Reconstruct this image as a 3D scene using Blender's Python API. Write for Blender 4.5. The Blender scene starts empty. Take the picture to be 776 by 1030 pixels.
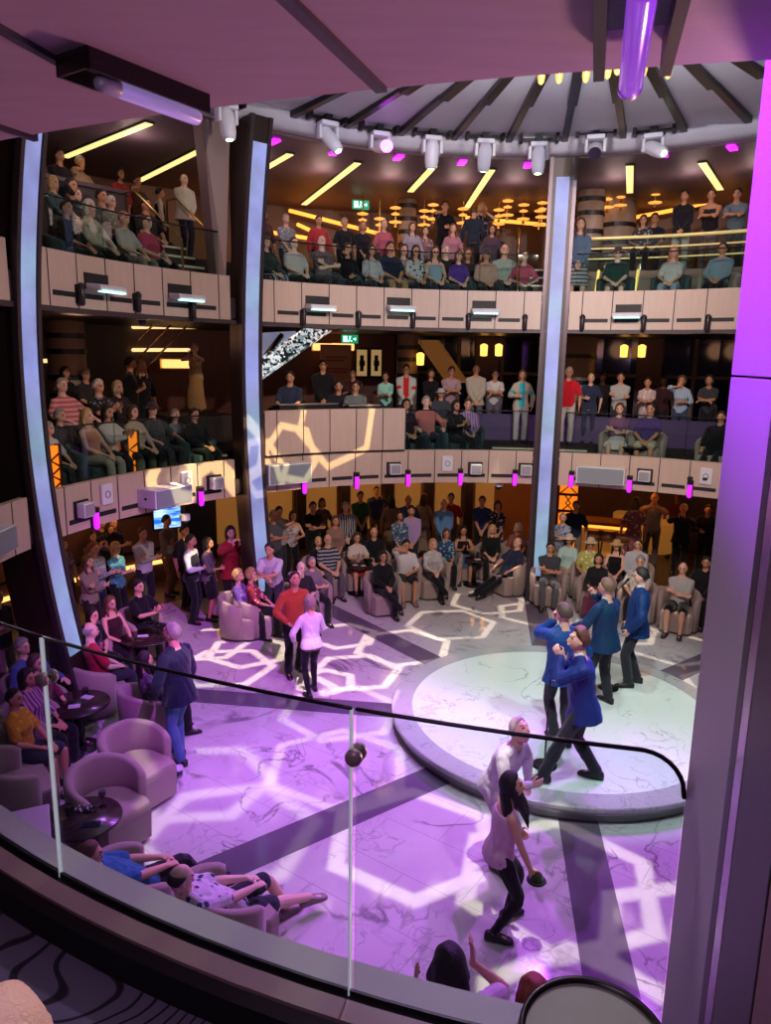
import bpy, math, random
import numpy as np
from mathutils import Vector, Matrix, Euler
random.seed(7); rng = np.random.default_rng(7)
D = bpy.data
COL = bpy.context.scene.collection
pi = math.pi
# ------------------------------------------------------------------ camera geometry (metres; ground floor of the atrium is z = 0)
F_PX, PITCH, ROLL = 745.0, 0.2035, 0.016
EYE = Vector((0, 0, 5.0))
CX, CY, RR = 2.09, 8.55, 6.77            # atrium centre and radius of the balcony edge
SX, SY, SZ = 2.50, 9.65, 0.22            # stage
def pray(px, py):
    x = (px - 388) / F_PX; y = (515 - py) / F_PX
    c, s = math.cos(ROLL), math.sin(ROLL)
    x, y = c*x - s*y, s*x + c*y
    return Vector((x, math.cos(PITCH) + y*math.sin(PITCH), -math.sin(PITCH) + y*math.cos(PITCH)))
def on_plane(px, py, z):
    d = pray(px, py); t = (z - EYE.z)/d.z
    return EYE + d*t
def on_cyl(px, py, r, far=True):
    d = pray(px, py); ox, oy = -CX, -CY
    a = d.x**2 + d.y**2; b = 2*(ox*d.x + oy*d.y); c = ox*ox + oy*oy - r*r
    q = max(b*b - 4*a*c, 0.0)
    t = (-b + (1 if far else -1)*math.sqrt(q))/(2*a)
    return EYE + d*t
def pol(r, deg, z=0.0):
    a = math.radians(deg)
    return Vector((CX + r*math.cos(a), CY + r*math.sin(a), z))
def ang_of(p):
    return math.degrees(math.atan2(p.y - CY, p.x - CX)) % 360
# ------------------------------------------------------------------ materials
MATS = {}
def nn(nt, typ, **kw):
    n = nt.nodes.new(typ)
    for k, v in kw.items():
        if k.startswith('i_'): n.inputs[k[2:].replace('_', ' ')].default_value = v
        else: setattr(n, k, v)
    return n
def srgb(h):
    if isinstance(h, str):
        h = h.lstrip('#'); c = [int(h[i:i+2], 16)/255 for i in (0, 2, 4)]
    else: c = h
    return tuple(((x/12.92) if x <= .04045 else ((x+.055)/1.055)**2.4) for x in c) + (1.0,)
def mat(key, col='#808080', rough=.6, metal=0.0, emit=None, es=1.0, bump=0.0, bscale=60.0, var=0.0, vscale=8.0, spec=None, sheen=0.0, coat=0.0):
    if key in MATS: return MATS[key]
    m = D.materials.new(key); m.use_nodes = True; nt = m.node_tree
    b = nt.nodes['Principled BSDF']
    c = srgb(col)
    b.inputs['Base Color'].default_value = c
    b.inputs['Roughness'].default_value = rough
    b.inputs['Metallic'].default_value = metal
    if spec is not None: b.inputs['Specular IOR Level'].default_value = spec
    if sheen: b.inputs['Sheen Weight'].default_value = sheen
    if coat: b.inputs['Coat Weight'].default_value = coat
    if emit is not None:
        b.inputs['Emission Color'].default_value = srgb(emit); b.inputs['Emission Strength'].default_value = es
    if var or bump:
        tc = nn(nt, 'ShaderNodeTexCoord')
        no = nn(nt, 'ShaderNodeTexNoise', i_Scale=vscale, i_Detail=4.0)
        nt.links.new(tc.outputs['Object'], no.inputs['Vector'])
        if var:
            mx = nn(nt, 'ShaderNodeMixRGB', blend_type='MIX')
            mx.inputs[1].default_value = tuple(x*(1-var) for x in c[:3]) + (1,)
            mx.inputs[2].default_value = tuple(min(1, x*(1+var)) for x in c[:3]) + (1,)
            nt.links.new(no.outputs['Fac'], mx.inputs[0]); nt.links.new(mx.outputs[0], b.inputs['Base Color'])
        if bump:
            n2 = nn(nt, 'ShaderNodeTexNoise', i_Scale=bscale, i_Detail=2.0)
            nt.links.new(tc.outputs['Object'], n2.inputs['Vector'])
            bp = nn(nt, 'ShaderNodeBump', i_Strength=bump, i_Distance=.01)
            nt.links.new(n2.outputs['Fac'], bp.inputs['Height']); nt.links.new(bp.outputs[0], b.inputs['Normal'])
    MATS[key] = m
    return m
def cloth(col, pat=None, col2=None):
    key = 'cloth_%s_%s_%s' % (col, pat, col2)
    if key in MATS: return MATS[key]
    m = mat(key, col, .85, sheen=.15); nt = m.node_tree; b = nt.nodes['Principled BSDF']
    b.inputs['Specular IOR Level'].default_value = .2
    tc = nn(nt, 'ShaderNodeTexCoord')
    no = nn(nt, 'ShaderNodeTexNoise', i_Scale=9.0, i_Detail=3.0)
    nt.links.new(tc.outputs['Object'], no.inputs['Vector'])
    bp = nn(nt, 'ShaderNodeBump', i_Strength=.5, i_Distance=.02)
    nt.links.new(no.outputs['Fac'], bp.inputs['Height']); nt.links.new(bp.outputs[0], b.inputs['Normal'])
    if pat:
        c1, c2 = srgb(col), srgb(col2 or '#ffffff')
        mx = nn(nt, 'ShaderNodeMixRGB'); mx.inputs[1].default_value = c1; mx.inputs[2].default_value = c2
        if pat in ('floral', 'speck'):
            v = nn(nt, 'ShaderNodeTexVoronoi', i_Scale=14.0 if pat == 'floral' else 30.0)
            n2 = nn(nt, 'ShaderNodeTexNoise', i_Scale=10.0, i_Detail=3.0)
            nt.links.new(tc.outputs['Object'], v.inputs['Vector']); nt.links.new(tc.outputs['Object'], n2.inputs['Vector'])
            ad = nn(nt, 'ShaderNodeMath', operation='ADD'); nt.links.new(v.outputs['Distance'], ad.inputs[0]); nt.links.new(n2.outputs['Fac'], ad.inputs[1])
            r = nn(nt, 'ShaderNodeValToRGB'); r.color_ramp.elements[0].position = .78; r.color_ramp.elements[1].position = .86
            nt.links.new(ad.outputs[0], r.inputs[0]); nt.links.new(r.outputs[0], mx.inputs[0]); mx.inputs[1].default_value, mx.inputs[2].default_value = c2, c1
        else:
            sp = nn(nt, 'ShaderNodeSeparateXYZ'); nt.links.new(tc.outputs['Object'], sp.inputs[0])
            def stripe(ax, f, th):
                mu = nn(nt, 'ShaderNodeMath', operation='MULTIPLY'); mu.inputs[1].default_value = f; nt.links.new(sp.outputs[ax], mu.inputs[0])
                fr = nn(nt, 'ShaderNodeMath', operation='FRACT'); nt.links.new(mu.outputs[0], fr.inputs[0])
                gt = nn(nt, 'ShaderNodeMath', operation='GREATER_THAN'); gt.inputs[1].default_value = th; nt.links.new(fr.outputs[0], gt.inputs[0])
                return gt
            if pat == 'hstripe': nt.links.new(stripe(2, 14, .55).outputs[0], mx.inputs[0])
            elif pat == 'vstripe': nt.links.new(stripe(0, 18, .5).outputs[0], mx.inputs[0])
            else:
                a, c = stripe(2, 14, .7), stripe(0, 14, .7)
                ad = nn(nt, 'ShaderNodeMath', operation='MAXIMUM'); nt.links.new(a.outputs[0], ad.inputs[0]); nt.links.new(c.outputs[0], ad.inputs[1])
                nt.links.new(ad.outputs[0], mx.inputs[0])
        nt.links.new(mx.outputs[0], b.inputs['Base Color'])
    return m
def glass_mat(key, tint='#e8f2f0', gloss=.02, ior=1.45):
    if key in MATS: return MATS[key]
    m = D.materials.new(key); m.use_nodes = True; nt = m.node_tree; nt.nodes.clear()
    o = nn(nt, 'ShaderNodeOutputMaterial'); tr = nn(nt, 'ShaderNodeBsdfTransparent'); gl = nn(nt, 'ShaderNodeBsdfGlossy')
    tr.inputs[0].default_value = srgb(tint); gl.inputs['Roughness'].default_value = gloss
    lw = nn(nt, 'ShaderNodeLayerWeight', i_Blend=.5); pw = nn(nt, 'ShaderNodeMath', operation='POWER'); pw.inputs[1].default_value = 4.0
    ma = nn(nt, 'ShaderNodeMath', operation='MULTIPLY_ADD'); ma.inputs[1].default_value = .6; ma.inputs[2].default_value = (ior - 1)**2/(ior + 1)**2*.5
    nt.links.new(lw.outputs['Facing'], pw.inputs[0]); nt.links.new(pw.outputs[0], ma.inputs[0])
    mx = nn(nt, 'ShaderNodeMixShader')
    nt.links.new(ma.outputs[0], mx.inputs[0]); nt.links.new(tr.outputs[0], mx.inputs[1]); nt.links.new(gl.outputs[0], mx.inputs[2]); nt.links.new(mx.outputs[0], o.inputs[0])
    MATS[key] = m
    return m
# ------------------------------------------------------------------ mesh helpers
class MB:
    """collects vertices and faces of ONE mesh"""
    def __init__(self): self.v = []; self.f = []; self.mi = []
    def add(self, vs, fs, mi=0):
        o = len(self.v)
        self.v += [tuple(p) for p in vs]
        self.f += [tuple(i + o for i in f) for f in fs]
        self.mi += [mi]*len(fs)
        return self
    def box(self, lo, hi, M=None, mi=0):
        x0, y0, z0 = lo; x1, y1, z1 = hi
        vs = [Vector(p) for p in ((x0,y0,z0),(x1,y0,z0),(x1,y1,z0),(x0,y1,z0),(x0,y0,z1),(x1,y0,z1),(x1,y1,z1),(x0,y1,z1))]
        if M is not None: vs = [M @ p for p in vs]
        return self.add(vs, [(3,2,1,0),(4,5,6,7),(0,1,5,4),(1,2,6,5),(2,3,7,6),(3,0,4,7)], mi)
    def loft(self, rings, cap=True, closed=True, mi=0):
        n = len(rings[0]); o = len(self.v)
        for r in rings: self.v += [tuple(p) for p in r]
        fs = []
        for k in range(len(rings)-1):
            for i in range(n if closed else n-1):
                j = (i+1) % n
                fs.append((o+k*n+i, o+k*n+j, o+(k+1)*n+j, o+(k+1)*n+i))
        if cap and closed:
            fs.append(tuple(o+i for i in reversed(range(n)))); fs.append(tuple(o+(len(rings)-1)*n+i for i in range(n)))
        self.f += fs; self.mi += [mi]*len(fs)
        return self
    def lathe(self, prof, seg=24, M=None, mi=0):
        rings = []
        for r, z in prof:
            ring = [Vector((r*math.cos(2*pi*i/seg), r*math.sin(2*pi*i/seg), z)) for i in range(seg)]
            rings.append([M @ p for p in ring] if M is not None else ring)
        if len(prof) >= 4 and prof[0][0] > .03 and prof[-1][0] > .03: return self.loft(rings + [rings[0]], cap=False, mi=mi)
        return self.loft(rings, mi=mi)
    def tube(self, pts, r, seg=8, mi=0, ends=True, side=None):
        """tube through pts; r: number, list, or list of (lateral, depth)"""
        pts = [Vector(p) for p in pts]; n = len(pts)
        rs = r if isinstance(r, (list, tuple)) else [r]*n
        rs = [(q, q) if not isinstance(q, (list, tuple)) else q for q in rs]
        rings = []; s0 = Vector(side) if side is not None else None
        for i in range(n):
            t = (pts[min(i+1, n-1)] - pts[max(i-1, 0)])
            t = t.normalized() if t.length > 1e-9 else Vector((0, 0, 1))
            if s0 is None: s0 = t.orthogonal().normalized()
            s = s0 - t*s0.dot(t)
            s = s.normalized() if s.length > 1e-6 else t.orthogonal().normalized()
            if side is None: s0 = s
            d = t.cross(s)
            a, b = rs[i]
            def ring(c, k): return [c + s*(a*k*math.cos(2*pi*q/seg)) + d*(b*k*math.sin(2*pi*q/seg)) for q in range(seg)]
            m = min(a, b)
            if ends and i == 0:
                rings.append(ring(pts[i] - t*m*.85, .5)); rings.append(ring(pts[i] - t*m*.5, .86))
            rings.append(ring(pts[i], 1))
            if ends and i == n-1:
                rings.append(ring(pts[i] + t*m*.5, .86)); rings.append(ring(pts[i] + t*m*.85, .5))
        return self.loft(rings, mi=mi)
    def ball(self, c, r, M=None, seg=12, rings=8, mi=0):
        c = Vector(c); r = r if isinstance(r, (list, tuple)) else (r, r, r); out = []
        for k in range(1, rings):
            th = pi*k/rings
            ring = [Vector((r[0]*math.sin(th)*math.cos(2*pi*i/seg), r[1]*math.sin(th)*math.sin(2*pi*i/seg), -r[2]*math.cos(th))) for i in range(seg)]
            out.append([c + (M @ p if M is not None else p) for p in ring])
        return self.loft(out, mi=mi)
    def sweep(self, prof, angs, mi=0, cap=True):
        """prof: (r, z) polygon swept about the atrium axis over angs (degrees)"""
        return self.loft([[pol(r, a, z) for r, z in prof] for a in angs], cap=cap, mi=mi)
    def mesh(self, name, smooth=True):
        me = D.meshes.new(name); me.from_pydata(self.v, [], self.f)
        if any(self.mi): me.polygons.foreach_set('material_index', self.mi)
        me.polygons.foreach_set('use_smooth', [smooth]*len(me.polygons)); me.update()
        return me
def link(name, me, mats=None, parent=None, bevel=0, loc=None, autosmooth=None):
    o = D.objects.new(name, me); COL.objects.link(o)
    if mats is not None:
        mats = mats if isinstance(mats, (list, tuple)) else [mats]
        if len(me.materials) == 0:
            for m in mats: me.materials.append(m)
    if parent is not None: o.parent = parent
    if loc is not None: o.location = loc
    if bevel:
        b = o.modifiers.new('bevel', 'BEVEL'); b.width = bevel; b.segments = 2; b.limit_method = 'ANGLE'; b.angle_limit = .6
    return o
def obj(name, mb, m, parent=None, smooth=False, bevel=0):
    return link(name, mb.mesh(name, smooth), m, parent, bevel)
def tag(o, label=None, cat=None, group=None, kind=None):
    if label: o['label'] = label
    if cat: o['category'] = cat
    if group: o['group'] = group
    if kind: o['kind'] = kind
    return o
def empty(name, loc=(0, 0, 0), rz=0.0):
    e = D.objects.new(name, None); COL.objects.link(e); e.location = loc; e.rotation_euler = (0, 0, rz); e.empty_display_size = .1
    return e
def thing(name, label, cat, loc=(0, 0, 0), rz=0.0, group=None):
    return tag(empty(name, loc, rz), label, cat, group)
def struct(name, mb, m, smooth=False, parent=None):
    o = obj(name, mb, m, parent, smooth)
    if parent is None: o['kind'] = 'structure'
    return o
def copy_tree(o, parent=None):
    c = o.copy(); COL.objects.link(c)
    if parent is not None: c.parent = parent
    for ch in list(o.children): copy_tree(ch, c)
    return c
def arange(a, b, n): return [a + (b-a)*i/n for i in range(n+1)]
# ------------------------------------------------------------------ people: bodies posed by joint targets, grown into one surface
def remesh(mb, vox, smooth=2, name='body'):
    me = mb.mesh('tmp'); o = D.objects.new('tmp', me); COL.objects.link(o)
    r = o.modifiers.new('r', 'REMESH'); r.mode = 'VOXEL'; r.voxel_size = vox; r.use_smooth_shade = True
    if smooth:
        s = o.modifiers.new('s', 'SMOOTH'); s.factor = .5; s.iterations = smooth
    dg = bpy.context.evaluated_depsgraph_get()
    out = D.meshes.new_from_object(o.evaluated_get(dg)); out.name = name
    D.objects.remove(o); D.meshes.remove(me)
    out.polygons.foreach_set('use_smooth', [True]*len(out.polygons))
    return out
def ik(a, t, l1, l2, pole):
    a, t = Vector(a), Vector(t); d = t - a; L = min(d.length, (l1+l2)*.998); dn = d.normalized()
    x = (l1*l1 - l2*l2 + L*L)/(2*L); h = math.sqrt(max(l1*l1 - x*x, 1e-6))
    p = Vector(pole) - dn*Vector(pole).dot(dn)
    p = p.normalized() if p.length > 1e-6 else dn.orthogonal().normalized()
    return a + dn*x + p*h, a + dn*L
POSES = {}
def P(name, **kw): POSES[name] = kw
# hands: wrist targets (x right, y forward, z up) measured from the pelvis for seated and standing alike; feet: ankle targets from the ground
SEAT = dict(pz=.53, lean=-8, feet=((-.12, .44, .085), (.12, .46, .085)), seated=True)
STAND = dict(pz=.93, lean=0, feet=((-.10, -.01, .085), (.10, .03, .085)), seated=False)
P('s_lap', **{**SEAT, 'hands': ((-.08, .30, .08), (.10, .28, .10)), 'palm': (0, 0, -1)})
P('s_cross', **{**SEAT, 'hands': ((.09, .17, .26), (-.10, .20, .22)), 'palm': (0, -1, 0), 'curl': .5})
P('s_clap', **{**SEAT, 'hands': ((-.05, .33, .30), (.05, .33, .30)), 'palm': 'in', 'curl': .1, 'hdir': (0, .6, .8)})
P('s_chin', **{**SEAT, 'lean': 8, 'hands': ((-.06, .28, .12), (.04, .17, .56)), 'palm': (0, -1, 0), 'hdir_r': (-.2, -.2, .9), 'curl': .8})
P('s_legx', **{**SEAT, 'feet': ((-.10, .46, .085), (-.18, .62, .26)), 'hands': ((-.06, .33, .12), (.06, .30, .14)), 'palm': (0, 0, -1)})
P('s_arm', **{**SEAT, 'lean': -14, 'hands': ((-.28, .24, .16), (.28, .24, .16)), 'palm': (0, 0, -1)})
P('s_out', **{**SEAT, 'lean': -22, 'pz': .48, 'feet': ((-.10, .86, .085), (.14, .80, .085)), 'hands': ((-.30, .22, .14), (.16, .30, .10)), 'palm': (0, 0, -1)})
P('s_lean', **{**SEAT, 'lean': 22, 'hands': ((-.16, .40, .09), (.14, .42, .10)), 'palm': (0, 0, -1)})
P('t_side', **{**STAND, 'hands': ((-.27, .04, -.08), (.27, .06, -.08)), 'palm': 'in', 'curl': .35})
P('t_cross', **{**STAND, 'hands': ((.10, .20, .26), (-.10, .23, .22)), 'palm': (0, -1, 0), 'curl': .5})
P('t_photo', **{**STAND, 'hands': ((-.06, .34, .52), (.07, .34, .52)), 'palm': 'in', 'curl': .7, 'hdir': (0, .3, .9)})
P('t_rail', **{**STAND, 'lean': 20, 'hands': ((.05, .50, .20), (-.05, .52, .20)), 'palm': (0, 0, -1), 'curl': .5, 'hdir': None, 'elbow': ((-1, .2, -.6), (1, .2, -.6))})
P('t_clasp', **{**STAND, 'hands': ((-.05, .20, -.02), (.05, .22, -.03)), 'palm': (0, -1, 0), 'curl': .4})
P('t_hold', **{**STAND, 'hands': ((-.25, .06, -.06), (.12, .28, .20)), 'palm': 'in', 'curl': .8})
P('t_chin', **{**STAND, 'lean': 12, 'hands': ((-.08, .34, .18), (.03, .24, .54)), 'palm': (0, -1, 0), 'curl': .8, 'hdir_r': (-.2, -.1, .9)})
def bodyframe(pose):
    p = pose
    R = Euler((math.radians(-p.get('lean', 0)), math.radians(p.get('roll', 0)), math.radians(p.get('twist', 0))), 'ZXY').to_matrix() if False else \
        (Matrix.Rotation(math.radians(p.get('roll', 0)), 3, 'Y') @ Matrix.Rotation(math.radians(-p.get('lean', 0)), 3, 'X') @ Matrix.Rotation(math.radians(p.get('twist', 0)), 3, 'Z'))
    return R
def hand_mesh(mb, w, d, n, left, curl, fat=1.0):
    d = d.normalized(); n = (n - d*n.dot(d)); n = n.normalized() if n.length > 1e-4 else d.orthogonal().normalized()
    s = d.cross(n)            # lateral
    th = s if not left else -s   # thumb side chosen below by caller convention
    mb.tube([w - d*.01, w + d*.03, w + d*.085], [(.026, .019), (.038, .016), (.040, .013)], 8, side=s)
    for k, (o, L) in enumerate(((.030, .068), (.011, .078), (-.010, .073), (-.030, .058))):
        b = w + d*.085 + th*o; pts = [b]; a = 0; dirn = d
        for seg, fr in enumerate((.45, .32, .26)):
            a += curl*(.55 if seg == 0 else .8) + .06*k
            dirn = d*math.cos(a) + n*math.sin(a)
            pts.append(pts[-1] + dirn*L*fr)
        mb.tube(pts, [.0095*fat, .009*fat, .0085*fat, .007*fat], 6)
    b = w + d*.022 + th*.030
    tdir = (d*.65 + th*.75).normalized(); t2 = (d*.85 + th*.3 + n*.5*max(curl, .3)).normalized()
    mb.tube([b, b + tdir*.035, b + tdir*.035 + t2*.035], [.0125*fat, .0105*fat, .0085*fat], 6)
HEADR = (.076, .096, .119)
def build_joints(pose, sex):
    J = {}
    h = pose.get('hscale', 1.0)
    pel = Vector((pose.get('px', 0), pose.get('py', 0), pose['pz']))
    R = bodyframe(pose); u = R @ Vector((0, 0, 1)); f = R @ Vector((0, 1, 0)); sd = R @ Vector((1, 0, 0))
    J.update(pel=pel, R=R, u=u, f=f, sd=sd)
    sw = .178 if sex == 'm' else .156
    for k, s in ((0, -1), (1, 1)):
        sh = pel + u*.432 + sd*sw*s
        J['sh%d' % k] = sh
        hp = Matrix.Rotation(math.radians(pose.get('ptwist', 0)), 3, 'Z') @ Vector((.088*s, 0, 0))
        hip = pel + hp - Vector((0, 0, .015))
        J['hip%d' % k] = hip
        ht = pel + Vector(pose['hands'][k])
        ed = pose.get('elbow', ((-1, -.5, -.6), (1, -.5, -.6)))[k]
        J['el%d' % k], J['wr%d' % k] = ik(sh, ht, .285, .25, ed)
        ft = Vector(pose['feet'][k])
        kp = pose.get('knee', ((-.12, 1, .35), (.12, 1, .35)))[k]
        J['kn%d' % k], J['an%d' % k] = ik(hip, ft, .43, .42, kp)
    hy, hp, hr = pose.get('head', (0, 0, 0))
    # head orientation: mostly upright
    up = (u*.45 + Vector((0, 0, .55))).normalized() if not pose.get('headfree') else u
    nb = pel + u*.52
    HR = Matrix.Rotation(math.radians(hy), 3, 'Z') @ Matrix.Rotation(math.radians(-hp), 3, 'X') @ Matrix.Rotation(math.radians(hr), 3, 'Y')
    J['nb'] = nb
    J['nt'] = nb + up*.075
    J['hc'] = J['nt'] + up*.085 + (HR @ Vector((0, .022, 0)))
    J['HR'] = HR
    for k in (0, 1):
        d = (J['wr%d' % k] - J['el%d' % k]).normalized()
        hd = pose.get('hdir_r') if k == 1 and pose.get('hdir_r') else pose.get('hdir')
        J['hd%d' % k] = Vector(hd) if hd else d
        pm = pose.get('palm', 'in'); pm = pose.get('palm_l', pm) if k == 0 else pose.get('palm_r', pm)
        J['pn%d' % k] = Vector((1 if k == 0 else -1, 0, 0)) if pm == 'in' else Vector(pm)
        fd = pose.get('toe', ((-.12, 1, 0), (.15, 1, 0)))[k]
        J['fd%d' % k] = Vector(fd).normalized()
    return J
TORSO = {'m': [(-.11, .09, .085, 0), (-.05, .155, .115, -.01), (.02, .165, .122, -.005), (.11, .155, .115, .01), (.20, .158, .115, .008), (.30, .172, .118, 0), (.385, .178, .108, -.008), (.44, .150, .085, -.012), (.485, .095, .066, -.008), (.52, .060, .060, -.004), (.60, .054, .058, .004)],
         'w': [(-.11, .09, .085, 0), (-.05, .165, .120, -.012), (.02, .165, .118, -.008), (.11, .138, .100, .004), (.20, .138, .102, .006), (.30, .150, .128, .022), (.385, .152, .100, -.004), (.44, .128, .078, -.012), (.485, .080, .058, -.008), (.52, .050, .052, -.004), (.60, .046, .050, .004)]}
def torso_tube(mb, J, sex, lo, hi, inf=0.0, belly=0.0, flare=0.0, seg=18, gut=0.0):
    prof = TORSO[sex]; zs = [p[0] for p in prof]
    hs = [lo] + [z for z in zs if lo + .015 < z < hi - .015] + [hi]
    rings = []
    for h in hs:
        rx, ry, oy = (float(np.interp(h, zs, [p[i] for p in prof])) for i in (1, 2, 3))
        if h < -.03: rx, ry = max(rx, .158), max(ry, .118)
        b = belly*math.exp(-((h-.12)/.13)**2)
        k = inf + (flare*max(0, (.05 - h))/.2)
        c = J['pel'] + J['u']*h + J['f']*(oy + b*.5)
        rx += k + b*.4; ry += k + b*.6
        rings.append([c + J['sd']*(rx*math.copysign(abs(math.cos(t))**.85, math.cos(t))) + J['f']*(ry*math.copysign(abs(math.sin(t))**.9, math.sin(t))) for t in [2*pi*i/seg for i in range(seg)]])
    mb.loft(rings)
def limb(mb, a, b, c, ra, seg=10):
    """ra: list of (t along 0..2, radius)"""
    pts = []; rs = []
    for t, r in ra:
        pts.append(a.lerp(b, t) if t <= 1 else b.lerp(c, t-1)); rs.append(r)
    mb.tube(pts, rs, seg)
ARM = [(0, .050), (.2, .052), (.6, .045), (.95, .039), (1.0, .039), (1.25, .041), (1.6, .034), (2.0, .026)]
LEG = [(0, .092), (.25, .086), (.6, .070), (.95, .056), (1.05, .054), (1.3, .056), (1.6, .045), (2.0, .038)]
def part_curve(tab, hi, inf):
    out = [(t, r + (inf(t) if callable(inf) else inf)) for t, r in tab if t < hi - .02]
    r = float(np.interp(hi, [t for t, _ in tab], [r for _, r in tab])); out.append((hi, r + (inf(hi) if callable(inf) else inf)))
    return out
def make_head(mb, J):
    hc, HR = J['hc'], J['HR']; rings = []; seg, N = 20, 14
    for k in range(1, N):
        th = pi*k/N; z = -math.cos(th); ring = []
        for i in range(seg):
            a = 2*pi*i/seg; x, y = math.sin(th)*math.cos(a), math.sin(th)*math.sin(a)
            jaw = max(0, -z)
            px = x*HEADR[0]*(1 - .22*jaw*jaw); py = y*HEADR[1]*(1 - .18*jaw) + .012*jaw - .006
            if y > 0 and abs(x) < .6 and -.75 < z < .1: py += .004
            if y > .3 and .02 < z < .25: py -= .006*max(0, 1 - abs(abs(x)-.4)/.25)
            ring.append(hc + HR @ Vector((px, py, z*HEADR[2])))
        rings.append(ring)
    mb.loft(rings)
    H = lambda x, y, z: hc + HR @ Vector((x, y, z))
    mb.tube([H(0, .088, .012), H(0, .100, -.012), H(0, .107, -.030), H(0, .094, -.038)], [.009, .010, .013, .009], 8)
    for s in (-1, 1):
        mb.ball(H(s*.079, -.004, -.004), (.010, .018, .030), HR, 8, 6)
    mb.tube([H(-.018, .088, -.064), H(0, .093, -.062), H(.018, .088, -.064)], .0085, 6)
    mb.tube([H(-.03, .086, .034), H(0, .091, .030), H(.03, .086, .034)], .010, 6)
def build_body(pose, sex, vox, belly=0.0, name='body'):
    J = build_joints(pose, sex); mb = MB()
    torso_tube(mb, J, sex, -.11, .59, 0, belly)
    mb.tube([J['nb'] - J['u']*.03, J['nt'], J['hc'] - Vector((0, 0, .03))], [.058 if sex == 'm' else .05, .053 if sex == 'm' else .046, .05], 10)
    make_head(mb, J)
    k = 1.0 if sex == 'm' else .86
    for s in (0, 1):
        limb(mb, J['sh%d' % s], J['el%d' % s], J['wr%d' % s], [(t, r*k) for t, r in ARM])
        sg = 1 if s else -1
        mb.tube([J['pel'] + J['u']*.39 + J['sd']*(.1*sg), J['sh%d' % s]], [.07*k, .052*k], 10)
        mb.tube([J['pel'] + J['u']*.515 + J['sd']*(.02*sg), J['pel'] + J['u']*.465 + J['sd']*(.10*k*sg), J['sh%d' % s]], [.040, .042, .046*k], 10)
        limb(mb, J['hip%d' % s], J['kn%d' % s], J['an%d' % s], LEG)
        a, fd = J['an%d' % s], J['fd%d' % s]
        mb.tube([a - fd*.045 + Vector((0, 0, -.045)), a + fd*.03 + Vector((0, 0, -.035)), a + fd*.15 + Vector((0, 0, -.06))], [.034, (.040, .036), (.042, .018)], 8, side=fd.cross(Vector((0, 0, 1))))
        d, n = J['hd%d' % s].normalized(), J['pn%d' % s]
        # thumb towards the head/up side of the hand
        nn_ = (n - d*n.dot(d)).normalized() if (n - d*n.dot(d)).length > 1e-3 else d.orthogonal()
        left = (d.cross(nn_)).dot(Vector((0, .4, 1)) if abs(n.z) < .7 else Vector((1 if s == 0 else -1, 0, 0))) < 0
        cu = pose.get('curl', .3); cu = pose.get('curl_l', cu) if s == 0 else pose.get('curl_r', cu)
        hand_mesh(mb, J['wr%d' % s], d, n, left, cu, 1.0 if vox < .0085 else 1.25)
    me = remesh(mb, vox, 2, name)
    # face colouring by position in the head's own frame: 1 = eyes and brows, 2 = lips
    n = len(me.polygons); co = np.empty(n*3); me.polygons.foreach_get('center', co); co = co.reshape(-1, 3)
    HRi = np.array(J['HR'].transposed()); q = (co - np.array(J['hc'])) @ HRi.T
    mi = np.zeros(n, dtype=np.int32)
    ax = np.abs(q[:, 0])
    mi[(q[:, 1] > .06) & (((ax - .031)/.015)**2 + ((q[:, 2] - .012)/.008)**2 < 1)] = 1
    mi[(q[:, 1] > .06) & (np.abs(ax - .032) < .018) & (np.abs(q[:, 2] - .038) < .0035)] = 1
    mi[(q[:, 1] > .06) & (((q[:, 0])/.024)**2 + ((q[:, 2] + .063)/.0085)**2 < 1)] = 2
    me.polygons.foreach_set('material_index', mi); me.update()
    return me, J
def fold(me, amp, seed=0):
    n = len(me.vertices); co = np.empty(n*3); me.vertices.foreach_get('co', co); co = co.reshape(-1, 3)
    no = np.empty(n*3); me.vertices.foreach_get('normal', no); no = no.reshape(-1, 3)
    w = np.sin(co[:, 2]*38 + 5*np.sin(co[:, 0]*16 + seed) + 3*np.sin(co[:, 1]*21)) * .6 + np.sin(co[:, 0]*43 + co[:, 2]*22 + 4*np.sin(co[:, 1]*13)) * .4
    co += no * (w*amp)[:, None]
    me.vertices.foreach_set('co', co.ravel()); me.update()
def build_top(J, sex, sleeve, vox, inf=.012, hem=-.07, belly=0.0, flare=.0, seated=False, name='shirt'):
    mb = MB(); k = 1.0 if sex == 'm' else .88
    top = .492 if sleeve != 'none' else .43
    torso_tube(mb, J, sex, max(hem, -.09) if seated else hem, top, inf, belly, flare)
    end = {'long': 1.93, 'short': .72, 'none': .0, 'mid': 1.25}[sleeve]
    for s in (0, 1):
        if end > .1:
            loose = (lambda t: inf + .002 + (.010 if sleeve == 'short' and t > .5 else 0) + (.008 if .7 < t < 1.3 else 0))
            limb(mb, J['sh%d' % s], J['el%d' % s], J['wr%d' % s], [(t, (r if t > 1.7 else r*k)) for t, r in part_curve(ARM, end, loose)])
            sg = 1 if s else -1
            mb.tube([J['pel'] + J['u']*.39 + J['sd']*(.1*sg), J['sh%d' % s]], [.07*k + inf, .052*k + inf], 10)
            mb.tube([J['pel'] + J['u']*.505 + J['sd']*(.035*sg), J['pel'] + J['u']*.462 + J['sd']*(.10*k*sg), J['sh%d' % s]], [.036 + inf, .042 + inf, .046*k + inf], 10, ends=False)
        else:
            mb.tube([J['pel'] + J['u']*.36 + J['sd']*(.09*(1 if s else -1)), J['pel'] + J['u']*.475 + J['sd']*(.115*(1 if s else -1))], [.06*k, .03], 10)
    me = remesh(mb, vox, 2, name); fold(me, .0035)
    return me
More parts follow.
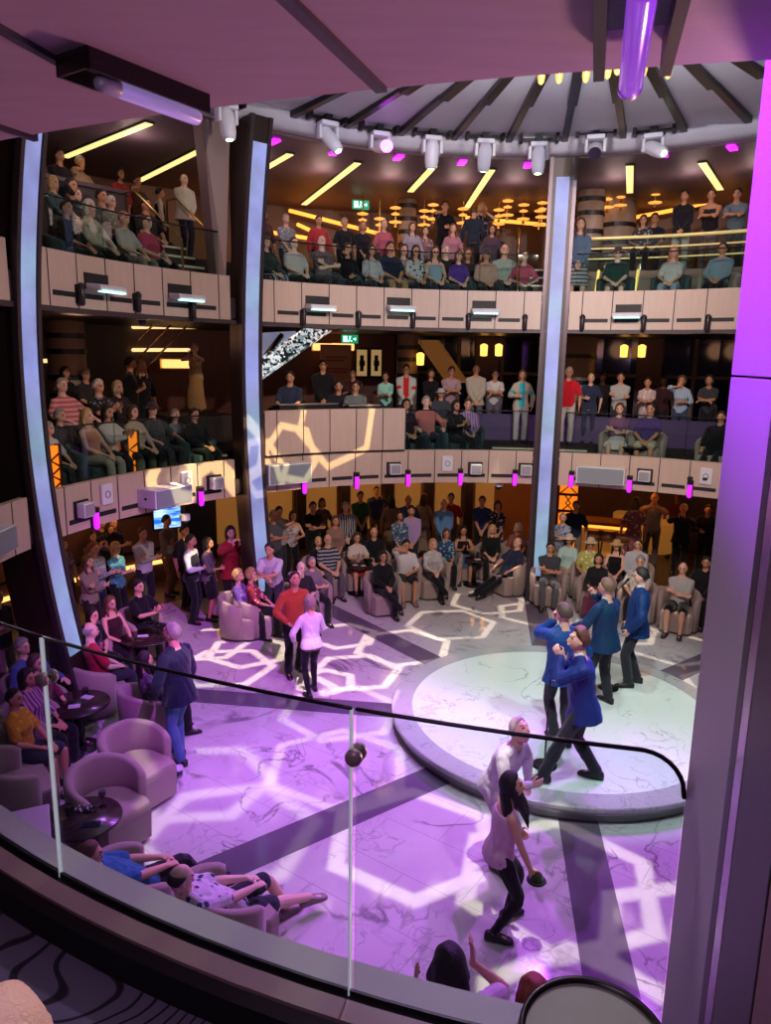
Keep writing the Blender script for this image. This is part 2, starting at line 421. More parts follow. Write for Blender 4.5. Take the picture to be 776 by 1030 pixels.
def build_bottom(J, sex, kind, vox, inf=.012, seated=False, name='trousers'):
    mb = MB(); torso_tube(mb, J, sex, -.10, .07, inf*.8)
    if kind in ('trousers', 'shorts', 'tight'):
        end = 1.97 if kind != 'shorts' else .88
        g = inf if kind != 'tight' else .004
        for s in (0, 1):
            loose = (lambda t: g + (.014 if kind == 'shorts' and t > .5 else 0) + (.016*max(0, t-1) if kind == 'trousers' else 0))
            limb(mb, J['hip%d' % s], J['kn%d' % s], J['an%d' % s], part_curve(LEG, end, loose))
        mb.tube([J['hip0'], J['hip1']], .09 + inf, 10)
    else:
        a = (J['kn0'] + J['kn1'])/2; h = (J['hip0'] + J['hip1'])/2; c = (J['an0'] + J['an1'])/2
        sd = (J['hip1'] - J['hip0']).normalized(); w = (J['kn1'] - J['kn0']).length/2
        pts = [h + Vector((0, 0, .05)), h.lerp(a, .35), h.lerp(a, .75), a]; rs = [(.175, .13), (.18, .125), (.17 + w*.3, .12), (.11 + w, .10)]
        if kind == 'longskirt': pts += [a.lerp(c, .5), a.lerp(c, .85)]; rs += [(.13 + w, .12), (.15 + w, .14)]
        mb.tube(pts, rs, 16, side=sd, ends=False)
    me = remesh(mb, vox, 2, name); fold(me, .003, 3)
    return me
def shoe_mesh(J, s, boot=False):
    mb = MB(); a, fd = J['an%d' % s], J['fd%d' % s]; side = fd.cross(Vector((0, 0, 1))).normalized()
    z = lambda p, dz: p + Vector((0, 0, dz))
    rings = []
    for y, w, h0, h1 in ((-.085, .022, -.08, -.03), (-.075, .034, -.085, .0), (-.02, .040, -.085, .02 if not boot else .05), (.05, .045, -.085, -.005), (.11, .050, -.085, -.03), (.165, .042, -.085, -.042), (.19, .018, -.082, -.06)):
        c = a + fd*y; ring = []
        for i in range(12):
            t = 2*pi*i/12; zz = (h0 + h1)/2 + (h1-h0)/2*math.copysign(abs(math.sin(t))**.6, math.sin(t))
            ring.append(z(c + side*(w*math.copysign(abs(math.cos(t))**.7, math.cos(t))), zz))
        rings.append(ring)
    mb.loft(rings)
    return mb.mesh('shoe')
def hair_mesh(style, vox=.012):
    """hair in the head's own frame: a shell over the skull, longer pieces hanging behind"""
    mb = MB(); seg, N = 26, 18; rings = []
    th_ = {'short': .021, 'crop': .012, 'ring': .011, 'long': .022, 'bob': .024, 'curly': .032, 'bun': .017, 'quiff': .022, 'mane': .026}[style]
    for k in range(1, N):
        th = pi*k/N; z = -math.cos(th); ring = []
        for i in range(seg):
            a = 2*pi*i/seg; x, y = math.sin(th)*math.cos(a), math.sin(th)*math.sin(a)
            jaw = max(0, -z)
            p = Vector((x*HEADR[0]*(1 - .22*jaw*jaw), y*HEADR[1]*(1 - .18*jaw) + .012*jaw - .006, z*HEADR[2]))
            low = {'short': -.35, 'crop': -.35, 'ring': -.35, 'quiff': -.4}.get(style, -.75)
            m = .04*math.sin(5*a + 1.3) + .03*math.sin(13*a) - y*.80 + z*.80 + (.10 if style not in ('ring', 'crop') else .04)
            cov = min(1, max(0, (m - .02)/.16)) * min(1, max(0, (z - low)/.15 if y < .2 else 1))
            if style == 'ring': cov *= min(1, max(0, (.55 - z)/.15))
            if style in ('bob', 'long', 'curly', 'mane'): cov = max(cov, min(1, max(0, (abs(x) - .62)/.15))*(1 if y < .45 else 0)*(1 if z > low else 0))
            t = th_*cov - .012*(1 - cov)
            if style == 'curly': t += .008*math.sin(9*a)*math.sin(11*th)*cov
            if style == 'quiff' and z > .3 and y > -.2: t += .02*max(0, z)*cov
            dirn = Vector((x, y, z))
            ring.append(p + dirn*t)
        rings.append(ring)
    mb.loft(rings)
    if style == 'long':
        mb.tube([(0, -.06, .03), (0, -.085, -.08), (0, -.085, -.17), (0, -.075, -.25)], [(.085, .045), (.095, .04), (.10, .032), (.08, .02)], 14, side=(1, 0, 0))
        for s in (-1, 1): mb.tube([(s*.075, -.01, .02), (s*.085, -.005, -.08), (s*.085, .02, -.17), (s*.075, .035, -.23)], [.022, .024, .024, .014], 8)
    if style == 'bob':
        mb.tube([(0, -.05, .02), (0, -.065, -.07), (0, -.06, -.125)], [(.088, .05), (.092, .045), (.08, .035)], 14, side=(1, 0, 0))
        for s in (-1, 1): mb.tube([(s*.078, -.01, .02), (s*.084, 0, -.06), (s*.076, .01, -.11)], [.022, .024, .016], 8)
    if style == 'mane':
        mb.tube([(0, -.05, .04), (0, -.085, -.08), (.01, -.10, -.22), (0, -.10, -.34), (.02, -.09, -.46)], [(.09, .055), (.115, .055), (.125, .045), (.10, .035), (.05, .018)], 16, side=(1, 0, 0))
        for s in (-1, 1):
            mb.tube([(s*.075, .0, .03), (s*.095, .02, -.08), (s*.09, .05, -.20), (s*.075, .07, -.30), (s*.08, .07, -.38)], [.026, .034, .034, .026, .010], 8)
            mb.tube([(s*.07, -.06, -.1), (s*.12, -.06, -.24), (s*.11, -.05, -.38), (s*.12, -.04, -.44)], [.03, .03, .022, .006], 8)
    if style == 'bun': mb.ball((0, -.105, .06), .045)
    me = remesh(mb, vox, 1, 'hair')
    if style != 'ring': fold(me, .003)
    return me
HAIR = {}
CACHE = {}
def proto(posen, sex, vox, belly=0.0):
    key = (posen, sex, vox, belly)
    if key not in CACHE: CACHE[key] = build_body(POSES[posen], sex, vox, belly)
    return CACHE[key]
def cached(key, fn):
    if key not in CACHE: CACHE[key] = fn()
    return CACHE[key]
SKIN = {'l': '#d8a68c', 'm': '#c08a6c', 't': '#a87352', 'd': '#6e4630', 'p': '#e0b8a4'}
def slotted(name, me, mats, parent):
    while len(me.materials) < len(mats): me.materials.append(None)
    o = D.objects.new(name, me); COL.objects.link(o); o.parent = parent
    for i, m in enumerate(mats):
        o.material_slots[i].link = 'OBJECT'; o.material_slots[i].material = m
    return o
def cspec(c):
    return cloth(*c) if isinstance(c, tuple) else cloth(c)
def person(loc, heading, posen, sex, label, top, bottom, hair, scale=1.0, skin='l', shoes='#141416', vox=.012, belly=0.0, group=None, detail=False, extras=None, cat=None):
    """heading: world angle (radians) of the facing direction.  top: (kind, colour[, pattern, colour2])"""
    pose = POSES[posen]; me, J = proto(posen, sex, vox, belly); seated = pose.get('seated', False)
    cv = vox*1.15 if not detail else vox
    root = thing('person', label, cat or 'person', loc, heading - pi/2, group); root.scale = (scale,)*3
    sk = mat('skin_' + skin, SKIN[skin], .55, spec=.35); dk = mat('eye_dark', '#2a1d1a', .4); lp = mat('lip_' + skin, SKIN[skin], .5)
    slotted('body', me, [sk, dk, lp], root)
    if top:
        kind, col = top[0], (tuple(top[1:]) if len(top) > 2 else top[1])
        sl = {'tee': 'short', 'shirt': 'long', 'tank': 'none', 'mid': 'mid', 'jacket': 'long', 'dress': 'short', 'polo': 'short', 'vest': 'none'}[kind]
        inf = {'jacket': .022, 'shirt': .014}.get(kind, .012); hem = {'jacket': -.15, 'dress': -.09}.get(kind, -.075)
        tm = cached(('top', posen, sex, kind, vox, belly), lambda: build_top(J, sex, sl, cv, inf, hem, belly, .05 if kind == 'jacket' else .02, seated, kind))
        slotted({'tee': 't_shirt', 'mid': 'blouse', 'tank': 'tank_top', 'polo': 'polo_shirt', 'vest': 'waistcoat'}.get(kind, kind), tm, [cspec(col)], root)
    if bottom:
        kind, col = bottom[0], (tuple(bottom[1:]) if len(bottom) > 2 else bottom[1])
        bm_ = cached(('bot', posen, sex, kind, vox), lambda: build_bottom(J, sex, kind, cv, .012, seated, kind))
        slotted({'tight': 'leggings', 'longskirt': 'skirt'}.get(kind, kind), bm_, [cspec(col)], root)
    if shoes:
        for s in (0, 1):
            sm = cached(('shoe', posen, sex, vox, s), lambda: shoe_mesh(J, s))
            slotted('shoe', sm, [mat('shoe_' + shoes, shoes, .5)], root)
    if hair:
        st, hc = hair
        hm = cached(('hair', st, vox < .009), lambda: hair_mesh(st, .008 if vox < .009 else .012))
        h = slotted('hair', hm, [mat('hair_' + hc, hc, .6, bump=.6, bscale=120)], root)
        h.matrix_local = Matrix.Translation(J['hc']) @ J['HR'].to_4x4()
    return root, J
# ------------------------------------------------------------------ surfaces
def marble_floor():
    m = D.materials.new('marble_floor'); m.use_nodes = True; nt = m.node_tree; b = nt.nodes['Principled BSDF']; L = nt.links.new
    tc = nn(nt, 'ShaderNodeTexCoord')
    mp = nn(nt, 'ShaderNodeMapping'); mp.inputs['Location'].default_value = (-SX, -SY, 0); L(tc.outputs['Object'], mp.inputs[0])
    sp = nn(nt, 'ShaderNodeSeparateXYZ'); L(mp.outputs[0], sp.inputs[0])
    def M(op, a, bb=None, c=None):
        n = nn(nt, 'ShaderNodeMath', operation=op)
        for i, v in enumerate((a, bb, c)):
            if v is None: continue
            if isinstance(v, (int, float)): n.inputs[i].default_value = v
            else: L(v, n.inputs[i])
        return n.outputs[0]
    ang = M('ARCTAN2', sp.outputs[1], sp.outputs[0])
    k = pi/4; off = math.radians(-97.5) - pi/8
    a = M('SUBTRACT', M('FLOORED_MODULO', M('SUBTRACT', ang, off), k), k/2)
    r = M('SQRT', M('ADD', M('MULTIPLY', sp.outputs[0], sp.outputs[0]), M('MULTIPLY', sp.outputs[1], sp.outputs[1])))
    perp = M('ABSOLUTE', M('MULTIPLY', r, M('SINE', a)))
    strip = M('MULTIPLY', M('LESS_THAN', perp, .22), M('LESS_THAN', r, 7.2))
    veins = []
    for sc, w, dist, seed in ((.55, .018, 3.2, 0), (1.3, .012, 2.2, 7.3), (2.8, .010, 1.6, 3.1)):
        mv = nn(nt, 'ShaderNodeMapping'); mv.inputs['Location'].default_value = (seed, seed*.7, 0); mv.inputs['Rotation'].default_value = (0, 0, seed); L(tc.outputs['Object'], mv.inputs[0])
        no = nn(nt, 'ShaderNodeTexNoise', i_Scale=sc, i_Detail=7.0, i_Distortion=dist*.35); L(mv.outputs[0], no.inputs['Vector'])
        d = M('ABSOLUTE', M('SUBTRACT', no.outputs['Fac'], .5))
        g = nn(nt, 'ShaderNodeMapRange'); g.inputs['From Min'].default_value = 0; g.inputs['From Max'].default_value = w; g.inputs['To Min'].default_value = 1; g.inputs['To Max'].default_value = 0; L(d, g.inputs['Value'])
        br = nn(nt, 'ShaderNodeTexNoise', i_Scale=.8, i_Detail=2.0); L(mv.outputs[0], br.inputs['Vector'])
        bm = nn(nt, 'ShaderNodeMapRange'); bm.inputs['From Min'].default_value = .46; bm.inputs['From Max'].default_value = .60; L(br.outputs['Fac'], bm.inputs['Value'])
        veins.append(M('MULTIPLY', g.outputs[0], bm.outputs[0]))
    vein = M('MULTIPLY', M('MAXIMUM', M('MAXIMUM', veins[0], veins[1]), M('MULTIPLY', veins[2], .6)), .75)
    cl = nn(nt, 'ShaderNodeTexNoise', i_Scale=1.1, i_Detail=5.0); L(tc.outputs['Object'], cl.inputs['Vector'])
    base = nn(nt, 'ShaderNodeMixRGB'); base.inputs[1].default_value = srgb('#b9b0b4'); base.inputs[2].default_value = srgb('#d8d2d2'); L(cl.outputs['Fac'], base.inputs[0])
    v = nn(nt, 'ShaderNodeMixRGB'); v.inputs[2].default_value = srgb('#55495a'); L(vein, v.inputs[0]); L(base.outputs[0], v.inputs[1])
    # tile joints
    tj = nn(nt, 'ShaderNodeMapping'); tj.inputs['Rotation'].default_value = (0, 0, .62); L(mp.outputs[0], tj.inputs[0])
    bk = nn(nt, 'ShaderNodeTexBrick', i_Scale=1.0); bk.inputs['Mortar Size'].default_value = .004; bk.inputs['Brick Width'].default_value = 1.3; bk.inputs['Row Height'].default_value = .65; L(tj.outputs[0], bk.inputs['Vector'])
    j = nn(nt, 'ShaderNodeMixRGB'); j.inputs[2].default_value = srgb('#8b7f8c'); L(M('MULTIPLY', bk.outputs['Fac'], .6), j.inputs[0]); L(v.outputs[0], j.inputs[1])
    sg = nn(nt, 'ShaderNodeMixRGB'); sg.inputs[1].default_value = srgb('#5a4f5e'); sg.inputs[2].default_value = srgb('#75697a'); L(cl.outputs['Fac'], sg.inputs[0])
    f = nn(nt, 'ShaderNodeMixRGB'); L(strip, f.inputs[0]); L(j.outputs[0], f.inputs[1]); L(sg.outputs[0], f.inputs[2])
    L(f.outputs[0], b.inputs['Base Color']); b.inputs['Roughness'].default_value = .055
    return m
def marble_simple(key, c1, c2, vein, rough=.15, sc=.9):
    m = D.materials.new(key); m.use_nodes = True; nt = m.node_tree; b = nt.nodes['Principled BSDF']; L = nt.links.new
    tc = nn(nt, 'ShaderNodeTexCoord'); prev = None
    cl = nn(nt, 'ShaderNodeTexNoise', i_Scale=sc*1.3, i_Detail=5.0); L(tc.outputs['Object'], cl.inputs['Vector'])
    mx = nn(nt, 'ShaderNodeMixRGB'); mx.inputs[1].default_value = srgb(c1); mx.inputs[2].default_value = srgb(c2); L(cl.outputs['Fac'], mx.inputs[0]); prev = mx.outputs[0]
    for s_, w, seed in ((sc, .012, 2.0), (sc*2.2, .010, 5.0)):
        mp = nn(nt, 'ShaderNodeMapping'); mp.inputs['Location'].default_value = (seed, seed*1.7, 0); L(tc.outputs['Object'], mp.inputs[0])
        no = nn(nt, 'ShaderNodeTexNoise', i_Scale=s_, i_Detail=7.0, i_Distortion=.7); L(mp.outputs[0], no.inputs['Vector'])
        sb = nn(nt, 'ShaderNodeMath', operation='SUBTRACT'); sb.inputs[1].default_value = .5; L(no.outputs['Fac'], sb.inputs[0])
        ab = nn(nt, 'ShaderNodeMath', operation='ABSOLUTE'); L(sb.outputs[0], ab.inputs[0])
        mr = nn(nt, 'ShaderNodeMapRange'); mr.inputs['From Max'].default_value = w; mr.inputs['To Min'].default_value = .7; mr.inputs['To Max'].default_value = 0; L(ab.outputs[0], mr.inputs['Value'])
        br = nn(nt, 'ShaderNodeTexNoise', i_Scale=.9, i_Detail=2.0); L(mp.outputs[0], br.inputs['Vector'])
        bm = nn(nt, 'ShaderNodeMapRange'); bm.inputs['From Min'].default_value = .48; bm.inputs['From Max'].default_value = .62; L(br.outputs['Fac'], bm.inputs['Value'])
        mu = nn(nt, 'ShaderNodeMath', operation='MULTIPLY'); L(mr.outputs[0], mu.inputs[0]); L(bm.outputs[0], mu.inputs[1])
        m2 = nn(nt, 'ShaderNodeMixRGB'); m2.inputs[2].default_value = srgb(vein); L(mu.outputs[0], m2.inputs[0]); L(prev, m2.inputs[1]); prev = m2.outputs[0]
    L(prev, b.inputs['Base Color']); b.inputs['Roughness'].default_value = rough
    return m
def wood(key, c1, c2, scale=(1.2, 1.2, 14), rough=.5):
    m = D.materials.new(key); m.use_nodes = True; nt = m.node_tree; b = nt.nodes['Principled BSDF']; L = nt.links.new
    tc = nn(nt, 'ShaderNodeTexCoord'); mp = nn(nt, 'ShaderNodeMapping'); mp.inputs['Scale'].default_value = scale; L(tc.outputs['Object'], mp.inputs[0])
    no = nn(nt, 'ShaderNodeTexNoise', i_Scale=3.0, i_Detail=5.0, i_Distortion=.6); L(mp.outputs[0], no.inputs['Vector'])
    mx = nn(nt, 'ShaderNodeMixRGB'); mx.inputs[1].default_value = srgb(c1); mx.inputs[2].default_value = srgb(c2); L(no.outputs['Fac'], mx.inputs[0]); L(mx.outputs[0], b.inputs['Base Color'])
    b.inputs['Roughness'].default_value = rough
    return m
def glow(key, col, s): return mat(key, col, .5, emit=col, es=s)
M_FLOOR = marble_floor()
M_STAGE = marble_simple('stage_marble', '#dfe3dd', '#cfd4ce', '#7d837c', .14, 1.0)
M_RING = marble_simple('stage_border', '#a09b9e', '#b0acae', '#74727a', .14, 1.6)
M_PANEL = wood('fascia_panel', '#b09888', '#bea898', (6, 6, .6), .45)
M_DARK = mat('dark_gap', '#0e0b0d', .6)
M_CEIL = wood('soffit_wood', '#a38590', '#b597a0', (1.2, 7, 5), .55)
M_BRONZE = mat('bronze_dark', '#2b211f', .38, .5)
M_BROWN = wood('brown_wall', '#4a3229', '#5a4035', (1, 1, .5), .5)
M_STEEL = mat('brushed_steel', '#a8a2a6', .28, .9)
M_CHROME = mat('polished_brass', '#c9a56a', .22, .95)
M_WHITE = mat('white_shell', '#cfcbd0', .4)
M_GREY = mat('grey_shell', '#8f8b90', .5)
M_BLACK = mat('black_metal', '#131113', .45, .2)
M_GLASS = glass_mat('railing_glass')
M_RAIL = mat('rail_dark', '#241b22', .3, .7)
M_CARPET_D = mat('dark_carpet', '#2c2024', .95)
# ------------------------------------------------------------------ floors, slabs, ceilings
ALL = arange(0, 360, 120)
def ring(name, r0, r1, z0, z1, m, angs=ALL):
    return struct(name, MB().sweep([(r0, z0), (r1, z0), (r1, z1), (r0, z1), (r0, z0)][:4], angs, cap=(angs is not ALL)), m)
mb = MB(); mb.lathe([(.01, -.2), (8.9, -.2), (8.9, 0), (.01, 0)], 96, Matrix.Translation((CX, CY, 0)))
struct('floor', mb, M_FLOOR)
M_GF = mat('lobby_floor', '#4a3426', .35, var=.25, vscale=1.5)
ring('floor_lobby', 8.9, 17, -.2, 0.0, M_GF)
def carpet():
    m = D.materials.new('wave_carpet'); m.use_nodes = True; nt = m.node_tree; b = nt.nodes['Principled BSDF']; L = nt.links.new
    tc = nn(nt, 'ShaderNodeTexCoord'); mp = nn(nt, 'ShaderNodeMapping'); mp.inputs['Rotation'].default_value = (0, 0, .75); L(tc.outputs['Object'], mp.inputs[0])
    no = nn(nt, 'ShaderNodeTexNoise', i_Scale=1.5, i_Detail=1.5); L(mp.outputs[0], no.inputs['Vector'])
    va = nn(nt, 'ShaderNodeVectorMath', operation='MULTIPLY_ADD'); va.inputs[1].default_value = (.9, .9, 0); L(no.outputs['Color'], va.inputs[0]); L(mp.outputs[0], va.inputs[2])
    w = nn(nt, 'ShaderNodeTexWave', i_Scale=4.6, i_Distortion=1.0, i_Detail=1.0); L(va.outputs[0], w.inputs['Vector'])
    cr = nn(nt, 'ShaderNodeValToRGB'); e = cr.color_ramp.elements; e[0].position = .0; e[0].color = srgb('#141018'); e[1].position = .16; e[1].color = srgb('#5c5464')
    x = e.new(.06); x.color = srgb('#16121a')
    L(w.outputs['Fac'], cr.inputs[0]); L(cr.outputs[0], b.inputs['Base Color']); b.inputs['Roughness'].default_value = .95
    return m
Z6, Z6B, Z7, Z7B, Z7C = 2.80, 3.12, 6.00, 6.45, 6.95
M_CARPET = carpet()
NEAR, FAR = arange(200, 320, 60), arange(20, 200, 90)
ring('floor_near_balcony', 6.94, 12, 2.54, Z6 - .05, M_CARPET, NEAR)
ring('floor_middle_deck', 6.80, 8.25, 2.54, Z6, M_CARPET_D, FAR)
ring('floor_middle_terrace', 8.25, 16, 2.54, Z6B, M_CARPET_D, FAR)
ring('floor_upper_deck', 6.80, 8.3, 5.66, Z7, M_CARPET_D, FAR)
ring('floor_upper_terrace', 8.3, 9.5, 5.66, Z7B, M_CARPET_D, FAR)
ring('floor_upper_back', 9.5, 16, 5.66, Z7C, M_CARPET_D, FAR)
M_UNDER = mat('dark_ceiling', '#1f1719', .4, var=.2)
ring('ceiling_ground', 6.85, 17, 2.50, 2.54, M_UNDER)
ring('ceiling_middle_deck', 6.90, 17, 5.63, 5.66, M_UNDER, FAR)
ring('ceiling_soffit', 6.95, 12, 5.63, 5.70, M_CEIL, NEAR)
M_TOPC = mat('upper_ceiling', '#6c5c66', .55, spec=.3)
ring('ceiling_upper_deck', 6.6, 17, 8.80, 8.85, M_TOPC)
# dome: shallow cone of white sectors with dark ribs inside a thick ring
M_DOME = mat('dome_white', '#c5c3c6', .55, var=.04)
mb = MB(); mb.sweep([(6.35, 8.86), (6.72, 8.78), (6.72, 9.2), (6.35, 9.2)], ALL, cap=False)
struct('ceiling_ring', mb, M_DOME, True)
mb = MB()
mb.lathe([(6.7, 9.09), (4.2, 9.04), (4.19, 9.01), (1.6, 8.97), (.05, 8.97), (.05, 9.3), (6.7, 9.3)], 96, Matrix.Translation((CX, CY, 0)))
struct('ceiling_dome', mb, M_DOME)
RIBS = [51.9 + 9.32*k for k in range(-3, 13)] 
for i, a in enumerate(RIBS):
    mb = MB(); ar = math.radians(a); Mx = Matrix.Translation((CX, CY, 0)) @ Matrix.Rotation(ar, 4, 'Z')
    mb.box((4.2, -.055, 8.98), (6.34, .055, 9.09), Mx); mb.box((2.1, -.075, 8.93), (4.2, .075, 9.06), Mx)
    o = struct('trim_rib_%d' % (i+1), mb, M_BRONZE)
# ------------------------------------------------------------------ balcony fascias with panel seams and slots
SEAM0, DS = 166.3, -4.79
SEAMS = [SEAM0 + DS*k for k in range(-6, 26)]
def fascia(name, z0, z1, slot, angs, r=RR, top=.10):
    mb = MB(); mb.sweep([(r, z0), (r + .12, z0), (r + .12, z1 - .02), (r + top, z1), (r, z1)], angs)
    lo, hi = min(angs), max(angs)
    for s in SEAMS:
        if lo + .3 < s < hi - .3: mb.sweep([(r - .004, z0), (r + .002, z0), (r + .002, z1), (r - .004, z1)], [s - .075, s + .075], mi=1)
        a, b = s + DS + .55, s - .55
        if slot and a > lo and b < hi: mb.sweep([(r - .006, z0 + slot), (r + .002, z0 + slot), (r + .002, z0 + slot + .07), (r - .006, z0 + slot + .07)], arange(a, b, 4), mi=1)
    o = link(name, mb.mesh(name, False), [M_PANEL, M_DARK]); o['kind'] = 'structure'
    return o
COLS = [(170.3, 'bow'), (132.9, 'bow'), (79.7, 'bow')]
SECT = [(173.0, 198), (135.6, 168.0), (82.0, 130.6), (30, 77.4)]
for i, (a, b) in enumerate(SECT):
    n = ['far_left', 'left', 'middle', 'right'][i]
    fascia('wall_upper_fascia_' + n, 5.63, 6.36, .14, arange(a, b, 40))
    fascia('wall_lower_fascia_' + n, 2.50, 3.18, .12, arange(a, b, 40))
M_SHADE = mat('fascia_soffit_strip', '#3a2c2e', .5)
ring('trim_upper_lip', 6.78, 6.98, 5.56, 5.63, M_SHADE, FAR)
# near balcony edge: coping, glass channel, inner curb
M_COPE = mat('coping_stone', '#b5a8ae', .45, var=.1, vscale=5)
mb = MB(); mb.sweep([(6.65, 2.50), (6.755, 2.50), (6.755, 2.885), (6.65, 2.895)], NEAR); struct('trim_coping_outer', mb, M_COPE)
mb = MB(); mb.sweep([(6.755, 2.50), (6.82, 2.50), (6.82, 2.885), (6.755, 2.885)], NEAR)
mb.sweep([(6.775, 2.885), (6.785, 2.885), (6.785, 2.905), (6.775, 2.905)], NEAR, mi=0); struct('trim_glass_channel', mb, M_BLACK)
mb = MB(); mb.sweep([(6.82, 2.50), (6.90, 2.50), (6.90, 2.905), (6.82, 2.905)], NEAR); struct('trim_coping_inner', mb, mat('coping_brown', '#7a5f5c', .45))
mb = MB(); mb.sweep([(6.90, 2.50), (6.94, 2.50), (6.94, 2.87), (6.90, 2.89)], NEAR); struct('trim_gasket', mb, M_BLACK)
# ------------------------------------------------------------------ columns: radial fins with a bowed, lit inner edge
def strip_mat():
    m = D.materials.new('column_light'); m.use_nodes = True; nt = m.node_tree; b = nt.nodes['Principled BSDF']; L = nt.links.new
    tc = nn(nt, 'ShaderNodeTexCoord'); no = nn(nt, 'ShaderNodeTexNoise', i_Scale=1.6, i_Detail=6.0); L(tc.outputs['Object'], no.inputs['Vector'])
    sp = nn(nt, 'ShaderNodeSeparateXYZ'); L(tc.outputs['Object'], sp.inputs[0])
    n2 = nn(nt, 'ShaderNodeTexNoise', i_Scale=.45, i_Detail=2.0); L(tc.outputs['Object'], n2.inputs['Vector'])
    cr = nn(nt, 'ShaderNodeValToRGB'); e = cr.color_ramp.elements; e[0].position = .38; e[0].color = srgb('#8fa0ee'); e[1].position = .62; e[1].color = srgb('#8fc0d4'); x = e.new(.5); x.color = srgb('#a4aef0')
    L(n2.outputs['Fac'], cr.inputs[0])
    mr = nn(nt, 'ShaderNodeMapRange'); mr.inputs['From Min'].default_value = .3; mr.inputs['From Max'].default_value = .7; mr.inputs['To Min'].default_value = .55; mr.inputs['To Max'].default_value = 1.15; L(no.outputs['Fac'], mr.inputs['Value'])
    mu = nn(nt, 'ShaderNodeMath', operation='MULTIPLY'); L(mr.outputs[0], mu.inputs[0]); mu.inputs[1].default_value = .41
    b.inputs['Base Color'].default_value = srgb('#6a7090'); L(cr.outputs[0], b.inputs['Emission Color']); L(mu.outputs[0], b.inputs['Emission Strength'])
    return m
M_STRIP = strip_mat()
def bow(z): return .62*(1 - ((z - 4.6)/4.3)**2)          # how far the inner edge swings outward
COLNAME = ['bowed column beside the beige balcony end, light strip curving', 'tall bowed column with light strip beside the sound booth', 'straight looking column with blue light strip behind the singers']
for i, (a, k) in enumerate(COLS):
    root = thing('light_column', COLNAME[i], 'column', (CX, CY, 0), math.radians(a), 'light columns around the atrium')
    bows = [.62, .50, .16][i]
    W = [.22, .19, .24][i]; dep = [.62, .40, .60][i]; rmx = [7.25, 6.9, 7.3][i]
    rin = [6.46, 6.42, 6.92][i]
    zs = arange(0.0, 8.84, 30); g = lambda z: rin - .28 + bows*(1 - ((z - 4.4)/4.6)**2)
    def ribbon(d0, d1, y0, y1, z0=0.0, z1=8.84):
        mb = MB(); rings = []
        for z in arange(z0, z1, 30): rings.append([Vector((g(z) + d0, y0, z)), Vector((g(z) + d1, y0, z)), Vector((g(z) + d1, y1, z)), Vector((g(z) + d0, y1, z))])
        return mb.loft(rings)
    mb = MB(); rings = []
    for z in zs: rings.append([Vector((g(z), -W, z)), Vector((max(g(z) + dep, rmx if z > 2.4 else 0), -W, z)), Vector((max(g(z) + dep, rmx if z > 2.4 else 0), W, z)), Vector((g(z), W, z))])
    mb.loft(rings); obj('casing', mb, mat('column_bronze', '#33261f', .4, .35), root)
    obj('edge_trim', ribbon(-.03, .06, -W - .02, -W + .05), mat('column_edge', '#4b4044', .35, .6), root)
    obj('edge_trim', ribbon(-.03, .06, W - .05, W + .02), mat('column_edge'), root)
    s = [.14, .135, .125][i]
    lz0 = [.95, .75, .55][i]; lz1 = 8.45
    obj('light_strip', ribbon(-.02, .02, -s, s, lz0, lz1), M_STRIP, root)
# beige wing beside the second column on the upper deck
mb = MB(); rings = []
for z, r0, w0 in ((6.3, 7.0, .10), (8.8, 6.75, .45)):
    rings.append([pol(r0, 135.0, z), pol(r0 + .1, 135.0 + w0*9, z), pol(r0 + .35, 135.0 + w0*9, z), pol(r0 + .3, 134.6, z)])
mb.loft(rings); struct('wall_wing', mb, mat('wing_beige', '#8d7670', .5))
# near column: brushed side panel, groove, light reveal, dark end
mb0 = Vector((.862, 1.892, 0)); tow = Vector((.862 - .18*.37, 1.892 - .98*.37, 0)) - mb0; tow.normalize(); acr = Vector((-tow.y, tow.x, 0))
if acr.x < 0: acr = -acr
def slab(p0, p1, w, z0=0.0, z1=5.63, mbx=None):
    mbx = mbx or MB(); a, b = mb0 + tow*p0, mb0 + tow*p1
    return mbx.loft([[Vector((q.x, q.y, z)) for q in (a, b, b + acr*w, a + acr*w)] for z in (z0, z1)])
nc = thing('atrium_pillar', 'brushed metal pillar lit purple at the railing end', 'pillar', (0, 0, 0))
M_NP = mat('pillar_panel', '#8a828c', .5, .15, bump=.06, bscale=25)
obj('side_panel', slab(0, .345, .45, 4.975, 8.8), M_NP, nc, bevel=.002)
obj('side_panel', slab(0, .345, .45, 0, 4.97), M_NP, nc, bevel=.002)
obj('groove', slab(.345, .385, .44), M_BLACK, nc)
obj('reveal_strip', slab(.385, .44, .45), mat('reveal_metal', '#8f7f94', .25, .8), nc, bevel=.004)
obj('end_casing', slab(.44, .66, .46), mat('end_dark', '#1d1214', .45), nc, bevel=.004)
obj('end_board', slab(.665, .80, .47), mat('end_board', '#54342c', .5), nc, bevel=.003)
# ------------------------------------------------------------------ stage
st = thing('round_stage', 'low round marble stage with grey stone border in middle of floor', 'stage', (SX, SY, 0))
mb = MB(); mb.lathe([(2.26, .0), (2.30, .02), (2.30, .10), (2.33, .105), (2.33, .155), (2.05, .155), (2.05, 0)], 96); obj('drum', mb, mat('stage_side', '#98969c', .35, .3), st, True).data.polygons.foreach_set('use_smooth', [False]*0 or [True]*len(mb.f))
mb = MB(); mb.lathe([(2.08, .16), (2.36, .16), (2.37, .17), (2.37, .21), (2.36, SZ), (2.08, SZ)], 96); obj('border_ring', mb, M_RING, st)
mb = MB(); mb.lathe([(.01, .16), (2.08, .16), (2.08, SZ - .001), (.01, SZ - .001)], 96); obj('marble_top', mb, M_STAGE, st)
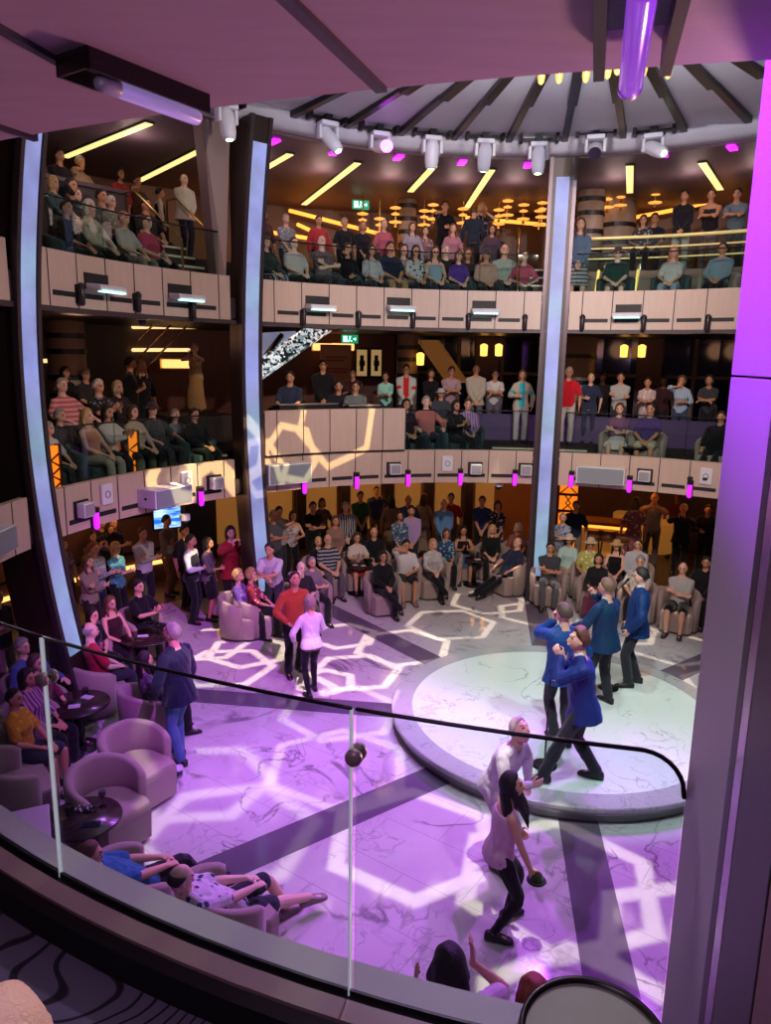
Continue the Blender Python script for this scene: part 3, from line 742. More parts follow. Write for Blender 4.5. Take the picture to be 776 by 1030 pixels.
# ------------------------------------------------------------------ glass railings
def glass_run(name, label, r, a0, a1, z0, z1, n, group, rail=.018, join=True):
    for k in range(n):
        b0 = a0 + (a1 - a0)*k/n + .12; b1 = a0 + (a1 - a0)*(k+1)/n - .12
        angs = arange(b0, b1, 6)
        root = tag(empty(name), label % k if '%' in label else label, 'railing', group)
        mb = MB(); mb.sweep([(r, z0), (r + .012, z0), (r + .012, z1), (r, z1)], angs); obj('glass_pane', mb, M_GLASS, root)
        mb = MB(); mb.tube([pol(r + .006, a, z1 + .005) for a in angs], rail, 8); obj('top_rail', mb, M_RAIL, root, True)
ORD = ['first', 'second', 'third', 'fourth', 'fifth', 'sixth', 'seventh', 'eighth', 'ninth', 'tenth', 'eleventh', 'twelfth', 'thirteenth', 'fourteenth', 'fifteenth', 'sixteenth', 'seventeenth', 'eighteenth']
def run(r, z0, z1, secs, deck):
    for (a0, a1, n, where) in secs:
        for k in range(n):
            lab = 'clear glass railing pane on the %s balcony edge, %s along %s' % (deck, ORD[k], where)
            b = a0 + (a1-a0)/n
            glass_run('glass_railing', lab, r, a0 + (a1-a0)*k/n, a0 + (a1-a0)*(k+1)/n, z0, z1, 1, 'glass railings of the %s balcony' % deck, .012)
run(6.95, 6.34, 7.08, [(164.5, 136.5, 3, 'from curved column'), (129.5, 83, 5, 'past the second column'), (76.5, 48, 3, 'past straight column')], 'upper')
run(6.95, 3.16, 3.98, [(164.5, 136.5, 3, 'from curved column'), (107, 83, 3, 'past the sound booth'), (76.5, 48, 3, 'past straight column')], 'middle')
# near railing: three panes, clamps on the joints
near_pts = [(on_cyl(*p, RR, False)) for p in ((0, 628), (45, 645), (357, 710), (692, 800))]
na = [ang_of(p) for p in near_pts]
near_labels = ['glass railing pane at the frame edge above armchairs, dark top rail', 'wide glass railing pane between the two clamped joints, dark rail', 'glass railing pane with rounded rail corner ending at the pillar']
spans = [(na[0] - 12, na[1]), (na[1], na[2]), (na[2], na[3])]
for k, (b0, b1) in enumerate(spans):
    root = tag(empty('glass_railing'), near_labels[k], 'railing')
    angs = arange(b0 + .09, b1 - .09, 20)
    zt = 3.93
    def topz(a):
        if k < 2: return zt
        d = (b1 - .09 - a)*pi/180*RR
        R0 = .13
        return zt if d > R0 else zt - R0 + math.sqrt(max(R0*R0 - (R0 - d)**2, 0))
    if k == 2: angs = arange(b0 + .09, b1 - 1.2, 16) + [b1 - .09 - x for x in (1.0, .8, .6, .4, .25, .12, .05, 0)]
    mb = MB(); mb.loft([[pol(RR, a, 2.87), pol(RR + .014, a, 2.87), pol(RR + .014, a, topz(a)), pol(RR, a, topz(a))] for a in angs]); obj('glass_pane', mb, M_GLASS, root)
    pts = [pol(RR + .007, a, topz(a) + .004) for a in angs]
    if k == 2: pass
    mb = MB(); mb.tube(pts, .007, 8); obj('top_rail', mb, M_RAIL, root, True)
    if k < 2:
        mb = MB(); a = b1 - .09
        mb.loft([[pol(RR - .002, a, z), pol(RR + .016, a, z), pol(RR + .016, a + .05, z), pol(RR - .002, a + .05, z)] for z in (2.87, zt)]); obj('glass_edge', mb, mat('glass_edge', '#b8c8cc', .15, .1, emit='#a8b8c0', es=.25), root)  # light caught by the cut edge, put in as faint emission
for (px, py, lab) in ((49, 681, 'round metal clamp on the railing joint above the armchairs'), (359, 758, 'round metal clamp on the railing joint over open floor')):
    p = on_cyl(px, py, RR, False); a = ang_of(p)
    c = thing('glass_clamp', lab, 'clamp', p, math.radians(a))
    Mx = Matrix.Rotation(pi/2, 4, 'Y')
    obj('outer_disc', MB().lathe([(.005, -.03), (.024, -.028), (.028, -.018), (.028, -.004), (.005, -.004)], 20, Mx), mat('clamp_bronze', '#8a6f74', .35, .3), c, True)
    obj('inner_disc', MB().lathe([(.005, .018), (.028, .018), (.028, .032), (.024, .042), (.005, .044)], 20, Mx), mat('clamp_bronze', '#8a6f74', .35, .3), c, True)
    obj('bolt', MB().lathe([(.008, -.01), (.008, .03)], 10, Mx), M_BLACK, c)
# ------------------------------------------------------------------ back walls of the three decks
def wall(name, r, a0, a1, z0, z1, m, th=.15, n=24):
    return struct(name, MB().sweep([(r, z0), (r + th, z0), (r + th, z1), (r, z1)], arange(a0, a1, n)), m)
# ground
M_AMBERWALL = mat('amber_wall', '#9a6a3a', .5, var=.35, vscale=1.3)
wall('wall_ground_left', 10.4, 131, 200, 0, 2.5, mat('ground_panel', '#6a4a34', .5, var=.15, vscale=1), .15)
wall('wall_ground_middle', 11.8, 79, 131, 0, 2.5, M_AMBERWALL)
wall('wall_ground_right', 12.4, 20, 79, 0, 2.5, mat('bar_wall', '#3a2018', .45, var=.3))
for i, (z, w) in enumerate(((.75, .05), (1.55, .05), (2.2, .04))):
    mb = MB(); mb.sweep([(10.36, z), (10.41, z), (10.41, z + w), (10.36, z + w)], arange(131, 175, 16)); struct('trim_ground_%d' % (i+1), mb, M_BLACK)
mb = MB(); mb.sweep([(10.36, .42), (10.40, .42), (10.40, .50), (10.36, .50)], arange(131.5, 165, 16)); struct('trim_ground_glow', mb, glow('amber_glow', '#ffb060', 1.3))
for i, a in enumerate((89, 94.5, 100, 106, 112, 118, 124, 129)):
    mb = MB(); mb.sweep([(11.5, 0), (11.85, 0), (11.85, 2.5), (11.5, 2.5)], [a - .6, a + .6]); struct('trim_pillar_%d' % (i+1), mb, mat('shop_pillar', '#2c1c18', .4))
for i, (a0, a1, z0, z1) in enumerate(((85.5, 88, .9, 2.2), (90, 93.5, .5, 2.2), (95.5, 99, .3, 2.3), (101, 105, .4, 2.3), (107, 111, .3, 2.3), (113, 117, .3, 2.3), (119, 123, .3, 2.3), (125, 128, .3, 2.3))):
    w = MB().sweep([(11.72, z0), (11.79, z0), (11.79, z1), (11.72, z1)], arange(a0, a1, 4)); struct('window_%d' % (i+1), w, glow('shop_glow', '#a87438', .22))
struct('wall_ground_pier', MB().sweep([(8.7, 0), (8.9, 0), (8.9, 2.5), (8.7, 2.5)], arange(131.2, 135.0, 6)), M_BRONZE)
# middle deck
M_DW = mat('deck_wall', '#4a352c', .5, var=.12, vscale=1.2)
wall('wall_middle_left', 11.6, 131, 200, Z6B, 5.63, M_DW)
wall('wall_middle_booth', 12.2, 99, 131, Z6B, 5.63, wood('booth_wood', '#5a2c18', '#6e3a22', (5, 5, .4), .4))
wall('wall_middle_windows', 12.6, 20, 99, Z6B, 5.63, mat('night_glass', '#08070a', .08, spec=.8))
k = 0
for a in (96, 90.5, 85, 80, 74, 68, 62, 56, 50):
    k += 1; struct('trim_mullion_%d' % k, MB().sweep([(12.48, Z6B), (12.6, Z6B), (12.6, 5.63), (12.48, 5.63)], [a - .22, a + .22]), mat('mullion', '#5a463e', .5))
struct('trim_transom', MB().sweep([(12.48, 4.62), (12.6, 4.62), (12.6, 4.70), (12.48, 4.70)], arange(40, 98, 20)), mat('mullion'))
struct('wall_red_pier_1', MB().sweep([(12.3, Z6B), (12.6, Z6B), (12.6, 5.63), (12.3, 5.63)], arange(65.6, 68.6, 3)), mat('red_pier', '#3a1518', .5))
struct('wall_red_pier_2', MB().sweep([(12.3, Z6B), (12.6, Z6B), (12.6, 5.63), (12.3, 5.63)], arange(85.5, 88.5, 3)), mat('red_pier'))
# upper deck
M_UPW = mat('upper_wall', '#5e4630', .5, var=.25, vscale=1.0)
wall('wall_upper_left', 12.2, 125, 200, Z7C, 8.8, mat('upper_left_wall', '#7a5e46', .5, var=.1))
wall('wall_upper_middle', 12.6, 20, 125, Z7C, 8.8, M_UPW)
# glowing coves on the upper back wall: long slanting lines of light
M_COVE = glow('cove_amber', '#ff9a38', 1.3)
def bar_between(p, q, w, h): 
    p, q = Vector(p), Vector(q); return MB().tube([p, q], [(w, h), (w, h)], 4, ends=False, side=(0, 0, 1))
for i, (a, b) in enumerate((((292, 212), (385, 236)), ((262, 232), (312, 240)), ((300, 226), (330, 240)), ((470, 219), (548, 226)), ((600, 226), (690, 209)), ((690, 209), (742, 196)))):
    mb = MB(); mb.tube([on_cyl(*a, 12.0), on_cyl(*b, 11.8)], .045, 6); o = struct('trim_cove_%d' % (i+1), mb, M_COVE)
# ceiling light bars of the upper deck
M_BAR = glow('ceiling_bar', '#ecd88a', .8)
BARS = [((65, 157), (150, 123)), ((140, 181), (212, 145)), ((268, 168), (292, 154)), ((306, 205), (360, 163)), ((413, 192), (437, 166)), ((470, 208), (495, 170)), ((634, 193), (634, 166)), ((725, 190), (707, 163))]
BL = ['over the parapet crowd beside the bowed column', 'over the man in white jacket by stairs', 'beside the second light column', 'long one above the green exit sign', 'short one behind the third lamp head', 'above the woman in black at upper rail', 'above the upper pair of banded pillars', 'above the leaning men on the upper terrace']
for (a, b), l in zip(BARS, BL):
    p, q = on_plane(*a, 8.79), on_plane(*b, 8.79); d = (q - p).normalized(); s = Vector((-d.y, d.x, 0))
    c = thing('ceiling_light_bar', 'yellow linear ceiling light, ' + l, 'ceiling light', (0, 0, 0), 0, 'yellow ceiling light bars')
    obj('diffuser', MB().loft([[e + s*.07 + Vector((0, 0, z)) for z in (-.03, 0)] + [e - s*.07 + Vector((0, 0, z)) for z in (0, -.03)] for e in (p, q)]), M_BAR, c)
    obj('frame', MB().loft([[e + s*.09 + Vector((0, 0, z)) for z in (-.015, .01)] + [e - s*.09 + Vector((0, 0, z)) for z in (.01, -.015)] for e in (p - d*.03, q + d*.03)]), M_BRONZE, c)
for (px, py) in ((207, 127), (275, 142), (337, 153), (401, 158), (465, 163), (531, 166), (668, 155), (737, 148)):
    p = on_plane(px, py, 8.78); a = ang_of(p)
    n = {207: 'beside the beige wing', 275: 'near the second column top', 337: 'beside the first lamp head', 401: 'beside the glowing lamp head', 465: 'by the third lamp head', 531: 'by the fifth lamp head', 668: 'by the last lamp head', 737: 'beside the purple pillar'}[px]
    o = obj('magenta_lamp', MB().box((-.16, -.07, -.03), (.16, .07, .01), Matrix.Translation(p) @ Matrix.Rotation(math.radians(a), 4, 'Z')), glow('magenta_lamp', '#d020e0', 1.6)); tag(o, 'small magenta ceiling lamp ' + n, 'ceiling light', 'magenta ceiling lamps')
# hanging brass disc lamps at the back of the upper deck
M_AMB = glow('amber_lamp', '#f0a048', .8)
for k, (px, py) in enumerate(((365, 221), (382, 226), (398, 215), (427, 218), (436, 212), (466, 216), (502, 217), (511, 208), (527, 212), (543, 218), (546, 210), (600, 206), (612, 200), (625, 198), (660, 195))):
    p = on_cyl(px, py, 10.4)
    c = thing('disc_pendant', 'amber disc pendant lamp hanging at the upper deck back, %s along' % ORD[k], 'pendant lamp', p, 0, 'amber disc pendants of the upper deck')
    obj('rod', MB().lathe([(.035, -.3), (.02, .2), (.015, max(.3, 8.8 - p.z))], 8), M_CHROME, c)
    for z, r in ((-.20, .15), (-.02, .10), (.12, .13)): obj('disc', MB().lathe([(.02, z - .02), (r, z), (r, z + .02), (.02, z + .05)], 18), M_AMB, c, True)
# banded pillars
def pillar(px, py, r, rad, z0, z1, label, bands):
    p = on_cyl(px, py, r); c = thing('banded_pillar', label, 'pillar', (p.x, p.y, 0))
    obj('shaft', MB().lathe([(rad, z0), (rad, z1)], 28), mat('pillar_beige', '#97816f', .45, var=.08), c, True)
    for z in bands: obj('band', MB().lathe([(rad - .01, z - .05), (rad + .02, z - .05), (rad + .02, z + .05), (rad - .01, z + .05)], 28), M_BLACK, c)
pillar(410, 220, 10.8, .22, Z7C, 8.8, 'banded beige pillar among the amber lamps on upper deck', (8.65, 8.35, 8.05, 7.75, 7.4))
pillar(594, 220, 9.7, .30, Z7C, 8.8, 'banded beige pillar beside straight column on the upper deck', (8.6, 8.3, 7.9, 7.5))
pillar(622, 220, 10.8, .42, Z7C, 8.8, 'wide panelled pillar behind the banded one on upper deck', (8.2, 7.8, 7.4))
pillar(66, 340, 10.6, .36, Z6B, 5.63, 'banded beige pillar behind the seated crowd under curved column', (5.35, 5.05, 4.55, 4.2))
pillar(410, 350, 11.0, .27, Z6B, 5.63, 'banded pillar behind the red shirted man on middle deck', (5.3, 5.0, 4.6))
pillar(584, 350, 11.2, .40, Z6B, 5.63, 'broad banded pillar behind the red polo man', (5.15, 4.5))
# middle deck: light lines, sconce, exit signs
def hbar(px0, px1, py, r, name, label, m, cat='wall light', th=.04):
    p, q = on_cyl(px0, py, r), on_cyl(px1, py, r)
    mb = MB(); mb.tube([p, q], th, 6); return tag(obj(name, mb, m), label, cat)
M_LINE = glow('line_light', '#f0c888', .9)
hbar(134, 207, 329, 11.5, 'wall_light_line', 'upper warm light line on the wall behind stairs', M_LINE)
hbar(134, 190, 352, 11.5, 'wall_light_line', 'lower warm light line on the wall behind stairs', M_LINE)
hbar(43, 54, 363, 11.2, 'wall_light_line', 'short warm light line beside the curved column', M_LINE)
def sconce(px, py, r, label, w=.3, h=.1):
    p = on_cyl(px, py, r); a = ang_of(p); Mx = Matrix.Translation(p) @ Matrix.Rotation(math.radians(a), 4, 'Z')
    c = thing('wall_sconce', label, 'wall lamp'); obj('plate', MB().box((.02, -w, -h), (.06, w, h), Mx), M_CHROME, c)
    obj('shade', MB().box((-.08, -w*.9, -h*.8), (.02, w*.9, h*.8), Mx), glow('sconce_shade', '#ffb868', 1.1), c, bevel=.02)
sconce(178, 366, 11.5, 'amber wall sconce above the stair landing', .4, .12)
sconce(326, 349, 12.1, 'amber wall sconce above the man in black', .33, .11)
sconce(345, 349, 12.1, 'amber wall sconce nearest the framed pictures', .33, .11)
for px, py, r, l in ((423, 361, 10.5, 'round amber pendant beside slanted stair'), (487, 352, 11.3, 'amber lantern pendant on the window wall, slim'), (502, 352, 11.3, 'amber lantern pendant on window wall, wider'), (628, 353, 11.3, 'amber lantern above the light shirted railing man'), (646, 353, 11.3, 'amber lantern above woman in floral top')):
    p = on_cyl(px, py, r); c = thing('lantern_pendant', l, 'pendant lamp', p)
    obj('cord', MB().lathe([(.008, .1), (.008, 5.63 - p.z)], 6), M_BLACK, c); obj('shade', MB().lathe([(.03, -.16), (.09, -.15), (.10, .12), (.03, .16)], 12), glow('lantern', '#ffb050', 1.5), c, True)
def exit_sign(px, py, r, label):
    p = on_cyl(px, py, r); a = ang_of(p); R = Matrix.Translation(p) @ Matrix.Rotation(math.radians(a), 4, 'Z')
    c = thing('exit_sign', label, 'sign'); obj('box', MB().box((-.03, -.20, -.10), (.03, .20, .10), R), mat('exit_green', '#0b6b4a', .5, emit='#0fa070', es=.5), c)
    mb = MB()                                   # running figure, arrow and door
    B = lambda y0, z0, y1, z1: mb.box((-.036, min(-y0, -y1), z0), (-.030, max(-y0, -y1), z1), R)
    B(-.17, -.07, -.07, .07); B(-.02, .03, .02, .07); B(-.03, -.03, .01, .025); B(-.05, -.07, -.02, -.03); B(.01, -.06, .05, -.03); B(.08, -.015, .15, .015); B(.12, -.04, .14, .04)
    obj('pictogram', mb, glow('exit_white', '#bfffe8', 1.0), c)
exit_sign(363, 206, 10.6, 'green exit sign under the upper deck ceiling')
exit_sign(352, 341, 10.4, 'small green exit sign above the framed pictures')
# framed pictures and a poster behind the booth
def picture(px, py, w, h, r, label):
    p = on_cyl(px, py, r); R = Matrix.Translation(p) @ Matrix.Rotation(math.radians(ang_of(p)), 4, 'Z')
    c = thing('framed_picture', label, 'picture'); obj('frame', MB().box((-.02, -w, -h), (.04, w, h), R), M_BLACK, c)
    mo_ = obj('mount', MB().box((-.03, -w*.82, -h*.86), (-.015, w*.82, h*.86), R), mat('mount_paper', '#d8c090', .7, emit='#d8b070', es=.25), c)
    obj('print', MB().box((-.036, -w*.3, -h*.55), (-.028, w*.3, h*.5), R).box((-.036, -w*.5, -h*.2), (-.029, w*.4, h*.15), R), mat('print_ink', '#2a201a', .7), mo_)
picture(364, 365, .17, .40, 12.05, 'framed picture on red brown wall, nearer the poster')
picture(378.5, 365, .17, .40, 12.05, 'framed picture on red brown wall, nearer the banded pillar')
p = on_cyl(338, 368, 12.0); R = Matrix.Translation(p) @ Matrix.Rotation(math.radians(ang_of(p)), 4, 'Z')
c = thing('wall_poster', 'pale peach poster standing behind the man in black', 'poster'); obj('sheet', MB().box((-.02, -.42, -.6), (.02, .42, .55), R), mat('poster_peach', '#c08a70', .7), c)
mb = MB()
for z, y0, y1 in ((.2, -.3, .3), (.12, -.22, .25), (-.1, -.34, .34), (-.18, -.3, .3)): mb.box((-.026, y0, z), (-.018, y1, z + .045), R)
obj('print_lines', mb, mat('poster_ink', '#a04838', .7), c)
# silver underside of a stair crossing the middle deck beside the booth
def glitter():
    m = D.materials.new('glitter'); m.use_nodes = True; nt = m.node_tree; b = nt.nodes['Principled BSDF']; L = nt.links.new
    tc = nn(nt, 'ShaderNodeTexCoord'); v = nn(nt, 'ShaderNodeTexVoronoi', i_Scale=20.0); L(tc.outputs['Object'], v.inputs['Vector'])
    sp = nn(nt, 'ShaderNodeSeparateColor'); L(v.outputs['Color'], sp.inputs[0])
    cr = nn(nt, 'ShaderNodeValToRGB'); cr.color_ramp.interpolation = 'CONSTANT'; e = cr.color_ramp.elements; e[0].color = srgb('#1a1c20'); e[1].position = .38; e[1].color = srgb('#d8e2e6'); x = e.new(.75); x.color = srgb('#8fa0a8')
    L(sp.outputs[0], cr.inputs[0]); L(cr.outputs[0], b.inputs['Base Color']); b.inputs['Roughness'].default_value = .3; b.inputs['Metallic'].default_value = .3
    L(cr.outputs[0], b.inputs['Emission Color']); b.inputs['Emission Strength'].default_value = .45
    return m
stair = thing('display_stair', 'slanting stair with glittering silver underside beside sound booth', 'stair')
q0, q1, q2, q3 = on_cyl(255, 385, 8.0), on_cyl(331, 332, 8.6), on_cyl(306, 330, 8.6), on_cyl(255, 364, 8.0)
bk = Vector((.25, .9, .0))
obj('underside', MB().loft([[a, b, b + bk*.25, a + bk*.25] for a, b in ((q0, q3), (q1, q2))]), glitter(), stair)
t0, t1 = on_cyl(255, 352, 8.3), on_cyl(296, 333, 8.7)
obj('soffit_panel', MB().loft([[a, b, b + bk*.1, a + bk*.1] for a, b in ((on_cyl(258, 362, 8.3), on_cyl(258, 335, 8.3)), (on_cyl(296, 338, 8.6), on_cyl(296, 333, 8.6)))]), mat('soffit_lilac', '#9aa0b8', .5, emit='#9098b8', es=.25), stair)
obj('carriage', MB().tube([on_cyl(262, 365, 8.15), on_cyl(283, 338, 8.4)], .06, 8), M_BRONZE, stair)
# slanted beige stair in front of the windows
sl = thing('slanted_stair', 'beige stair flank slanting down in front of dark windows', 'stair')
a0, a1, a2, a3 = on_cyl(419, 342, 11.6), on_cyl(440, 342, 11.6), on_cyl(470, 385, 11.6), on_cyl(449, 385, 11.6)
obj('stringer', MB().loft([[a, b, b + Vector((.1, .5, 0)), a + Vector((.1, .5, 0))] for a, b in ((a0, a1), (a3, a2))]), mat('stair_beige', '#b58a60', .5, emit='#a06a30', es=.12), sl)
# ------------------------------------------------------------------ steps with handrails
def steps(name, label, px, r0, n, zlo, zhi, half, rails=True, m=None):
    a = ang_of(on_cyl(px, 400, r0)); R = Matrix.Translation((CX, CY, 0)) @ Matrix.Rotation(math.radians(a), 4, 'Z')
    s = thing(name, label, 'steps'); h = (zhi - zlo)/n
    for k in range(n):
        obj('tread', MB().box((r0 + .28*k, -half, zlo + h*k), (r0 + .28*(n) + .05, half, zlo + h*(k+1)), R), mat('step_dark', '#3a2c2c', .6), s)
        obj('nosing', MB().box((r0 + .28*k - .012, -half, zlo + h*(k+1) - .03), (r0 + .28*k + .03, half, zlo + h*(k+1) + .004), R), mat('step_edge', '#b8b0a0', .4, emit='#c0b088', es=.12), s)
    if rails:
        for y in (-half, half):
            pts = [R @ Vector((r0 - .05, y, zlo)), R @ Vector((r0 - .05, y, zlo + .9)), R @ Vector((r0 + .28*n, y, zhi + .9)), R @ Vector((r0 + .28*n + .3, y, zhi + .9)), R @ Vector((r0 + .28*n + .3, y, zhi))]
            obj('handrail', MB().tube(pts, .022, 8), M_CHROME, s, True)
steps('steps', 'lit steps with brass handrails below the white jacket man', 208, 7.15, 5, Z7, Z7C, .42)
steps('steps', 'lit steps beside the straight column, upper deck', 540, 7.15, 5, Z7, Z7C, .5)
steps('steps', 'low steps under the woman in turquoise top, middle deck', 522, 7.55, 2, Z6, Z6B, .5, False)
steps('steps', 'low steps under the red polo man, middle deck', 573, 7.55, 2, Z6, Z6B, .45, False)
steps('steps', 'low steps beside the dark suited man, middle deck', 212, 7.55, 2, Z6, Z6B, .5, False)
# stair rising behind the left crowd on the middle deck
gs = thing('glass_stair', 'open stair with brass rails rising to a landing behind the crowd', 'stair')
lo, hi = on_cyl(150, 402, 10.6), on_cyl(196, 388, 10.2)
for k in range(6):
    p = lo.lerp(hi, k/5); p.z = Z6B + .08 + .10*k
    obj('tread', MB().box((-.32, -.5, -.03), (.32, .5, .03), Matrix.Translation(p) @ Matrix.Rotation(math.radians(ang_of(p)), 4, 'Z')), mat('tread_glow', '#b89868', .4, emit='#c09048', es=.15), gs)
for dz in (0, .35, .7):
    obj('handrail', MB().tube([lo + Vector((0, -.5, .55 + dz)), hi + Vector((0, -.5, 1.25 + dz))], .022, 8), M_CHROME, gs, True)
pp = hi + Vector((0, 0, 0)); pp.z = 0
landing = MB().box((-.7, -.7, Z6B), (.9, .8, Z6B + .62), Matrix.Translation((pp.x, pp.y, 0)) @ Matrix.Rotation(math.radians(ang_of(hi)), 4, 'Z'))
obj('landing', landing, mat('landing_dark', '#2c1e1c', .5), gs)
# parapet bar on the upper left with people behind it
pb = thing('parapet_counter', 'dark parapet counter in front of people at the upper left', 'counter')
A0, A1 = 152, 138
obj('front', MB().sweep([(9.5, Z7C), (9.6, Z7C), (9.6, 7.96), (9.5, 7.96)], arange(A1, A0, 14)), mat('parapet_dark', '#33262b', .5), pb)
obj('counter_top', MB().sweep([(9.45, 7.96), (9.85, 7.96), (9.85, 8.03), (9.45, 8.03)], arange(A1, A0, 14)), mat('parapet_top', '#4a3a42', .35), pb)
pb['label'] = 'dark parapet counter in front of people leaning above the crowd'
# terrace balustrade upper right with light lines
tb = thing('terrace_rail', 'glass terrace balustrade with glowing rails under the leaning men', 'railing')
for z, th in ((7.72, .035), (7.5, .018), (7.28, .018)):
    obj('rail', MB().tube([pol(9.3, a, z) for a in arange(44, 76, 20)], th, 8), mat('terrace_rail_light', '#cfc090', .3, .5, emit='#d8c070', es=.3), tb, True)
obj('glass_pane', MB().sweep([(9.3, Z7C), (9.32, Z7C), (9.32, 7.7), (9.3, 7.7)], arange(44, 76, 20)), M_GLASS, tb)
struct('wall_terrace_front', MB().sweep([(8.95, Z7), (9.25, Z7), (9.25, Z7C + .02), (8.95, Z7C + .02)], arange(40, 76, 16)), mat('terrace_front', '#6b5240', .5))
for k, px in enumerate((602, 642, 712)):
    p = on_cyl(px, 250, 8.93); a = ang_of(p)
    tag(obj('light_slat', MB().tube([pol(8.93, a, 6.35), pol(8.93, a - .3, 6.98)], .03, 6), glow('slat_light', '#e8c060', .9)), ['yellow light slat beside the man in dark green tee', 'yellow light slat between man and long haired woman', 'yellow light slat beside the grey shirted armchair man'][k], 'wall light')
# low wall at the back of middle right deck, violet light put into its colour and a faint glow
struct('wall_middle_low', MB().sweep([(9.42, Z6B), (9.48, Z6B), (9.48, 3.75), (9.42, 3.75)], arange(44, 104, 30)), mat('low_wall_violet_light', '#3a2a48', .5, emit='#6a2a90', es=.05))
# ------------------------------------------------------------------ equipment on the balcony fascias (frames: x = along the edge, -y = towards the atrium)
def edge_frame(px, py, r=RR):
    p = on_cyl(px, py, r); a = math.radians(ang_of(p))
    return Matrix.Translation(p) @ Matrix.Rotation(a - pi/2, 4, 'Z')       # local +y points outward
def edge_thing(name, label, cat, px, py, group=None, r=RR):
    M = edge_frame(px, py, r); t = thing(name, label, cat, M.translation, M.to_euler().z, group); return t
WH = ['first wash light bar on upper fascia, beside the bowed column', 'second wash light bar on upper fascia, below the steps', 'third wash light bar on upper fascia, past the second column', 'fourth wash light bar on upper fascia, middle bay', 'fifth wash light bar on upper fascia, nearest the straight column', 'wash light bar on upper fascia past the straight column']
for (px, py), l in zip(((97, 290), (181, 299), (319, 309), (401, 310), (487, 313), (632, 317)), WH):
    t = edge_thing('wash_light', l, 'stage light', px, py, 'wash lights on the upper fascia')
    obj('recess', MB().box((-.24, -.012, -.02), (.24, .01, .20)), M_DARK, t)
    ho = obj('housing', MB().loft([[Vector((x, y, z)) for y, z in ((-.06, -.03), (-.30, -.06), (-.34, -.02), (-.30, .03), (-.06, .05))] for x in (-.27, .27)]), M_WHITE, t, bevel=.015)
    obj('bracket', MB().box((-.05, -.08, -.02), (.05, .0, .06)), M_BLACK, t)
    mb = MB()
    for k in range(9): mb.box((-.235 + .054*k, -.335, -.075), (-.20 + .054*k, -.24, -.052))
    obj('led_row', mb, glow('led_teal', '#a8e8e0', 1.2), ho)
def sconces(pts, name, mat_, lbl, group, h, em):
    for k, (px, py) in enumerate(pts):
        t = edge_thing(name, lbl % ORD[k], 'wall light', px, py, group)
        obj('back_plate', MB().box((-.05, -.03, -h), (.05, .0, h)), M_BLACK, t)
        obj('tube', MB().tube([(0, -.07, -h*.9), (0, -.07, h*(.45 if em else .9))], .045, 10), mat_, t, True)
        obj('cap', MB().lathe([(.005, h*.5), (.055, h*.5), (.055, h*.95), (.005, h*.95)], 12, Matrix.Translation((0, -.07, 0))), M_BLACK, t)
sconces(((78, 296), (136, 304), (192, 312), (304, 319), (360, 321), (415, 321.5), (471, 323), (528, 324), (586, 324.5), (648, 325), (713, 325)), 'fascia_sconce', mat('sconce_dark', '#3b3338', .3, .6), 'unlit dark cylinder sconce on upper fascia, %s counted from the bowed column', 'dark sconces of the upper fascia', .13, False)
sconces(((93, 520), (200, 498), (305, 487), (358, 482.5), (410, 480), (463, 479), (518, 479.5), (575, 481), (634, 486), (695, 491)), 'purple_lamp', glow('purple_tube', '#c020e0', .8), 'glowing purple tube lamp on lower fascia, %s counted from the bowed column', 'purple lamps of the lower fascia', .16, True)
SP = ['beside the purple lamp next to bowed column', 'just before the second column', 'under the yellow light pattern past the second column', 'under the sound booth end', 'under the purple striped shirt man', 'just before the straight column', 'under the floral top woman at the rail']
for (px, py), l in zip(((81, 512), (215, 485), (292, 476), (396, 471), (478, 471), (529, 472), (649, 478)), SP):
    t = edge_thing('square_speaker', 'small square speaker on lower fascia ' + l, 'speaker', px, py, 'square speakers of the lower fascia')
    obj('frame', MB().box((-.15, -.03, -.13), (.15, .0, .13)), M_BLACK, t); ca = obj('cabinet', MB().box((-.11, -.16, -.11), (.12, -.02, .10)), M_WHITE, t, bevel=.012)
    obj('grille', MB().box((-.09, -.168, -.09), (.10, -.158, .08)), M_GREY, ca)
for (px, py), l in zip(((106, 497), (187, 483), (450, 466), (711, 479)), ('beside the first white speaker box', 'just past the large white box', 'in the middle bay', 'beside the purple pillar')):
    t = edge_thing('access_point', 'rounded white wireless panel on lower fascia ' + l, 'wireless panel', px, py, 'white wireless panels')
    obj('shell', MB().box((-.12, -.05, -.16), (.12, .0, .16)), M_WHITE, t, bevel=.04); obj('ring', MB().lathe([(.04, 0), (.06, 0), (.06, .006), (.04, .006)], 16, Matrix.Translation((0, -.05, .0)) @ Matrix.Rotation(pi/2, 4, 'X')), M_GREY, t)
for px, py, w, dd, h, l in ((157, 497, .40, .42, .15, 'large white projecting box on lower fascia between two light columns'), (286, 475, .46, .26, .19, 'grey fronted box on the lower fascia under the sound booth'), (605, 477, .47, .26, .17, 'grey fronted box on lower fascia past the straight column'), (-14, 545, .30, .22, .15, 'pale box on the lower fascia at the frame edge')):
    t = edge_thing('projector_box', l, 'equipment box', px, py)
    ca = obj('cabinet', MB().box((-w, -dd, -h), (w, .0, h)), M_WHITE, t, bevel=.012)
    obj('front_panel', MB().box((-w*.94, -dd - .012, -h*.88), (w*.94, -dd, h*.88)), mat('front_grey', '#7d868c', .5), ca)
    obj('knob', MB().lathe([(.005, 0), (.02, 0), (.02, .02), (.005, .02)], 10, Matrix.Translation((-w, -dd*.5, 0)) @ Matrix.Rotation(-pi/2, 4, 'Y')), M_BLACK, ca)
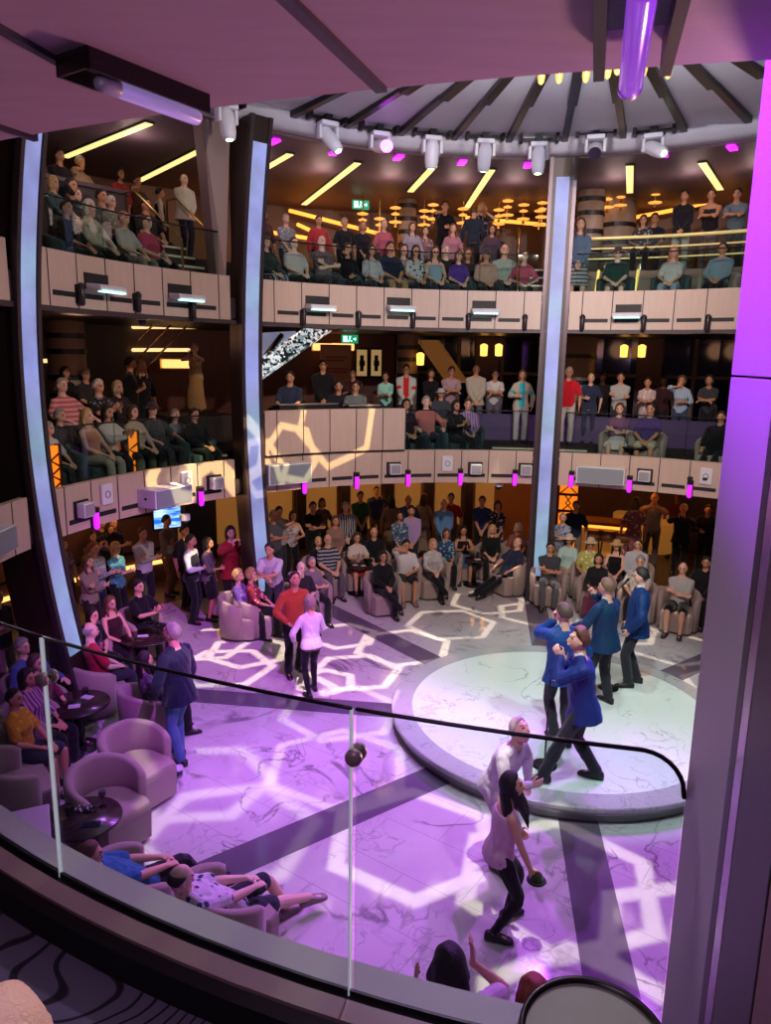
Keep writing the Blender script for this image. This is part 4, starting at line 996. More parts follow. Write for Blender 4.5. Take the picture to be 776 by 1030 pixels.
for px, py, l in ((143, 322, 'small white camera hanging under the upper fascia beside stairs'), (186, 523, 'white dome camera beside the blue screen'), (502, 489, 'white dome camera under the lower fascia, middle bay')):
    t = edge_thing('dome_camera', l, 'camera', px, py, None, 7.0); obj('base', MB().lathe([(.01, 0), (.09, 0), (.09, .10), (.01, .10)], 16), M_WHITE, t); obj('dome', MB().ball((0, 0, -.01), .07), M_BLACK, t, True)
# moving head lamps on the dome ring
HL = [(228, 120, 20), (330, 137, 150), (382, 147, 180), (435, 151, 200), (488, 154, 170), (542, 157, 165), (599, 150, 185), (657, 149, 130)]
HEADLAB = ['white moving head lamp beside the beige wing, mostly by itself', 'white moving head lamp next to the glowing purple one, nearer the second column', 'moving head lamp glowing bright purple', 'white moving head lamp just past the glowing purple one', 'white moving head lamp between the yellow ceiling bars in the middle', 'white moving head lamp beside the top of the straight column', 'white moving head lamp facing forward with dark round lens', 'white moving head lamp tilted sideways nearest the purple pillar']
M_LAMPW = mat('lamp_white', '#e4e4ea', .4)
for i, (px, py, yaw) in enumerate(HL):
    p = on_cyl(px, py, 6.12); a = ang_of(p)
    t = thing('moving_head_lamp', HEADLAB[i], 'stage light', (p.x, p.y, p.z + .14), math.radians(a) + pi/2, 'moving head lamps on the dome ring'); t.scale = (1.15, 1.15, 1.0)
    mb = MB().box((-.30, -.10, .14), (.30, -.07, .19)).box((-.31, -.12, .10), (-.26, .05, .26)).box((.26, -.12, .10), (.31, .05, .26)).box((-.16, -.10, .09), (.16, -.06, .13)).box((-.05, -.07, .05), (.05, .06, .20))
    obj('clamp', mb, M_BLACK, t)
    obj('yoke_base', MB().box((-.14, -.10, .01), (.14, .10, .09)), M_LAMPW, t, bevel=.02)
    for x in (-.165, .115): obj('yoke_arm', MB().box((x, -.055, -.20), (x + .05, .055, .02)), M_LAMPW, t, bevel=.015)
    tilt = {0: 10, 1: 28, 2: 75, 3: -8, 4: -14, 5: 4, 6: 62, 7: 38}[i]; ro = {1: 22, 7: 50, 0: 0}.get(i, 0)
    Mx = Matrix.Translation((0, 0, -.14)) @ Matrix.Rotation(math.radians(ro), 4, 'Y') @ Matrix.Rotation(math.radians(tilt), 4, 'X')
    hd = obj('head', MB().lathe([(.02, .17), (.075, .155), (.105, .08), (.112, -.05), (.105, -.2), (.085, -.30), (.07, -.31)], 20, Mx), M_LAMPW, t, True)
    lm = glow('lens_purple', '#d048ff', 7.0) if i == 2 else (mat('lens_dark', '#181420', .2) if i == 6 else glow('lens_green', '#d8ffc0', 3.0))
    rr = .10 if i in (2, 6) else .05
    obj('lens', MB().lathe([(.004, -.318), (rr, -.316), (rr, -.305), (.004, -.305)], 18, Mx), lm, hd)
# ------------------------------------------------------------------ soffit fixtures above the camera
def dirv(p, q): d = (q - p); d.z = 0; return d.normalized()
def channel(a, b, label, w=.02, z=5.63):
    p, q = on_plane(*a, z), on_plane(*b, z); d = dirv(p, q); s = Vector((-d.y, d.x, 0))
    p = p - d*.5
    o = obj('ceiling_channel', MB().loft([[e + s*w + Vector((0, 0, -.012)), e + s*w + Vector((0, 0, .01)), e - s*w + Vector((0, 0, .01)), e - s*w + Vector((0, 0, -.012))] for e in (p, q)]), mat('channel_dark', '#3c323e', .4, .3))
    tag(o, label, 'ceiling channel')
channel((293, 0), (384, 88), 'dark recessed channel crossing the pink soffit in the middle', .014)
channel((0, 26), (70, 66), 'dark recessed channel running into the tube lamp housing', .010)
channel((0, 126), (36, 138), 'short dark channel at the soffit edge over bowed column', .010)
def tube_fixture(pa, pb, label, W, mtube, drop, wide, over=0.0, rt=.02, cut=.22):
    p, q = on_plane(*pa, 5.60), on_plane(*pb, 5.60); d = dirv(p, q); s = Vector((-d.y, d.x, 0)); Z = Vector((0, 0, 1)); L = (q-p).length
    t = thing('tube_lamp', label, 'ceiling lamp')
    for sg in (-1, 1):
        obj('side_rail', MB().loft([[e + s*(sg*W) + Z*.03, e + s*(sg*(W - wide)) + Z*.03, e + s*(sg*(W - wide)) - Z*drop*.6, e + s*(sg*W) - Z*drop*.6] for e in (p, q)]), M_BRONZE, t)
    obj('end_rail', MB().loft([[e + s*W + Z*.03, e - s*W + Z*.03, e - s*W - Z*drop*.6, e + s*W - Z*drop*.6] for e in (p, p + d*wide)]), M_BRONZE, t)
    obj('tray', MB().loft([[e + s*W*.9 + Z*.028, e - s*W*.9 + Z*.028, e - s*W*.9 + Z*.02, e + s*W*.9 + Z*.02] for e in (p, q - d*L*.25)]), mat('tray_grey', '#4a444c', .5), t)
    a0, a1 = p + d*L*cut - Z*drop*.6, q + d*(over) - Z*drop*.6
    obj('tube', MB().tube([a0 + (a1-a0)*.14*(cut > 0), a1], rt, 16), mtube, t, True)
    obj('end_cap', MB().tube([a0, a0 + (a1-a0)*.13] if cut > 0 else [a1 - d*.01, a1 + d*.002], rt*1.06, 16), mat('cap_grey', '#a49aa6', .4, .2), t, True)
    return t
tube_fixture((72, 66), (196, 112), 'pale violet tube lamp in dark frame under the pink soffit', .055, mat('tube_violet', '#b09acb', .2, .2, emit='#a890d8', es=.22), .022, .007, 0, .019)
tube_fixture((650, -40), (637, 60), 'vivid purple tube lamp between dark rails near the pillar', .075, mat('tube_purple', '#6a2fa0', .2, .2, emit='#9a48e0', es=.35), .06, .022, .05, .024, 0)
# gold drops of the centre chandelier peeping below the soffit edge
M_GOLD = mat('gold_drop', '#d8b860', .25, .6, emit='#e8c870', es=.35)
for k, (px, py) in enumerate(((545, 74), (563, 73), (590, 72), (612, 68), (622, 64), (648, 66), (673, 68))):
    p = on_plane(px, py, 8.55)
    tag(obj('gold_drop', MB().lathe([(.01, .45), (.025, .3), (.045, .05), (.05, -.05), (.035, -.11), (.01, -.13)], 14, Matrix.Translation(p)), M_GOLD, None, True), 'gold glass drop of the dome chandelier, %s counted towards the pillar' % ORD[k], 'chandelier drop', 'gold chandelier drops')
# ------------------------------------------------------------------ tub chairs and tables
M_UPH = mat('upholstery', '#9c8780', .8, var=.08, sheen=.3)
M_UPH2 = mat('upholstery_dark', '#3a4a50', .8, var=.08)
def tub_meshes():
    out = {}
    def arc_ring(r0, r1, h0, hfun, n=28, a0=-118, a1=118):
        rings = []
        for i in range(n+1):
            a = a0 + (a1-a0)*i/n; t = abs(a)/118; h = hfun(t)
            s, c = math.sin(math.radians(a)), -math.cos(math.radians(a))
            e = .02 if i in (0, n) else 0
            rings.append([Vector((s*r0, c*r0, h0)), Vector((s*r1, c*r1, h0)), Vector((s*r1*1.04, c*r1*1.04, h - .03 - e)), Vector((s*(r1*1.03 - .015), c*(r1*1.03 - .015), h - e)), Vector((s*(r0 + .025), c*(r0 + .025), h - e)), Vector((s*r0*1.02, c*r0*1.02, h - .03 - e))])
        return MB().loft(rings)
    out['shell'] = arc_ring(.295, .375, .06, lambda t: .78 - .20*max(0, t - .25)**1.3).mesh('shell', True)
    seat = MB(); pts = []
    for i in range(25):
        a = -pi + pi*i/24
        pts.append((.292*math.cos(a), .292*math.sin(a)))
    pts += [(.292, .26), (.25, .36), (-.25, .36), (-.292, .26)]
    seat.loft([[Vector((x*k, y*k, z)) for x, y in pts] for z, k in ((.05, .97), (.36, 1), (.41, .985), (.43, .95))]); out['seat'] = seat.mesh('seat', False)
    base = MB(); base.lathe([(.25, 0), (.25, .055)], 24); out['base'] = base.mesh('base', True)
    return out
TUB = tub_meshes()
def tub_chair(p, heading, label, dark=False, group=None, scale=1.0):
    t = thing('tub_chair' if not dark else 'balcony_chair', label, 'armchair', p, heading - pi/2, group); t.scale = (scale,)*3
    for n in ('shell', 'seat', 'base'):
        slotted(n, TUB[n], [(M_UPH2 if dark else M_UPH) if n != 'base' else M_BLACK], t)
    return t
M_TABLE = mat('table_dark', '#2e1c20', .25)
def round_table(p, label, r=.32, h=.62, ped=True):
    t = thing('round_table', label, 'table', p)
    obj('tabletop', MB().lathe([(.01, h - .035), (r - .01, h - .03), (r, h - .018), (r - .006, h), (.01, h)], 36), M_TABLE, t, True)
    obj('pedestal', MB().lathe([(.045, .02), (.04, h - .03)], 16), M_BLACK, t, True)
    obj('base', MB().lathe([(.01, 0), (.24, 0), (.24, .012), (.05, .03), (.01, .03)], 28), M_BLACK, t, True)
    return t
def glass(p, label, kind='tumbler', h=.11, r=.035):
    t = thing('drinking_glass', label, 'glass', p, 0, None)
    prof = [(.005, 0), (r, 0), (r*1.1, h), (r, h), (r*.9, .012), (.005, .012)] if kind == 'tumbler' else [(.005, 0), (r, 0), (r, .006), (.006, .012), (.006, h*.5), (r*1.1, h*.75), (r*.9, h), (r*.8, h), (r*.95, h*.75), (.004, h*.55)]
    obj('bowl', MB().lathe(prof, 16), glass_mat('cup_glass', '#d0d8e0', .03, 1.6), t, True); obj('drink', MB().lathe([(.005, h*.58 if kind != 'tumbler' else .014), (r*.85, h*.72), (.005, h*.74)], 12), mat('drink_amber', '#8a6a50', .1), t, True)
    return t
def paper(p, rz, label, col='#cfc6d4', w=.07, d=.05):
    o = obj('napkin', MB().box((-w, -d, 0), (w, d, .006)).box((-w*.6, -d*.9, .006), (w*.8, d*.6, .012), Matrix.Rotation(.4, 4, 'Z')), mat('paper_' + col, col, .8)); o.location = p; o.rotation_euler = (0, 0, rz); tag(o, label, 'napkin'); return o
# tables: pixel of the top centre
def table_at(px, py, label, r, h=.62):
    p = on_plane(px, py, h); p.z = 0; return round_table(p, label, r, h), p
T1, p1 = table_at(84, 822, 'round dark table beside the two empty armchairs, phone and glasses on it', .36)
T2, p2 = table_at(78, 707, 'round dark table with napkins in front of the seated group', .40)
T3, p3 = table_at(146, 641, 'round dark table between the black shirted clapping man and blazer man', .38)
T4, p4 = table_at(361, 569, 'small round table between seated couples under the booth', .26)
T5, p5 = table_at(478, 562, 'small round table with glasses beside the blond woman in black', .24)
T6, p6 = table_at(266, 594, 'round table with a bottle behind the dancing couple', .30)
up = lambda p, dx, dy, h=.62: p + Vector((dx, dy, h))
glass(up(p1, -.16, .05), 'clear tumbler standing nearest the railing on table with phone', h=.10)
glass(up(p1, .12, .18), 'stemmed glass on the table beside empty armchair seat', 'stem', .17, .036)
ph = thing('mobile_phone', 'blue dark phone lying on the table beside empty armchairs', 'phone', up(p1, .12, -.12), .15); obj('case', MB().box((-.09, -.042, 0), (.09, .042, .010)), mat('phone_blue', '#1d2a58', .3), ph, bevel=.004); obj('screen', MB().box((-.084, -.037, .010), (.084, .037, .012)), mat('phone_screen', '#0c1026', .1), ph)
gl = thing('lace_fan', 'black and white crumpled lace cloth on table with phone', 'cloth', up(p1, -.02, .10))
mb = MB()
for i in range(9): mb.tube([(-.1 + .022*i, -.03 + .01*(i % 3), .012), (-.09 + .022*i, .03, .03 + .008*(i % 2)), (-.10 + .024*i, .07, .012)], .009, 6)
obj('folds', mb, cloth('#1a1a1e', 'speck', '#c8c0cc'), gl, True)
paper(up(p2, .0, -.10), .3, 'white napkin on the dark table in front of yellow top woman'); paper(up(p2, .06, .16), -.3, 'white folded napkin at far side of the seated group table')
glass(up(p2, .0, .26), 'tumbler on the seated group table behind the napkins', h=.09)
paper(up(p3, -.05, .05), .2, 'white menu card on the table near black shirted clapping man', '#d8d0dc', .08, .045)
for k, (dx, dy) in enumerate(((-.04, .2), (.05, .22), (.14, .20))): glass(up(p3, dx, dy), 'stemmed wine glass beside menu card, %s from the clapping man' % ORD[k], 'stem', .18, .038)
for k, (dx, dy) in enumerate(((-.08, .03), (.10, .0))): paper(up(p4, dx, dy), .1*k, ['napkin on the small table under the booth, near red bag', 'napkin on small table under the booth, near black outfit woman'][k], '#d0c8c4', .05, .05)
glass(up(p5, -.05, .05), 'tumbler on the small table beside blond woman in black'); glass(up(p5, .07, .08), 'taller tumbler on the small table beside blond woman in black', h=.15); paper(up(p5, .05, -.06), .2, 'napkin hanging on table beside the blond woman in black')
bo = thing('wine_bottle', 'dark wine bottle on table in front of white shirted man', 'bottle', up(p6, .02, .05)); obj('glass_body', MB().lathe([(.005, 0), (.038, 0), (.038, .19), (.015, .24), (.015, .31), (.005, .31)], 16), mat('bottle_dark', '#1a1018', .15), bo, True); obj('cap', MB().lathe([(.005, .285), (.017, .285), (.017, .315), (.005, .315)], 12), mat('cap_red', '#5a1a28', .4), bo)
p = on_plane(180, 781, 0); cup = thing('paper_cup', 'white paper cup with dark band standing alone on the marble floor', 'cup', p)
obj('cup_wall', MB().lathe([(.005, 0), (.042, 0), (.055, .13), (.050, .13), (.038, .01), (.005, .01)], 20), mat('paper_cup', '#d8d0e0', .6), cup, True); obj('sleeve_band', MB().lathe([(.045, .03), (.047, .03), (.0535, .095), (.052, .095)], 20), mat('cup_band', '#3a2c50', .6), cup, True)
# armchairs standing empty
def chair_px(px, py, heading_deg, label, zc=.43, **k):
    p = on_plane(px, py, zc); p.z = 0; return tub_chair(p, math.radians(heading_deg), label, **k)
chair_px(137, 768, -32, 'empty beige tub armchair facing the floor, further from the phone table', scale=1.04)
chair_px(108, 808, -34, 'empty beige tub armchair beside the table with phone', scale=1.04)
chair_px(12, 795, 40, 'empty beige tub armchair at the frame edge behind the yellow top woman', scale=1.12)
# ------------------------------------------------------------------ sound booth on the middle deck
bt = thing('sound_booth', 'beige panelled sound booth front rising above the lower fascia', 'counter')
ba, bb = ang_of(on_cyl(265, 420, 6.79)), ang_of(on_cyl(407, 420, 6.79))
mb = MB(); mb.sweep([(6.73, 3.20), (6.86, 3.20), (6.86, 4.03), (6.73, 4.03)], arange(bb, ba, 18))
for s in SEAMS:
    if bb + .3 < s < ba - .3: mb.sweep([(6.724, 3.2), (6.731, 3.2), (6.731, 4.03), (6.724, 4.03)], [s - .07, s + .07], mi=1)
link('front_panel', mb.mesh('front_panel', False), [M_PANEL, M_DARK], bt)
obj('base_gap', MB().sweep([(6.74, 3.16), (6.85, 3.16), (6.85, 3.21), (6.74, 3.21)], arange(bb, ba, 18)), M_BLACK, bt)
for e, n in ((ba, 0), (bb, 1)): obj('side_panel', MB().sweep([(6.75, 3.2), (7.6, 3.2), (7.6, 4.0), (6.75, 4.0)], [e - .25, e + .25]), mat('booth_side', '#2a2022', .5), bt)
obj('desk_top', MB().sweep([(6.86, 3.86), (7.7, 3.86), (7.7, 3.91), (6.86, 3.91)], arange(bb, ba, 18)), M_BLACK, bt)
def console(px, w, label, zz=.22):
    a = ang_of(on_cyl(px, 408, 7.15)); R = Matrix.Translation(pol(7.2, a, 3.92)) @ Matrix.Rotation(math.radians(a) - pi/2, 4, 'Z')
    t = thing('mixing_console', label, 'mixing desk', R.translation, R.to_euler().z)
    bo_ = obj('body', MB().loft([[Vector((x, y, z)) for y, z in ((-.28, 0), (.30, 0), (.30, .10), (-.28, zz))] for x in (-w, w)]), M_BLACK, t, bevel=.01)
    obj('edge_bar', MB().tube([(-w, -.29, zz - .02), (w, -.29, zz - .02)], .02, 8), M_STEEL, t)
    mb = MB()
    for i in range(int(w*24)): mb.box((-w + .05 + i*.08, -.2, .16), (-w + .075 + i*.08, .22, .185))
    obj('fader_rows', mb, M_GREY, bo_)
console(306, .62, 'wide mixing console in front of the seated technician in navy'); console(363, .33, 'second smaller console in front of grey shirted technician', .18)
# screen under the balcony, bar, stools
p = on_cyl(172, 518, 9.9); a = ang_of(p); R = Matrix.Translation(p) @ Matrix.Rotation(math.radians(a - 12), 4, 'Z')
def screen_mat():
    m = D.materials.new('screen_picture'); m.use_nodes = True; nt = m.node_tree; b = nt.nodes['Principled BSDF']; L = nt.links.new
    tc = nn(nt, 'ShaderNodeTexCoord'); mp = nn(nt, 'ShaderNodeMapping'); mp.inputs['Scale'].default_value = (1, .8, 5); L(tc.outputs['Object'], mp.inputs[0])
    no = nn(nt, 'ShaderNodeTexNoise', i_Scale=2.2, i_Detail=4.0); L(mp.outputs[0], no.inputs['Vector'])
    cr = nn(nt, 'ShaderNodeValToRGB'); e = cr.color_ramp.elements; e[0].position = .42; e[0].color = srgb('#1668d8'); e[1].position = .62; e[1].color = srgb('#b8e0ff'); L(no.outputs['Fac'], cr.inputs[0])
    L(cr.outputs[0], b.inputs['Emission Color']); b.inputs['Emission Strength'].default_value = .9; b.inputs['Base Color'].default_value = (0, 0, 0, 1)
    return m
sc = thing('wall_screen', 'blue lit screen hanging behind the standing crowd', 'screen')
obj('bezel', MB().box((-.02, -.40, -.30), (.05, .40, .30), R), M_BLACK, sc); obj('display', MB().box((-.03, -.37, -.27), (-.018, .37, .27), R), screen_mat(), sc)
obj('mount', MB().box((.0, -.03, .25), (.04, .03, 1.0), R), M_BLACK, sc)
bar = thing('bar_counter', 'curved bar counter glowing amber under its dark top', 'bar counter')
ba0, ba1 = ang_of(on_cyl(634, 530, 10.2)), ang_of(on_cyl(584, 525, 10.2))
obj('front', MB().sweep([(10.2, .12), (10.35, .12), (10.35, 1.02), (10.2, 1.02)], arange(ba0, ba1, 20)), mat('bar_front', '#b87a3a', .4, emit='#d08030', es=.16), bar)
obj('counter_top', MB().sweep([(9.95, 1.04), (10.7, 1.04), (10.7, 1.11), (9.95, 1.11)], arange(ba0, ba1, 20)), mat('bar_top', '#a8784a', .25), bar)
obj('light_strip', MB().sweep([(10.16, .92), (10.2, .92), (10.2, .98), (10.16, .98)], arange(ba0, ba1, 20)), glow('bar_strip', '#ff9a30', 1.3), bar)
obj('foot_rail', MB().tube([pol(10.0, q, .2) for q in arange(ba0, ba1, 20)], .03, 8), M_CHROME, bar, True)
obj('plinth', MB().sweep([(10.25, 0), (10.35, 0), (10.35, .12), (10.25, .12)], arange(ba0, ba1, 20)), M_BLACK, bar)
q = on_plane(668, 535, .95); dT = Matrix.Translation((q.x + .25, q.y + 1.7, 0)); obj('end_drum', MB().lathe([(.7, .1), (.85, .3), (.95, .9), (.95, 1.0), (.02, 1.0)], 36, dT), mat('drum_amber', '#c89050', .35, emit='#d08838', es=.15), bar, True)
st0 = None
for k, (px, py) in enumerate(((597, 541), (612, 542), (627, 544))):
    q = on_plane(px, py, .78); q.z = 0
    s = thing('bar_stool', 'bar stool with curved back at the amber counter, %s from the navy polo man' % ORD[k], 'bar stool', q, math.radians(ang_of(q)) - pi/2, 'bar stools')
    obj('seat', MB().lathe([(.02, .72), (.19, .73), (.20, .77), (.02, .79)], 20), mat('stool_tan', '#7a5030', .6), s, True)
    rings = []
    for i in range(13):
        t = math.radians(180 + 180*i/12); rings.append([Vector((r_*math.cos(t), r_*math.sin(t), z)) for r_, z in ((.19, .78), (.215, .78), (.225, 1.0), (.20, 1.0))])
    obj('backrest', MB().loft(rings), mat('stool_tan'), s, True)
    for sx in (-1, 1):
        for sy in (-1, 1): obj('leg', MB().tube([(sx*.13, sy*.13, .73), (sx*.19, sy*.19, 0)], .014, 6), M_BLACK, s)
    obj('foot_ring', MB().tube([(.17*math.cos(t), .17*math.sin(t), .28) for t in arange(0, 2*pi, 16)], .009, 6), M_CHROME, s)
lat = thing('lattice_lamp', 'orange glowing lattice panel beside the straight column', 'lamp'); 
p = on_cyl(572, 502, 10.1); R = Matrix.Translation(p) @ Matrix.Rotation(math.radians(ang_of(p)), 4, 'Z')
obj('panel', MB().box((-.02, -.22, -1.5), (.04, .22, .68), R), glow('lattice_orange', '#f07a18', .7), lat)
mb = MB()
for z in (-.9, -.3, .12, .68): mb.box((-.05, -.24, z - .03), (-.01, .24, z + .03), R)
for i, z in enumerate((-.6, -.1, .40)):
    for sg in (-1, 1): mb.tube([R @ Vector((-.03, -.2*sg, z - .25)), R @ Vector((-.03, .06*sg, z)), R @ Vector((-.03, -.12*sg, z + .25))], .018, 6)
mb.box((-.05, -.26, -1.5), (.05, -.22, .7), R).box((-.05, .22, -1.5), (.05, .26, .7), R)
obj('lattice', mb, mat('lattice_dark', '#4a2010', .5), lat)
for k, (px, py, r_) in enumerate(((54, 474, 7.5), (133, 457, 7.5))):
    p = on_cyl(px, py, r_); R = Matrix.Translation(p) @ Matrix.Rotation(math.radians(ang_of(p)), 4, 'Z')
    l = thing('lattice_lamp', ['orange glowing lattice stand beside the bowed column on middle deck', 'orange glowing lattice stand under woman in beige blouse'][k], 'lamp', (0, 0, 0)); zb = Z6 - p.z
    obj('panel', MB().box((-.02, -.10, zb), (.04, .10, .38), R), glow('lattice_orange', '#f07a18', .7), l); mb = MB()
    for i in range(3): mb.tube([R @ Vector((-.04, -.1, zb + .1 + .22*i)), R @ Vector((-.04, .08, zb + .2 + .22*i)), R @ Vector((-.04, -.1, zb + .3 + .22*i))], .018, 6)
    mb.box((-.05, -.13, zb), (.05, -.10, .4), R).box((-.05, .10, zb), (.05, .13, .4), R); obj('lattice', mb, mat('lattice_dark'), l)
# near side table with a dark rim beside the camera
tp = on_plane(598, 1044, 3.70)
nt_ = thing('cocktail_table', 'round cocktail table with dark rim and glossy top, close to camera', 'table', (tp.x, tp.y, Z6 - .05))
H = 3.70 - Z6 + .05
obj('glass_top', MB().lathe([(.01, H - .02), (.135, H - .02), (.135, H - .004), (.01, H - .004)], 48), mat('table_glass', '#7c7a6c', .10, .2), nt_, False)
obj('rim', MB().lathe([(.132, H - .03), (.145, H - .03), (.148, H - .005), (.145, H + .006), (.134, H + .004)], 48), mat('rim_dark', '#1d1916', .3, .5), nt_, True)
obj('pedestal', MB().lathe([(.03, .02), (.03, H - .02)], 16), M_BLACK, nt_, True); obj('base', MB().lathe([(.01, 0), (.15, 0), (.15, .015), (.03, .03)], 24), M_BLACK, nt_, True)
# white low cabinet at the lower edge by the armchairs
p = on_plane(18, 835, .75)
cb = thing('white_cabinet', 'low white cabinet corner beside the armchair at frame edge', 'cabinet', (p.x, p.y, 0), .45); obj('body', MB().box((-.6, -.35, .05), (.25, .30, .72)), mat('cabinet_white', '#b8a8b8', .5), cb, bevel=.02); obj('top', MB().box((-.62, -.37, .72), (.27, .32, .76)), mat('cabinet_top', '#c0b4bc', .4), cb, bevel=.01); obj('plinth', MB().box((-.58, -.33, 0), (.23, .28, .05)), M_BLACK, cb)
# microphone stands
def mic_stand(px, py, h, label, boom=None, z0=SZ):
    p = on_plane(px, py, z0); t = thing('microphone_stand', label, 'microphone stand', p)
    obj('base', MB().lathe([(.01, 0), (.15, 0), (.15, .012), (.03, .03), (.01, .03)], 28), M_BLACK, t, True)
    obj('pole', MB().tube([(0, 0, .02), (0, 0, h)], .011, 8), M_BLACK, t, True); obj('collar', MB().lathe([(.005, h*.55), (.02, h*.55), (.02, h*.55 + .08), (.005, h*.55 + .08)], 10), M_BLACK, t)
    obj('clip', MB().tube([(0, 0, h), (0, .02, h + .05)], .016, 8), M_BLACK, t, True)
    return t, p
# ------------------------------------------------------------------ the crowd.  row: head pixel, pose, sex, heading (None = towards the stage), top, bottom, hair, skin, label[, options]
ZONE = {'A': (7.88, Z7), 'B': (8.95, Z7B), 'C': (10.3, Z7C), 'H': (9.75, Z7C), 'D': (7.88, Z6), 'E': (8.95, Z6B), 'F': (9.9, Z6B), 'I': (9.5, Z6B), 'T': (8.3, Z6)}
BK, DG, GR, WH_, NV, BE = '#17171a', '#34343a', '#77777c', '#cfcac8', '#1f2a44', '#b8a68e'
PLACED = []
def put(hx, hy, zone, pose, sex, head, top, bottom, hair, skin, label, **o):
    vox = o.get('vox', .012)
    me, J = proto(pose, sex, vox, o.get('belly', 0.0)); hz = J['hc'].z; sc = o.get('scale', 1.0 if sex == 'm' else .95)
    if zone == 'G': fl = o.get('floor', 0.0); p = on_plane(hx, hy, fl + hz*sc)
    else:
        r, fl = ZONE[zone]; r = o.get('r', r); fl = o.get('floor', fl)
        best = None
        for dr in (0, .22, -.15, .42, .6):                  # give neighbours elbow room along the line of sight
            q = on_cyl(hx, hy, r + dr); dm = min([math.hypot(q.x - e.x, q.y - e.y) for e in PLACED if abs(e.z - fl) < .6] + [9])
            if best is None or dm > best[0] + .04: best = (dm, q)
            if dm > .50: break
        p = best[1]; PLACED.append(Vector((p.x, p.y, fl))); want = (p.z - fl)/hz; sc = min(max(want, .88), 1.12)
        globals().setdefault('DBG', []).append((label, round(want, 2)))
    if head is None: h = math.atan2(SY - p.y, SX - p.x) + o.get('turn', 0)
    else: h = math.radians(head)
    c, s = math.cos(h - pi/2), math.sin(h - pi/2); ox, oy = J['hc'].x*sc, J['hc'].y*sc
    loc = Vector((p.x - (c*ox - s*oy), p.y - (s*ox + c*oy), fl))
    person(loc, h, pose, sex, label, top, bottom, hair, sc, skin, o.get('shoes', '#17161a'), vox, o.get('belly', 0.0), None, o.get('detail', False))
    if POSES[pose].get('seated') and o.get('chair', zone in 'GAD'):
        tub_chair(loc + Vector((math.cos(h), math.sin(h), 0))*(-.04), h, ('beige tub chair holding ' if zone == 'G' else 'dark low chair holding ') + label, zone != 'G' and not o.get('beige'), None, 1.0)
    return loc, h, J, sc
BLD, GRY, BRN, DRK, RED_, WHT = '#b8955e', '#8f8a86', '#4a3020', '#17120f', '#8a3a28', '#c8c2ba'
S = lambda *a: a
G = 'G'
